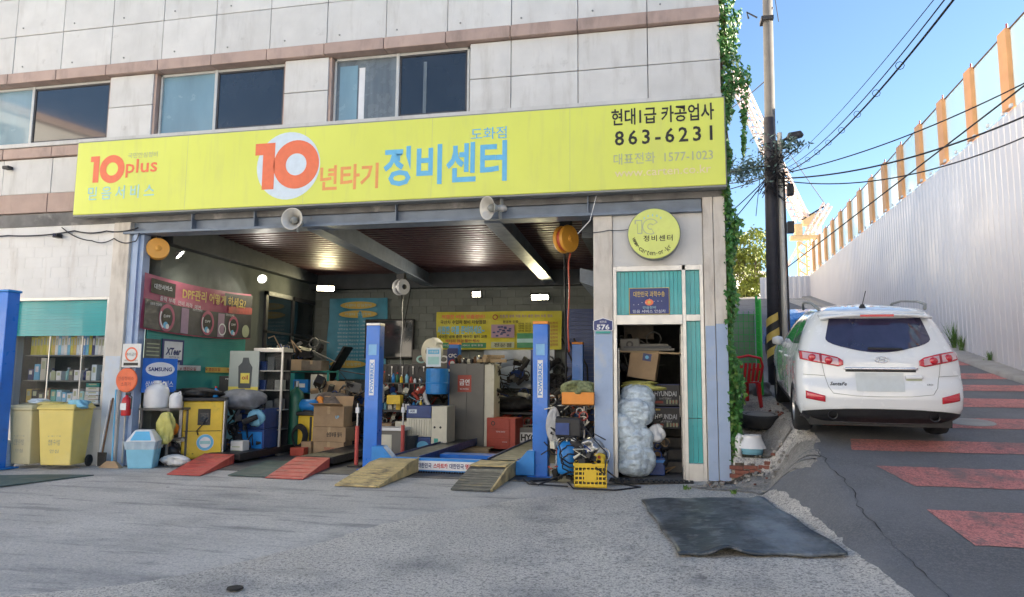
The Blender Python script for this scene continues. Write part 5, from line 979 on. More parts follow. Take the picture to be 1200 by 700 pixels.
# tangled workshop clutter
heap((-6.75, 4.05, .30), .62, .25, .5, 60, 'jumble of dark parts on the lower shelf of the work table', seed=1); heap((-6.75, 4.1, .90), .62, .18, .45, 70, 'jumble of small tools piled on the work table top', ('dark', 'steel', 'blued', 'redb', 'cream', 'lbin'), seed=2)
heap((-6.9, 6.1, .05), .9, .3, 1.3, 90, 'dark machine clutter against the back wall behind the work table', seed=3, big=2); heap((-8.1, 3.9, .05), .5, .3, 1.4, 90, 'dark clutter piled behind the yellow tank and cartons', ('dark', 'blackp', 'rust', 'greym', 'blued', 'card'), seed=4, big=1.6)
heap((-9.1, 1.75, .02), .35, .2, .9, 50, 'black clutter under the grey tarpaulin beside the yellow machine', ('blackp', 'dark', 'rubber', 'rust'), seed=5, big=1.5); heap((-9.85, .5, .05), .2, .15, .35, 22, 'small dark things on the floor under the low bench', seed=6)
heap((-4.78, 4.9, .9), .14, .15, 1.0, 46, 'black hoses and tools hanging on the right side of the grey locker', ('blackp', 'dark', 'rubber', 'steel'), seed=7, big=1.3); heap((-4.2, 5.9, .83), .7, .2, .35, 70, 'oily parts crowded on the back workbench', seed=8, big=1.2)
heap((-4.2, 5.9, .05), .8, .25, .6, 60, 'dark parts stored under the back workbench', seed=9, big=1.8); heap((-2.95, 4.9, .1), .5, .35, 1.2, 90, 'dark pile of parts and tyres behind the right lift post', ('blackp', 'dark', 'rubber', 'rust', 'steel', 'card'), seed=10, big=1.7)
heap((-2.35, .05, .02), .28, .16, 1.15, 90, 'tangle of grips, valves and black hoses around the pressure washer', ('blackp', 'dark', 'steel', 'rubber', 'redb', 'cream'), seed=11); heap((-1.98, -.42, .30), .2, .13, .16, 34, 'oily parts sticking out of the yellow crate', seed=12)
heap((-6.15, 3.75, .05), .1, .3, .9, 26, 'small parts stacked between the bucket and the cream machine', seed=13); heap((-5.55, 6.2, .1), .5, .2, 1.4, 60, 'dark shelf clutter behind the grey locker', seed=14, big=1.8); heap((-3.5, 6.2, 1.0), .35, .15, .9, 40, 'black brackets and cables under the right end of the yellow banner', ('blackp', 'dark', 'rubber'), seed=15, big=1.5)
heap((-9.3, 4.2, 2.0), .6, .2, .3, 40, 'odds and ends on the top of the teal rack', ('dark', 'card', 'greym', 'blued'), seed=16, big=1.4); heap((-1.35, 1.3, 1.7), .3, .3, .6, 40, 'dusty clutter on the shelf inside the side door', ('dark', 'greym', 'cream', 'rust', 'card'), seed=17, big=1.3); heap((-1.0, .8, .10), .12, .3, .7, 30, 'small clutter on the floor behind the plastic sack', ('blackp', 'card', 'blued', 'greym'), seed=18)
# ------------------------------------------------------------------ inside the side door
SK = T('plastic_film_sack', 'tall bulging stack of bundled clear blue plastic film in the side doorway', 'plastic sack', (-1.40, .28, .095))
def sackf(z0, z1, r, seed):
    def fn(u, v):
        a = 2*pi*u; q = (1-abs(2*v-1)**3.2)**.42 if 0 < v < 1 else 0
        k = 1 + .30*(vnoise(cos(a)*1.6+seed, sin(a)*1.6+v*2)-.5) + .30*abs(vnoise(cos(a)*3+seed+9, sin(a)*3+v*7)-.5) + .14*(vnoise(cos(a)*7+seed, sin(a)*7+v*16)-.5)
        return (r*q*cos(a)*k, r*.85*q*sin(a)*k, z0+(z1-z0)*(v+.03*(vnoise(u*8, v*6+seed)-.5)))
    return fn
for i, (z0, z1, r) in enumerate(((0, .56, .30), (.26, .80, .28), (.50, 1.02, .30), (.78, 1.24, .27), (1.0, 1.44, .24))):
    b = MB(); b.grid(sackf(z0, z1, r, i*5+1), 60, 40); o = b.build('bundle', 'film', SK, smooth=True); o.location = (.035*sin(i*2.3), .02*i, 0); o.rotation_euler = (.05*sin(i*3), .09*cos(i*1.7), 0)
lump('plastic_knot', 'knotted white plastic bag beside the tall film sack', 'bag', (-1.02, .45, .62), .11, .1, .28, 'whitep', 41, .5); lump('yellow_net', 'yellow netting bunched on top of the film sack', 'net', (-1.2, .5, 1.42), .26, .16, .16, 'filmy', 42, .8)
o = carton((-1.25, .9, 1.62), .46, .30, .50, 'tilted brown carton above the plastic sack in the doorway', rz=-.1); o.rotation_euler = (0, radians(9), -.1); rect(-.02, .12, .30, .42, 'navy', -.153, o); disc(.05, .36, .03, 'sblue', -.156, o)
SHf = T('door_shelf', 'wooden shelf full of dusty things inside the side door', 'shelf', (-1.62, .8, 1.95)); MB().box((.5, .1, .1), (1.0, .35, .03), ry=.04).build('board', 'wood', SHf)
for i in range(3):
    MB().bx(.06+.02*i, .9-.05*i, -.12+.05*i, .2, .125+.04*i, .16+.04*i).build('folded_sheet', ['greym', 'bucket', 'greym'][i], SHf)
c = T('speaker_box', 'small pale device box on the shelf inside the side door', 'box', (-1.42, .85, 2.08)); MB().bx(-.18, .14, -.1, .1, 0, .2).build('body', 'greym', c, bevel=.01); ring(-.02, .1, .06, .03, 'blackp', -.103, parent=c, name='dial'); c2 = carton((-1.3, 1.3, 2.3), .5, .3, .35, 'dark dusty carton high inside the side door', m=mat('old_card', (.1, .1, .1), .9)); MB().bx(-1.66+.05, -1.64+.05, .4, .44, .5, 2.1).build('pipe_trim', 'alum', B)
for i, z in enumerate((.80, 1.18)):
    bb = T('battery_carton', ['lower', 'upper'][i]+' black battery carton with white and red print on the stairs', 'carton', (-.86, 1.25, z-.01)); MB().bx(-.24, .22, -.15, .2, 0, .365).build('body', 'bkbox', bb, bevel=.005); MB().bx(-.24, .22, -.152, .2, .345, .36).build('lid_edge', 'navy', bb)
    text('HYUNDAI', .36, .085, (-.01, -.156, .20), 'white', bb, bold=.03); text('BATTERY', .2, .03, (-.01, -.156, .12), 'white', bb); rect(-.2, -.05, .04, .08, 'redb', -.155, bb); rect(.05, .19, .05, .09, 'redb', -.155, bb); rect(-.18, -.1, .30, .33, 'gold', -.155, bb)
    for k in range(4): rect(.0+.05*k, .03+.05*k, .03, .1, 'sgrey', -.1555, bb)
c = T('tool_case', 'dark blue case on the floor at the foot of the plastic sack', 'case', (-1.03, .62, .10)); MB().bx(-.13, .13, -.12, .12, 0, .28).build('body', 'blued', c, bevel=.015); MB().bx(-.14, .14, -.13, .13, .2, .24).build('lid', 'blueb', c)
carton((-1.0, .95, .27), .22, .25, .42, 'narrow brown carton between the plastic sack and the stairs')
# ------------------------------------------------------------------ left forecourt things
def wbin(x, y, m, label, w=.46, d=.50, h=.98, rz=0.):
    t = T('wheelie_bin', label, 'wheelie bin', (x, y, .014), rz, 'bins in front of the teal shop window')
    taper(w*.42, d*.36, w*.5, d*.5, .06, h).build('body', m, t, bevel=.02, seg=3); MB().bx(-w*.53, w*.53, -d*.54, d*.55, h, h+.045).build('rim', m, t, bevel=.015); MB().hexa([(-w*.52, -d*.53, h+.047), (w*.52, -d*.53, h+.047), (w*.52, d*.5, h+.047), (-w*.52, d*.5, h+.047)], [(-w*.46, -d*.44, h+.085), (w*.46, -d*.44, h+.085), (w*.46, d*.45, h+.11), (-w*.46, d*.45, h+.11)]).build('lid', m, t, bevel=.012)
    disc(-.02, h*.80, .10, 'poster', -d*.455, t, 'sticker', sx=.95)
    text('음식물류 폐기물', .22, .07, (-.02, -d*.435, h*.58), 'signedge', t); text('전용 수거함', .2, .12, (-.02, -d*.425, h*.46), 'signedge', t); text('안심', .15, .06, (-.02, -d*.40, h*.30), 'signedge', t)
    for s_ in (-1, 1): MB().lathe([(0, -.025), (.085, -.025), (.10, -.015), (.10, .015), (.085, .025), (0, .025)], 20, axis='x', c=(s_*w*.44+.04*s_, d*.40, .10)).build('wheel', 'rubber', t)
    MB().cyl((-w*.46, d*.4, .10), (w*.46, d*.4, .10), .012).build('axle', 'steel', t); MB().tube([(-w*.35, d*.56, h*.96), (-w*.35, d*.64, h*.98), (w*.35, d*.64, h*.98), (w*.35, d*.56, h*.96)], .014).build('handle', m, t); return t
wbin(-11.73, -.60, 'binc', 'cream wheelie bin, left of the two before the shop window'); wbin(-11.08, -.55, 'biny', 'bright yellow wheelie bin, right of the two before the shop window', w=.60, d=.60, h=1.0, rz=.22)
lump('cleaning_cloth', 'pale blue cloth lying on the yellow wheelie bin lid', 'cloth', (-10.82, -.58, 1.02), .19, .12, .16, 'lbin', 51, .5); lump('paper_bag', 'blue and white plastic packet on the cream wheelie bin lid', 'packet', (-11.6, -.62, 1.10), .15, .10, .09, 'pblue', 52, .7); lump('wet_cloth', 'flat yellow sheet draped over the bins', 'cloth', (-11.35, -.62, 1.08), .26, .18, .06, 'biny', 53, .2)
PB2 = T('blue_lift_post', 'tall saturated blue steel post at the left edge of the photo', 'lift post', (-12.15, -1.05, .012)); MB().bx(-.26, .30, -.12, .12, 0, 3.0).build('post', 'blue', PB2, bevel=.012); MB().bx(-.28, .32, -.14, .14, 3.0, 3.04).build('cap', 'blueb', PB2, bevel=.01); MB().bx(.06, .08, -.14, -.12, .1, 2.95).build('rail', 'blueb', PB2); MB().bx(-.35, .38, -.3, .3, 0, .02).build('base_plate', 'blueb', PB2)
PJ = T('trolley_jack', 'yellow trolley jack on the ground at the left edge of the photo', 'jack', (-11.85, -1.45, .03), .1); MB().bx(-.7, .22, -.06, .06, .03, .10).bx(-.7, .22, -.2, -.14, .03, .09).build('body', 'yel', PJ, bevel=.01); MB().lathe([(0, 0), (.09, .0), (.1, .03), (0, .035)], 16, c=(.2, -.05, .13)).build('saddle', 'rubber', PJ); [MB().lathe([(0, -.03), (.05, -.03), (.05, .03), (0, .03)], 14, axis='y', c=(x, -.05, .05)).build('wheel', 'blackp', PJ) for x in (-.5, .15)]; MB().cyl((-.1, -.05, .1), (.2, -.05, .15), .03).build('arm', 'dark', PJ)
WJ = T('water_jug', 'pale translucent water jug at the left edge behind the jack', 'jug', (-12.12, -.75, .014)); MB().lathe([(0, 0), (.16, 0), (.17, .03), (.17, .36), (.1, .44), (.04, .47), (.04, .5)], 18).build('body', mat('pale_jug', (.50, .58, .68), .3), WJ, smooth=True); MB().lathe([(.05, .5), (.05, .54), (0, .54)], 10, cap=False).build('cap', 'sblue', WJ)
# parts in the shop window: shelves and goods
GSf = T('display_shelves', 'dark shelves behind the teal shop window', 'shelves', (-12.94, .3, 1.03)); [MB().bx(0, 2.04, 0, .42, z, z+.02).build('shelf', 'signedge', GSf) for z in (0.02, .45, .93)]
k = 0; x = -12.86
colr = ['bany', 'pvc', 'bany', 'pvc', 'bany', 'pvc', 'bany', 'gold', 'whitep', 'sblue', 'pblue', 'whitep', 'sblue', 'bany', 'gold', 'pblue', 'whitep', 'blueb', 'sblue', 'bany', 'navy', 'pblue', 'whitep', 'whitep', 'sblue', 'pblue', 'blueb', 'lbin', 'whitep']
me_cache = {}
def good(x, y, z, w, d, h, m, label, group):
    c = T('filter_box', label, 'box', (x, y, z), 0, group)
    key = (m, round(w, 2), round(h, 2))
    MB().bx(0, w, 0, d, 0, h).build('body', m, c); MB().quad((w*.2, -.002, h*.5), (w*.8, -.002, h*.5), (w*.8, -.002, h*.85), (w*.2, -.002, h*.85)).build('label_print', 'white' if m in ('sblue', 'blueb', 'navy', 'lbin') else 'sgrey', c)
for i, m_ in enumerate(colr):
    h_ = .34+.05*hsh(i, 2)
    good(x, .34, 1.985, .062, .25, h_, m_, OR(i)+' upright filter box from the left on the top shelf of the shop window', 'filter boxes on the top window shelf'); x += .069
for i, (x, w, m_) in enumerate(((-12.3, .3, 'cream'), (-12.0, .34, 'poster'), (-11.15, .2, 'tealf'))): good(x, .36, 2.36, w, .2, .06, m_, ['cream', 'white', 'teal'][i]+' flat packet lying on the upright filter boxes in the shop window', None)
x = -12.9
for i in range(17):
    w = .07+.06*hsh(i, 21); h_ = .16+.16*hsh(i, 22)
    if i in (3, 6, 9, 12): bottle((x+.06, .45, 1.505), .05, h_, ['whitep', 'tint', 'navy', 'steel'][i//3-1], ['navy', 'white', 'white', 'blackp'][i//3-1], OR(i)+' item from the left on the middle shelf of the shop window, a bottle', 'bottles on the middle window shelf')
    else: good(x, .36, 1.505, w, .2, h_ if i != 2 else .42, ['navy', 'sblue', 'cream', 'greym', 'sgrey', 'whitep', 'cream', 'greym', 'whitep', 'bucket', 'cream', 'pblue'][i % 12], OR(i)+' item from the left on the middle shelf of the shop window, a small box', 'boxes on the middle window shelf')
    x += w+.025
for i in range(3): good(-11.2, .35, 1.66+.10*i, .27, .22, .085, 'tealf' if i != 1 else 'poster', OR(i)+' flat packet from below in the stack on the middle window shelf', 'stacked packets on the middle shelf')
x = -12.9
for i in range(12):
    w = .09+.04*hsh(i, 31); good(x, .36, 1.075, w, .2, .16+.12*hsh(i, 32), ['gold', 'dark', 'bangrey', 'rust', 'tealf', 'lbin', 'sblue', 'pblue', 'whitep', 'tint', 'cream', 'card'][i], OR(i)+' small box from the left on the bottom shelf of the shop window', 'boxes on the bottom window shelf'); x += w+.02
for k in range(2):
    for i in range(5): good(-11.56+.33*k, .35, 1.075+.078*i, .29, .22, .066, 'tealf' if i == 4 else ('poster' if i % 2 else 'pblue'), OR(i)+' flat packet from below in the %s stack on the bottom window shelf' % ('left', 'right')[k], 'stacked packets on the bottom shelf')
# ================================================================== ALLEY
# brick step under the cement ledge
BS = T('brick_step', 'broken red brick step between the building corner and the road', 'brick step', (.10, -.16, .13), -.12)
def bmesh_brick(): return MB().bx(0, .19, 0, .09, 0, .052).mesh('brick', M['brick'])
bme = bmesh_brick()
for r in range(5):
    for i in range(5):
        if (r == 4 and i < 2) or (r == 0 and i == 4): continue
        if hsh(r, i+7) < .08: continue
        inst('brick', bme, BS, (.2*i-.08*(r % 2)+.01*hsh(i, r), .01*hsh(r, i)-.02, .06*r+.012*i), rz=.03*(hsh(i, r)-.5))
MB().bx(.0, .95, .05, .2, -.1, .27).build('mortar_bed', 'soil', BS)
rb_ = {}
for i in range(130):
    x = rng.uniform(-.35, .8); y = -.25-rng.random()*.5 + .1*x; s_ = rng.uniform(.008, .04)
    if i > 60: x = rng.uniform(.1, 1.1); y = rng.uniform(-.9, 1.8)
    rb_.setdefault(rng.choice(['oldcem', 'curb', 'brick', 'oldcem']), MB()).box((x, y, gz(x, y)+.02+s_*.3), (s_*1.6, s_*1.2, s_), rng.uniform(-.4, .4), rng.uniform(-.4, .4), rng.uniform(0, 3))
for m_, b_ in rb_.items(): o = b_.build('rubble', m_, bevel=.004); tag(o, {'oldcem': 'grey cement crumbs', 'curb': 'pale stone crumbs', 'brick': 'red brick crumbs'}[m_]+' scattered at the building corner', 'rubble', kind='stuff')
tag(MB().grid(lambda u, v: (-.3+.75*u, -.42+.22*v+.05*u, gz(-.3+.75*u, -.42+.22*v)+.02+.02*vnoise(u*12, v*5)), 24, 8).build('soil', 'soil', smooth=True), kind='structure')
# weeds
def weed(loc, n, h, label, m='ivy2'):
    b = MB(); r = random.Random(int(loc[0]*100)+n)
    for i in range(n):
        a = r.uniform(0, 6.28); l = h*r.uniform(.4, 1); d = r.uniform(.1, .6)*l; p = Vector((r.uniform(-.04, .04), r.uniform(-.04, .04), 0)); q = p+Vector((cos(a)*d, sin(a)*d, l)); w = Vector((-sin(a), cos(a), 0))*.008
        mid = p.lerp(q, .55)+Vector((0, 0, l*.12)); b.add([p-w*.5, p+w*.5, mid+w, mid-w, q], [(0, 1, 2, 3), (3, 2, 4)])
    leaf_cloud(b, [(r.gauss(0, h*.25), r.gauss(0, h*.25), abs(r.gauss(h*.3, h*.2))) for _ in range(n)], .02, r=r)
    o = b.build('weed', m, loc=loc); tag(o, label, 'weed'); return o
weed((-.62, -.95, gz(-.62, -.95)+.02), 30, .07, 'small green weed growing in front of the side door step'); weed((-.02, -1.3, gz(-.02, -1.3)+.02), 30, .06, 'low weed at the far right corner of the black mat'); weed((.22, -2.1, gz(.2, -2.1)+.01), 22, .05, 'low weed along the right edge of the black mat')
for i, (y, l) in enumerate(((9.6, 'tall weed tuft at the foot of the hoarding right behind the white car'), (9.1, 'dry weed tuft at the foot of the hoarding next to the tall one'), (7.3, 'short weed at the foot of the hoarding nearer the photo edge'))): weed((6.45+.05*(y-5.8), y, road_z(6.4, y)+.13), [70, 50, 30][i], [.75, .45, .25][i], l)
# ivy on the corner
IV = T('ivy', 'green ivy climbing up the right corner of the building', 'ivy', (.06, .05, .3)); pts = []; r = random.Random(5)
def ivw(z):     # outer half width of the strip at height z above .3
    return .17 + .05*sin(z*2.1) + .05*sin(z*5.3+1) + (.10 if 5.4 < z < 7.2 else 0) - (.05 if 3.8 < z < 5.2 else 0)
for i in range(9000):
    z = r.uniform(0, 10.8); w = ivw(z); x = r.betavariate(1.1, 1.5)*w*1.15-.02
    if vnoise(z*4.3, x*13) < .22: continue
    x = x; y = r.uniform(-.12, .45); pts.append((x, y, z))
for i in range(260): # hanging tail
    z = r.uniform(4.8, 6.2); pts.append((.30+.10*r.random()*(z-4.6), r.uniform(-.1, .1), z))
A = MB(); A2 = MB(); 
def ivleaf(b, p, s_, r):
    nrm = Vector((r.uniform(-.2, .9), r.uniform(-1, .1), r.uniform(-.1, .8))).normalized(); dn = Vector((r.uniform(-.5, .5), r.uniform(-.2, .2), -1)); dn = (dn-nrm*dn.dot(nrm)).normalized(); sd_ = nrm.cross(dn); p = Vector(p)
    b.add([p-dn*s_*.5, p+sd_*s_*.55-dn*s_*.1, p+sd_*s_*.3+dn*s_*.2, p+dn*s_*.75-nrm*s_*.15, p-sd_*s_*.3+dn*s_*.2, p-sd_*s_*.55-dn*s_*.1, p+nrm*s_*.1], [(0, 6, 1), (1, 6, 2), (2, 6, 3), (3, 6, 4), (4, 6, 5), (5, 6, 0)])
for i, p in enumerate(pts): ivleaf(A if i % 5 else A2, p, r.uniform(.045, .09), r)
o = A.build('foliage', 'ivy', IV); o['kind'] = 'stuff'; o = A2.build('foliage', 'ivy2', IV); o['kind'] = 'stuff'
MB().tube([(.05+.05*sin(i*1.3), .1, i*.45) for i in range(24)], .022, 6).build('stem', 'bark', IV, smooth=True)
# things by the side wall
BW_ = T('basin', 'white plastic bowl over a pale blue basin at the building corner', 'basin', (.36, .02, .52)); MB().lathe([(0, 0), (.15, 0), (.17, .09)], 24, cap=False).build('blue_basin', 'lbin', BW_, smooth=True); MB().lathe([(.21, .09), (.20, .11), (.15, .23), (.14, .27), (.15, .28), (.13, .28), (.12, .24), (0, .23)], 26, cap=False).build('bowl', 'whitep', BW_, smooth=True)
tag(MB().tube([(0, 0, 0), (.0, .01, .3), (.04, .02, .36)], .05, 10).build('white_pipe', 'whitep', loc=(.17, -.02, .44), smooth=True), 'short white pipe standing left of the white bowl', 'pipe')
TY = T('old_tyre', 'worn car tyre lying flat beside the parked white car', 'tyre', (.62, 1.0, .86)); MB().lathe([(.19, .02), (.22, 0), (.29, .0), (.325, .04), (.33, .10), (.325, .17), (.29, .21), (.22, .21), (.19, .19), (.2, .1)], 36, cap=False).build('tread', 'rubber', TY, smooth=True); MB().lathe([(0, .20), (.2, .205), (.27, .216), (.275, .208)], 30, cap=False).build('cover_disc', 'curb', TY)
TY.rotation_euler = (radians(6), 0, 0)
# red plastic chair
RC = T('plastic_chair', 'red plastic garden chair by the ivy beside the alley', 'chair', (.42, 1.95, 1.12), radians(200)); RC.scale = (1.1, 1.1, 1.08); 
MB().bx(-.22, .22, -.22, .2, .40, .425).build('seat', 'redp', RC, bevel=.01)
for x in (-.2, .2):
    for y in (-.2, .2): MB().hexa([(x*1.15-.02, y*1.15-.02, 0), (x*1.15+.02, y*1.15-.02, 0), (x*1.15+.02, y*1.15+.02, 0), (x*1.15-.02, y*1.15+.02, 0)], [(x-.03, y-.03, .41), (x+.03, y-.03, .41), (x+.03, y+.03, .41), (x-.03, y+.03, .41)]).build('leg', 'redp', RC)
bk_ = MB()
for i in range(6): bk_.hexa([(-.19+.066*i, .19, .43), (-.15+.066*i, .19, .43), (-.15+.066*i, .205, .43), (-.19+.066*i, .205, .43)], [(-.20+.07*i, .27, .72), (-.16+.07*i, .27, .72), (-.16+.07*i, .285, .72), (-.20+.07*i, .285, .72)])
bk_.tube([(-.24, .19, .42), (-.25, .27, .68), (-.2, .30, .80), (0, .31, .84), (.2, .30, .80), (.25, .27, .68), (.24, .19, .42)], .022, 8); bk_.build('backrest', 'redp', RC, smooth=False)
for s_ in (-1, 1): MB().tube([(s_*.25, -.2, .40), (s_*.27, -.22, .62), (s_*.27, .0, .64), (s_*.25, .24, .62)], .02, 8).build('armrest', 'redp', RC, smooth=True)
lump('rubbish_bag', 'grey white rubbish bag behind the red chair', 'bag', (.82, 2.7, 1.28), .2, .2, .32, 'tarp', 61, .4)
# green mesh fence panel
GF = T('mesh_fence', 'green wire mesh fence standing between the building and the pole', 'fence', (.0, 3.3, 1.35))
def wl(pts, r=.007, m='netg', nm='wire'): return MB().tube(pts, r, 4)
b = MB()
for i in range(9): b.tube([(.15+.1*i, 0, 0), (.15+.1*i, 0, 1.6)], .005, 4)
for i in range(12): b.tube([(.15, 0, .1+.13*i), (.90, 0, .1+.13*i)], .005, 4)
o = b.build('wire_mesh', 'netg', GF); o['kind'] = 'stuff'
b = MB()
for i in range(16): b.tube([(.90-.006*i, -.08*i, 0), (.90-.006*i, -.08*i, 1.9-.02*i)], .006, 4)
for i in range(14): b.tube([(.90, 0, .1+.13*i), (.81, -1.2, .0+.13*i)], .006, 4)
o = b.build('wire_mesh', 'netg', GF, label='bright green mesh panel seen edge-on'); o['kind'] = 'stuff'
for x, y in ((.90, 0), (.81, -1.2), (.15, 0)): MB().cyl((x, y, 0), (x, y, 1.9 if y == 0 and x > .5 else 1.7), .022).build('post', 'netg', GF)
MB().bx(.12, .86, .05, .07, 0, 1.55).build('backing_sheet', 'netb', GF)
# utility pole with lamp
PO = T('utility_pole', 'tall utility pole with dark lower wrap beside the alley', 'utility pole', (1.33, 4.2, 1.4)); MB().cyl((.0, 0, 0), (.12, 0, 9.2), .125, .10, 20).build('shaft', 'pole', PO, smooth=True); MB().cyl((0, 0, 0), (.06, 0, 5.75), .132, .118, 20).build('dark_wrap', 'polew', PO, smooth=True)
MB().tube([(.21, -.05, 0), (.22, -.05, 2.1), (.25, -.05, 5.4)], [.07, .062, .05], 10).build('conduit', 'horn', PO, smooth=True); MB().tube([(.30, -.08, 0), (.30, -.08, 4.6)], .02, 6).tube([(.12, -.17, .5), (.16, -.17, 5.2)], .018, 6).build('cable_run', 'cable', PO)
b1 = MB(); b2 = MB()
for k in range(6):
    z = .55+.16*k
    for j in range(12):
        a = pi+pi*j/12; a2 = pi+pi*(j+1)/12; zo = .02*j; (b1 if k % 2 else b2).quad((.138*cos(a), .138*sin(a), z+zo-.08), (.138*cos(a2), .138*sin(a2), z+zo-.06), (.138*cos(a2), .138*sin(a2), z+zo+.10), (.138*cos(a), .138*sin(a), z+zo+.08))
b1.build('warning_band', 'gold', PO); b2.build('warning_band', 'black', PO)
MB().tube([(.1, 0, 5.1), (.35, -.05, 5.25), (.55, -.1, 5.3)], .03, 8).build('lamp_arm', 'dark', PO); MB().hexa([(.38, -.2, 5.20), (.72, -.2, 5.28), (.72, 0, 5.28), (.38, 0, 5.20)], [(.40, -.18, 5.36), (.66, -.16, 5.40), (.66, -.04, 5.40), (.40, -.02, 5.36)]).build('lamp_head', 'dark', PO, bevel=.03)
for z, x in ((4.05, .42), (3.25, .40)): MB().bx(x-.06, x+.07, -.10, .05, z, z+.24).build('terminal_box', 'dark', PO, bevel=.01)
MB().tube([(-.12, -.05, 8.0), (-.34, -.05, 8.15), (-.30, -.05, 8.0)], .02, 6).tube([(.1, -.05, 7.95), (.2, -.05, 8.2)], .02, 6).bx(-.05, .2, -.16, .16, 7.9, 7.98).build('insulator_bracket', 'dark', PO)
b = MB(); r = random.Random(9)
for i in range(90):
    p0 = Vector((.1+r.gauss(0, .10), -.1+r.gauss(0, .1), 4.55+r.gauss(0, .25))); b.tube([p0, p0+Vector((r.uniform(-.2, .2), r.uniform(-.1, .1), r.uniform(-.2, .2))), p0+Vector((r.uniform(-.25, .25), 0, r.uniform(-.3, .2)))], .010, 4)
o = b.build('cable_tangle', 'cable', PO); o['kind'] = 'stuff'
TW = T('climbing_weed', 'dusty blue green weed clump growing on the pole around the street lamp', 'weed', (1.3, 4.15, 6.0)); b = MB(); P_ = []
for i in range(1100):
    k = r.random()
    if k < .55: c0 = (-.42+r.gauss(0, .20), r.gauss(0, .15), .02+r.gauss(0, .13))
    elif k < .8: c0 = (.42+r.gauss(0, .16), r.gauss(0, .12), .52+r.gauss(0, .09))
    else: c0 = (.0+r.gauss(0, .2), r.gauss(0, .12), .35+r.gauss(0, .25))
    P_.append(c0)
leaf_cloud(b, P_, .035, r=r, elong=1.4); o = b.build('foliage', 'needle', TW); o['kind'] = 'stuff'
MB().tube([(.1, 0, .1), (-.3, 0, .08), (-.75, 0, .0)], .02, 5).tube([(.1, 0, .3), (.4, 0, .5)], .02, 5).build('stem', 'bark', TW)
# overhead wires
PT_ = (1.50, 4.1, 6.0)
def ow(a, b, sag, rad, label, g='overhead wires'): return wire('overhead_wire', [a, b], rad, 'cable', label, 'wire', g, n=5, sag=sag, seg=30)
ow((1.55, 4.05, 5.95), (1.28, -6.0, 4.55), .25, .006, 'upper of the thick twisted wires running from the pole to the top of the photo'); ow((1.6, 4.05, 5.9), (1.32, -6.0, 4.52), .27, .010, 'thickest black wire running from the pole to the top of the photo'); ow((1.5, 4.05, 5.98), (1.24, -6, 4.58), .16, .004, 'thin wire above the thick pair running to the top of the photo')
o = T('wire_loops', 'small cable loops hanging on the thick wire pair', 'cable'); b = MB()
for i in range(9):
    t = .12+.085*i; p = Vector((1.6, 4.05, 5.9)).lerp(Vector((1.32, -6, 4.52)), t); z = p.z-.27*4*t*(1-t); b.tube([(p.x+.04*cos(a/8*2*pi), p.y, z+.01+.04*sin(a/8*2*pi)) for a in range(8)], .0035, 4, closed=True)
b.build('loop', 'cable', o)
ow((1.6, 4.1, 5.9), (6.2, -.6, 6.9), .35, .012, 'upper single wire crossing in front of the orange hoarding posts'); ow((1.6, 4.1, 5.8), (6.0, -.4, 6.25), .45, .016, 'middle wire crossing in front of the hoarding panels'); ow((1.6, 4.1, 5.75), (6.0, -.4, 6.05), .65, .012, 'lowest sagging wire crossing in front of the hoarding panels')
ow((2.6, 14, 4.9), (5.0, .5, 6.45), .0, .016, 'long straight wire running along the hoarding to the right photo edge')
for i, (z1, x1) in enumerate(((7.3, -.2), (6.9, -.4), (5.4, -.3), (4.8, -.2), (8.9, .1))): ow((1.35, 4.2, 5.9 if i < 4 else 8.0), (x1, 9.5, z1), .12, .012, ['wire from the pole to the upper left behind the ivy', 'second wire from the pole to the upper left behind the ivy', 'wire dropping left from the pole behind the ivy', 'lowest wire dropping left from the pole behind the ivy', 'wire from the pole head past the ivy'][i])
ow((1.65, 4.2, 9.3), (2.2, 8, 12), .0, .01, 'thin wire at the pole head going up right'); ow((1.40, 4.15, 7.6), (1.15, 4.9, 5.2), -.05, .008, 'thin stay wire hanging along the left of the pole')
# ------------------------------------------------------------------ hoarding
HO = T('steel_hoarding', 'tall pale corrugated steel construction hoarding with orange posts and clear panels on top', 'hoarding', (0, 0, 0))
HY = [5.37-2.1*9+2.1*i for i in range(24)]
def topz(y): return 7.40+.022*(y-5) if y > -2 else 7.25
for i in range(len(HY)-1):
    y0, y1 = HY[i], HY[i+1]; b = MB(); n = 7; prof = []
    for k in range(n):
        yy = y0+(y1-y0)*k/n; d = (y1-y0)/n; prof += [(yy-(.01 if k == 0 else 0), 0), (yy+d*.42, 0), (yy+d*.48, .014), (yy+d*.93, .014)]
    prof.append((y1+.01, 0)); k0 = len(prof)
    b.v = [(WX(y)-x, y, max(-.5, road_z(6.4, y)-.1)) for y, x in prof]+[(WX(y)-x, y, topz(y)) for y, x in prof]; b.f = [(j, j+1, k0+j+1, k0+j) for j in range(k0-1)]
    b.build('steel_sheet', 'hoard', HO)
    p = MB().bx(-.07, .05, -.19, .19, 0, 1.75).build('post', 'post', HO, loc=(WX(y0)-.03, y0, topz(y0)+.02)); MB().cyl((-.02, -.16, 1.75), (-.02, -.16, 1.85), .02).build('finial', 'redb', p)
    b = MB(); b.quad((WX(y0), y0+.19, topz(y0)+.03), (WX(y1), y1-.19, topz(y1)+.03), (WX(y1), y1-.19, topz(y1)+1.72), (WX(y0), y0+.19, topz(y0)+1.72)); b.build('clear_panel', 'clear', HO, solid=.01)
    MB().tube([(WX(y0), y0, topz(y0)+1.75), (WX(y1), y1, topz(y1)+1.75)], .022, 5).build('top_rail', 'rust', HO)
    for t in (.15, .5, .85): MB().bx(-.04, .0, -.05, .05, 0, .07).build('clip', 'white', HO, loc=(WX(y0)-.02, y0+(y1-y0)*t, topz(y0)+.0))
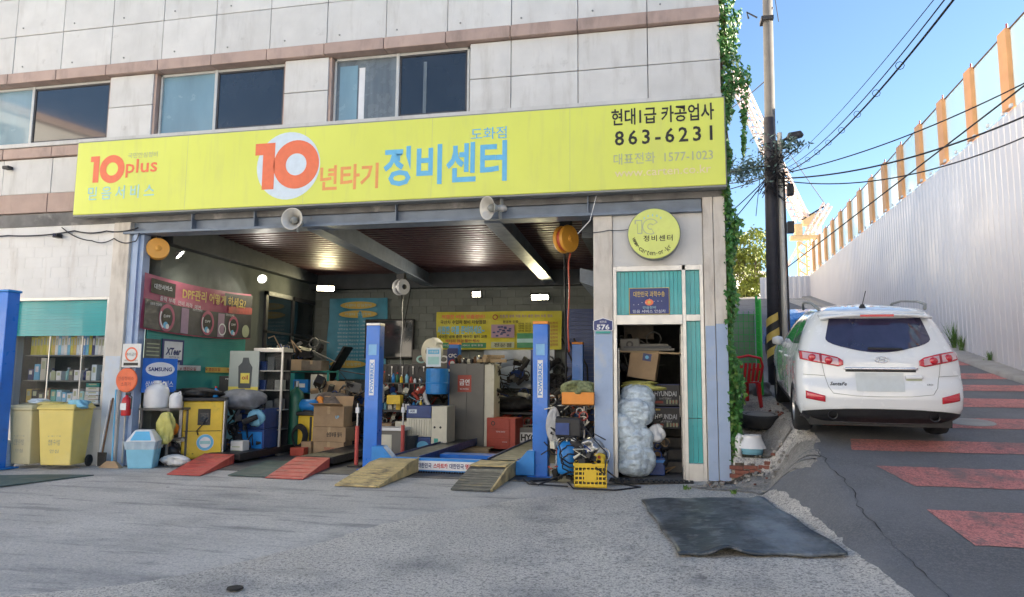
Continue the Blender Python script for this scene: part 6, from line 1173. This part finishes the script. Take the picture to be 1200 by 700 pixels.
# far return of the hoarding
FW = T('steel_hoarding', 'far end of the pale hoarding turning left across the alley', 'hoarding', (0, 0, 0)); b = MB(); yE = HY[-1]
xe = WX(yE); prof = []
for k in range(9): xx = xe-.33*k; prof += [(xx, 0), (xx-.13, 0), (xx-.16, .03), (xx-.3, .03)]
k0 = len(prof); b.v = [(x, yE-d-.02*(xe-x), 3.0) for x, d in prof]+[(x, yE-d-.02*(xe-x), topz(yE)+.0-.03*(xe-x)) for x, d in prof]; b.f = [(j, j+1, k0+j+1, k0+j) for j in range(k0-1)]; b.build('steel_sheet', 'hoard', FW)
# ------------------------------------------------------------------ far things
# blue van ahead of the car
BV = T('blue_car', 'blue car parked farther up the alley behind the pole', 'car', (2.72, 6.0, road_z(2.7, 6.0)+.03), 0); BV.rotation_euler = (radians(9), 0, 0); BV.scale = (1, 1, .9)
b = MB(); PRF = [(0, .35), (.0, .75), (.25, .85), (.55, 1.35), (1.0, 1.45), (2.2, 1.45), (2.9, .98), (3.9, .85), (4.1, .5), (4.1, .3)]
b.grid(lambda u, v: ((2*u-1)*(.84-.14*max(0, (PRF[round(v*9)][1]-.85)/.6))*1.0, PRF[round(v*9)][0], PRF[round(v*9)][1]-.06*abs(2*u-1)**4), 12, 9)
for s_ in (-1, 1): b.add([(s_*(.84-.14*max(0, (z-.85)/.6)), y, z-.06) for y, z in PRF], [tuple(range(10))])
b.build('body', 'vblue', BV, bevel=.03); MB().hexa([(-.66, .27, .88), (.66, .27, .88), (.66, .33, .88), (-.66, .33, .88)], [(-.58, .50, 1.28), (.58, .50, 1.28), (.58, .56, 1.28), (-.58, .56, 1.28)]).build('rear_window', 'carg', BV)
for x in (-.76, .76):
    for y in (.8, 3.2): MB().lathe([(0, -.1), (.29, -.1), (.31, 0), (.29, .1), (0, .1)], 20, axis='x', c=(x, y, .31)).build('wheel', 'rubber', BV)
for x in (-.80, .62): MB().bx(x, x+.18, -.02, .05, .62, .76).build('tail_light', 'lampr', BV)
HB = T('cream_house', 'sunlit cream rendered house behind the tree at the end of the alley', 'house', (7, 52, 5.5), .9); MB().bx(-6, 5.6, 0, 9, -2, 5.2).build('wall', 'house', HB); MB().bx(-6.2, 5.8, -.3, 9.3, 5.2, 5.45).build('roof', 'curb', HB); 
for x in (3.4, 4.6): MB().bx(x, x+.7, -.03, .02, 1.5, 2.7).build('window', 'glassd', HB)
TR = T('leafy_tree', 'sunlit yellow green tree behind the ivy corner', 'tree', (5.1, 38, 6.2)); MB().tube([(0, 0, -.6), (.1, 0, 1.2), (.0, .1, 2.4)], [.16, .12, .08], 8).build('trunk', 'bark', TR, smooth=True); r = random.Random(3)
b = MB(); lm = MB()
for i in range(70):
    th = r.uniform(0, 6.28); rr_ = r.uniform(.1, 1.0); c0 = Vector((-.3+cos(th)*rr_*1.9, sin(th)*rr_*1.9, 2.6+r.uniform(-3.4, 3.2)*(1-rr_*.35))); sz = r.uniform(.35, .7)
    lm.tube([(0, 0, 1.0+.3*r.random()), tuple(c0)], [.03, .01], 4)
    leaf_cloud(b, [c0+Vector((r.gauss(0, sz*.55), r.gauss(0, sz*.55), r.gauss(0, sz*.45))) for _ in range(120)], .12, r=r)
lm.build('limb', 'bark', TR); o = b.build('crown', 'leafy', TR); o['kind'] = 'stuff'
# tower cranes
def lattice(b, p0, p1, w, n, rad=.16, rad2=.09):
    p0 = Vector(p0); p1 = Vector(p1); d = (p1-p0).normalized(); u = d.orthogonal().normalized(); v = d.cross(u); cs = [(u+v)*w/2, (u-v)*w/2, (-u-v)*w/2, (v-u)*w/2]
    for c0 in cs: b.tube([p0+c0, p1+c0], rad, 4)
    for i in range(n):
        a = p0.lerp(p1, i/n); c = p0.lerp(p1, (i+1)/n)
        for k in range(4): b.tube([a+cs[k], c+cs[(k+1) % 4]], rad2, 3)
K1 = T('tower_crane', 'large tower crane with a long pale jib leaning up left', 'tower crane', (17.6, 90, 14))
b = MB(); lattice(b, (0.4, 0, 9.5), (-8.2, 0, 31.5), 1.3, 22, .22, .12); b.build('jib', 'cranep', K1); b = MB(); lattice(b, (1.2, 0, -12), (1.2, 0, 6.5), 1.9, 14, .22, .12); b.build('mast', 'crane', K1); MB().bx(-1.2, 2.4, -.6, .6, 6.7, 7.3).bx(-.6, .4, -.6, .6, 7.3, 8.9).build('slewing_deck', 'crane', K1, bevel=.1); b = MB(); lattice(b, (1.4, 0, 7.5), (3.8, 0, 11.5), .8, 6, .16, .09); b.build('tie_frame', 'cranep', K1); MB().tube([(3.6, 0, 11.4), (.4, 0, 9.5)], .1, 4).tube([(3.6, 0, 11.4), (-8, 0, 31)], .05, 4).build('stay', 'cable', K1)
K2 = T('tower_crane', 'smaller distant tower crane with yellow counterweight right of the first', 'tower crane', (27, 130, 17)); MB().bx(-1.5, 2.2, -1, 1, 14, 16.2).build('counterweight', 'crane', K2, bevel=.2); b = MB(); lattice(b, (.5, 0, -12), (.5, 0, 14), 1.6, 16, .25, .14); b.build('mast', 'cranep', K2); b = MB(); lattice(b, (0, 0, 15), (-3.6, 0, 21), .7, 6, .16, .1); b.build('jib', 'cranep', K2); MB().tube([(-4.6, 0, 6), (0, 0, 14)], .3, 4).build('arm', 'cranep', K2)
K3 = T('red_post', 'thin red and white marker mast beyond the hoarding', 'mast', (13.9, 80, 12)); MB().cyl((0, 0, -8), (0, 0, 5.4), .3).build('pole', 'redb', K3)

# unseen houses left of and opposite the shop, added to bounce sunlight
def reflector_house(loc, w, d, h, rz, label, n, m='house'):
    t = T('reflector_house', label, 'house', loc, rz, 'unseen houses added for bounce light'); MB().bx(-w/2, w/2, 0, d, -.5, h).build('wall', m, t); MB().bx(-w/2-.2, w/2+.2, -.2, d+.2, h, h+.3).build('roof', 'brown', t)
    me = MB().bx(-.75, .75, -.04, .06, 0, 1.4).mesh('window', M['glassd']); fm = MB().bx(-.83, .83, -.03, .02, -.08, 1.48).mesh('window_frame', M['aluw'])
    for r in range(int(h//3)):
        for i in range(n): x = -w/2+w*(i+.5)/n; inst('window_frame', fm, t, (x, 0, 1.1+3*r)); inst('window', me, t, (x, -.01, 1.1+3*r))
for i, (lx, ly, hh, mm, nm) in enumerate(((-27, -8, 12, 'house', 'nearest the shop'), (-17.5, -22, 13, 'panel', 'second from the shop'), (-5, -31, 12, 'house', 'in the middle of the row'), (9, -38, 14, 'panel', 'far behind the alley end'))):
    reflector_house((lx, ly, 0), 15, 10, hh, [pi/2+.25, pi-.62, pi-.55, pi-.4][i], 'unseen pale house added to bounce sunlight, '+nm, 5, mm)
pv = MB().grid(lambda u, v: (-30+60*u, -40+25*v, .012), 4, 4).build('street', mat('bounce_paving', (.42, .41, .38), .85, var=.1)); tag(pv, kind='structure')  # unseen pale paving, added so sunlit ground throws light back at the shop

# ================================================================== WHITE CAR
CAR = T('parked_car', 'white sport utility car parked uphill in the alley, seen from behind', 'car', (1.69, -1.742, .826))
CAR.rotation_euler = Matrix.Identity(3).to_euler()
h_, p_ = -.066, .107
f_ = Vector((-sin(h_)*cos(p_), cos(h_)*cos(p_), sin(p_))); r_ = Vector((cos(h_), sin(h_), -.006)).normalized(); u_ = r_.cross(f_)
CAR.rotation_euler = Matrix(((r_.x, f_.x, u_.x), (r_.y, f_.y, u_.y), (r_.z, f_.z, u_.z))).to_euler()
# stations by height: z, half width, rear y, front y
LV = [(.24, .84, .22, 4.45), (.34, .905, .05, 4.60), (.44, .935, .005, 4.64), (.58, .942, .0, 4.66), (.70, .945, .03, 4.65), (.80, .943, .085, 4.62), (.92, .938, .10, 4.55), (1.02, .925, .125, 4.30), (1.08, .905, .15, 3.75), (1.13, .88, .18, 3.45), (1.25, .845, .235, 3.2), (1.40, .79, .315, 2.88), (1.50, .745, .375, 2.65), (1.56, .705, .40, 2.5), (1.60, .665, .36, 2.4), (1.635, .60, .42, 2.3), (1.665, .50, .62, 2.15), (1.685, .36, .85, 2.0)]
def lvl(z):
    if z <= LV[0][0]: return LV[0][1:]
    for a, b in zip(LV, LV[1:]):
        if z <= b[0]:
            t = (z-a[0])/(b[0]-a[0]); return tuple(a[i]+(b[i]-a[i])*t for i in (1, 2, 3))
    return LV[-1][1:]
NR = 2.9
def cra(z): return .62 if z < 1.1 else .62+.3*min(1, (z-1.1)/.5)
def rear_y(x, z):
    w, r0, f0 = lvl(z); a = cra(z)*.62; k = min(1, abs(x)/w); return r0 + a*(1-(1-k**NR)**(1/NR))
def side_x(y, z):
    w, r0, f0 = lvl(z); a = cra(z)*.62; t = (a-(y-r0))/a
    if t <= 0:
        fa = 1.0; t = (fa-(f0-y))/fa
        if t <= 0: return w
        return w*max(0, 1-min(1, t)**2.4)**(1/2.4)
    return w*max(0, 1-min(1, t)**NR)**(1/NR)
def loop(z):
    w, r0, f0 = lvl(z); a = cra(z)*.62; out = []
    n1 = 14
    for i in range(n1):             # rear centre to rear right corner
        th = pi/2*i/n1; out.append((w*sin(th)**(2/NR) if th > 0 else 0, r0+a*(1-cos(th)**(2/NR))))
    for i in range(16): out.append((w*(1-.0), r0+a+(f0-1.0-r0-a)*i/16))
    fa = 1.0
    for i in range(13):
        th = pi/2*i/12; out.append((w*cos(th)**(2/2.4) if th < pi/2 else 0, f0-fa+fa*sin(th)**(2/2.4)))
    L = [(x, y) for x, y in out]; R_ = [(-x, y) for x, y in reversed(out[1:-1])]
    return L+R_
zs = []
for a, b in zip(LV, LV[1:]):
    n = max(1, round((b[0]-a[0])/.035)); zs += [a[0]+(b[0]-a[0])*i/n for i in range(n)]
zs.append(LV[-1][0])
b = MB(); n0 = None
for z in zs:
    L = loop(z); n0 = len(L); b.v += [(x, y, z) for x, y in L]
for j in range(len(zs)-1):
    for i in range(n0): i2 = (i+1) % n0; b.f.append((j*n0+i, j*n0+i2, (j+1)*n0+i2, (j+1)*n0+i))
b.f.append(tuple(reversed(range(n0)))); top = (len(zs)-1)*n0; 
# domed roof cap
k = len(b.v); w, r0, f0 = lvl(1.685); b.v.append((0, 1.45, 1.715))
for i in range(n0): b.f.append((top+i, top+(i+1) % n0, k))
body = b.build('body', 'carw', CAR, smooth=True)
WHL = [(-.81, 1.0), (.81, 1.0), (-.81, 3.70), (.81, 3.70)]
def cut_arches(ob):
    cb = MB()
    for (x, y) in WHL:
        cb.lathe([(0, -.16), (.395, -.16), (.395, .30), (0, .30)] if x > 0 else [(0, -.30), (.395, -.30), (.395, .16), (0, .16)], 32, axis='x', c=(x, y, .35))
    co = cb.build('cutter', 'blackp'); co.matrix_world = CAR.matrix_basis.copy()
    md = ob.modifiers.new('bool', 'BOOLEAN'); md.operation = 'DIFFERENCE'; md.object = co; md.solver = 'EXACT'
    co.parent = CAR; co.matrix_parent_inverse = Matrix.Identity(4); co.matrix_basis = Matrix.Identity(4)
    dg = bpy.context.evaluated_depsgraph_get(); dg.update(); me = bpy.data.meshes.new_from_object(ob.evaluated_get(dg)); ob.modifiers.clear(); old = ob.data; ob.data = me; me.name = 'body'; bpy.data.objects.remove(co)
cut_arches(body)
# lower black trim (rear bumper skirt)
def rearpatch(poly_fn, nu, nv, off, name, m, smooth=True, solid=0, label=None, parent=None):
    b = MB()
    def fn(u, v):
        x, z = poly_fn(u, v); y = rear_y(x, z); e = 1e-3
        nx = (rear_y(x+e, z)-rear_y(x-e, z))/(2*e); nz = (rear_y(x, z+e)-rear_y(x, z-e))/(2*e); nn = Vector((nx, -1, nz)).normalized(); return Vector((x, y, z))+nn*off
    b.grid(fn, nu, nv); return b.build(name, m, parent or CAR, smooth=smooth, solid=solid, label=label)
def bil(P):     # bilinear quad with points bl, br, tr, tl
    return lambda u, v: tuple((P[0][i]*(1-u)+P[1][i]*u)*(1-v)+(P[3][i]*(1-u)+P[2][i]*u)*v for i in (0, 1))
rearpatch(lambda u, v: (-.885+1.77*u, .26+(.155+.035*(1-(2*u-1)**2) - .04*abs(2*u-1)**6)*v), 60, 8, .008, 'bumper_skirt', 'carblk')
# rear window : superellipse-like outline
def rw(u, v):
    z = 1.115+.415*v; hw = .625-.10*v - .30*max(0, (.35-v)/.35)**2.2; zz = z + .045*(2*u-1)**2*(1-v); return ((2*u-1)*hw, zz)
rearpatch(rw, 40, 14, .007, 'rear_window', 'carg')
rearpatch(lambda u, v: ((2*u-1)*(.10*(1-v)+.0) if False else (-.13+.38*u, 1.145+.022*v-.01*u)), 10, 2, .035, 'wiper', 'carblk', solid=.01)
# spoiler
sp = MB(); sp.grid(lambda u, v: ((2*u-1)*.64, .30+.30*v+.10*abs(2*u-1)**3, 1.575+.055*v-.045*abs(2*u-1)**3 + .0), 24, 5); sp.build('spoiler', 'carw', CAR, smooth=True, solid=.03)
MB().grid(lambda u, v: ((2*u-1)*.19, .285, 1.555+.03*v), 6, 1).build('brake_light', 'lampr', CAR, solid=.02)
# seams, tailgate outline as thin dark grooves
def seam(pts, r=.0035, m='signedge', off=.001, name='panel_gap'):
    P = []
    for (x, z) in pts: P.append((x, rear_y(x, z)-off, z))
    return MB().tube(P, r, 5).build(name, m, CAR)
def lerp_pts(pts, n=8):
    out = []
    for a, c in zip(pts, pts[1:]): out += [(a[0]+(c[0]-a[0])*i/n, a[1]+(c[1]-a[1])*i/n) for i in range(n)]
    return out+[pts[-1]]
seam(lerp_pts([(-.66, 1.0), (-.64, .86), (-.60, .70), (-.55, .625), (-.3, .600), (0, .595), (.3, .600), (.55, .625), (.60, .70), (.64, .86), (.66, 1.0)]))
for s_ in (-1, 1): seam(lerp_pts([(s_*.63, .83), (s_*.75, .835), (s_*.87, .835)]))
rearpatch(bil([(-.42, .912), (.40, .912), (.40, .934), (-.42, .934)]), 20, 2, .018, 'tailgate_trim', 'chrome', solid=.012)
rearpatch(bil([(-.40, .885), (.38, .885), (.38, .910), (-.40, .910)]), 20, 2, .003, 'trim_shadow_gap', 'carblk')
rearpatch(bil([(-.29, .655), (.24, .655), (.24, .875), (-.29, .875)]), 12, 3, .008, 'number_plate', 'plate', label='blank pale number plate')
rearpatch(bil([(.26, .80), (.45, .80), (.45, .845), (.26, .845)]), 10, 2, .016, 'handle', 'carw', solid=.015); rearpatch(bil([(.265, .782), (.44, .782), (.44, .80), (.265, .80)]), 8, 2, .010, 'handle_recess', 'sgrey')
# emblem
e = MB(); e.tube([(.012+.075*cos(a/20*2*pi), rear_y(0, 1.03)-.012, 1.032+.036*sin(a/20*2*pi)) for a in range(20)], .006, 6, closed=True); e.tube([(-.025, rear_y(0, 1.03)-.012, 1.01), (-.01, rear_y(0, 1.03)-.012, 1.055)], .005, 5).tube([(.035, rear_y(0, 1.03)-.012, 1.01), (.05, rear_y(0, 1.03)-.012, 1.055)], .005, 5).tube([(-.017, rear_y(0, 1.03)-.012, 1.03), (.042, rear_y(0, 1.03)-.012, 1.036)], .005, 5); e.build('emblem', 'chrome', CAR, smooth=True)
t_ = text('SantaFe', .19, .045, (-.49, rear_y(-.49, .74)-.012, .74), 'carblk', CAR, bold=.02, skew=.3, rz=-.10); t_ = text('CRDi', .07, .024, (.52, rear_y(.52, .74)-.008, .74), 'chrome', CAR, bold=.03, rz=.12)
# lights
for s_ in (-1, 1):
    def tl(u, v, s_=s_):
        ax = .42+.47*u; zb = .935+.085*u; zt = 1.035+.085*u**.8 + .01*sin(pi*u); 
        if u < .12: zb += .03*(1-u/.12); zt -= .02*(1-u/.12)
        return (s_*ax, zb+(zt-zb)*v)
    tlp = rearpatch(tl, 30, 8, .010, 'tail_light', 'lampr', solid=.01)
    for cu, w_, mm in ((.30, .19, 'lampc'), (.74, .19, 'lampc')):
        rearpatch(lambda u, v, cu=cu, w_=w_: tl(cu-w_+2*w_*u, .14+.70*v), 12, 6, .019, 'lens', mm, parent=tlp).location = (0, 0, 0)
    for cu in (.34, .72):
        x, z = tl(cu, .48); yy = rear_y(x, z); e = 1e-3; sl = (rear_y(x+e, z)-rear_y(x-e, z))/(2*e); l = MB(); l.lathe([(0, -.045), (.024, -.043), (.042, -.034), (.047, -.01)], 20, axis='y', cap=False); q = l.build('bulb_lens', 'lampr', tlp, smooth=True, loc=(x, yy, z), rz=math.atan(sl))
    x, z = tl(.52, .5); rearpatch(lambda u, v: tl(.512+.012*u, v), 2, 6, .021, 'divider', 'carblk', parent=tlp)
    rearpatch(lambda u, v, s_=s_: (s_*(.64+.21*u), (.515+.03*u)+(.075+.02*u)*v), 12, 4, .006, 'reflector', 'lampr', solid=.008)
    MB().lathe([(.045, -.06), (.055, -.065), (.058, .1), (.045, .1)], 18, axis='y', c=(s_*.56, .10, .36), cap=False).build('exhaust', 'dark', CAR).scale = (1.0, 1, 1)
# bumper crease
seam(lerp_pts([(-.86, .60), (-.6, .575), (0, .57), (.6, .575), (.86, .60)], 12), r=.003, m='sgrey', name='bumper_crease') if False else None
# side windows
def sidepatch(P, s_, nu, nv, off, name, m, solid=0, label=None):
    b = MB()
    def fn(u, v):
        y, z = bil(P)(u, v); x = side_x(y, z); return (s_*(x+off), y, z)
    b.grid(fn, nu, nv); return b.build(name, m, CAR, smooth=True, solid=solid, label=label)
for s_ in (-1, 1):
    sidepatch([(.72, 1.20), (1.28, 1.17), (1.28, 1.555), (.86, 1.52)], s_, 14, 8, .004, 'side_window', 'carg'); sidepatch([(1.34, 1.165), (2.12, 1.14), (2.10, 1.56), (1.34, 1.56)], s_, 14, 8, .004, 'side_window', 'carg'); sidepatch([(2.18, 1.14), (3.05, 1.12), (2.42, 1.53), (2.16, 1.56)], s_, 14, 8, .004, 'side_window', 'carg')
    for y in (1.30, 2.16, 3.1):
        MB().tube([(s_*(side_x(y, z)+.001), y, z) for z in [.45+.05*i for i in range(14)]], .003, 4).build('panel_gap', 'signedge', CAR)
    for y in (1.45, 2.3): MB().tube([(s_*(side_x(y, .98)+.01), y, .98), (s_*(side_x(y, .98)+.035), y+.06, .985), (s_*(side_x(y, .98)+.035), y+.15, .985), (s_*(side_x(y, .98)+.01), y+.21, .98)], .014, 8).build('door_handle', 'carw', CAR, smooth=True)
    sidepatch([(1.35, .30), (3.3, .30), (3.3, .40), (1.35, .40)], s_, 14, 2, .006, 'sill_trim', 'carblk')
    m_ = MB().lathe([(0, -.09), (.05, -.08), (.08, 0), (.06, .07), (0, .09)], 14, axis='x', c=(s_*.955, 2.75, 1.13)).build('side_mirror', 'carw', CAR, smooth=True)
    MB().tube([(s_*.62, .62, 1.645), (s_*.66, .75, 1.70), (s_*.66, 1.1, 1.735), (s_*.65, 1.9, 1.74), (s_*.62, 2.3, 1.70), (s_*.60, 2.4, 1.63)], [.022, .018, .016, .016, .018, .02], 8).build('roof_rail', 'signedge', CAR, smooth=True)
MB().lathe([(0, .0), (.045, 0), (.02, .05), (0, .055)], 12, c=(-.10, .62, 1.66), cap=False).cyl((-.10, .62, 1.70), (-.085, .48, 1.88), .005).build('antenna', 'carblk', CAR)
for (x, y) in WHL:
    s_ = 1 if x > 0 else -1; wt = MB().lathe([(.22, -.11), (.30, -.115), (.335, -.10), (.348, -.05), (.348, .05), (.335, .10), (.30, .115), (.22, .11)], 40, axis='x', cap=False).build('wheel', 'rubber', CAR, smooth=True, loc=(x, y, .348), label='black tyre')
    rim = MB().lathe([(0, .05*s_), (.06, .06*s_), (.07, .04*s_), (.20, .05*s_), (.22, .09*s_), (.23, .10*s_)], 30, axis='x', cap=False).build('rim', 'steel', wt, smooth=True)
    for k in range(5): a = 2*pi*k/5; MB().box((.07*s_, .13*cos(a), .13*sin(a)), (.03, .16, .05), rx=a).build('spoke', 'steel', wt)
MB().bx(-.80, .80, .25, 4.3, .20, .34).build('underbody', 'blackp', CAR)
MB().bx(-.75, .75, 1.2, 3.1, .42, 1.0).build('interior', 'blackp', CAR) if False else None
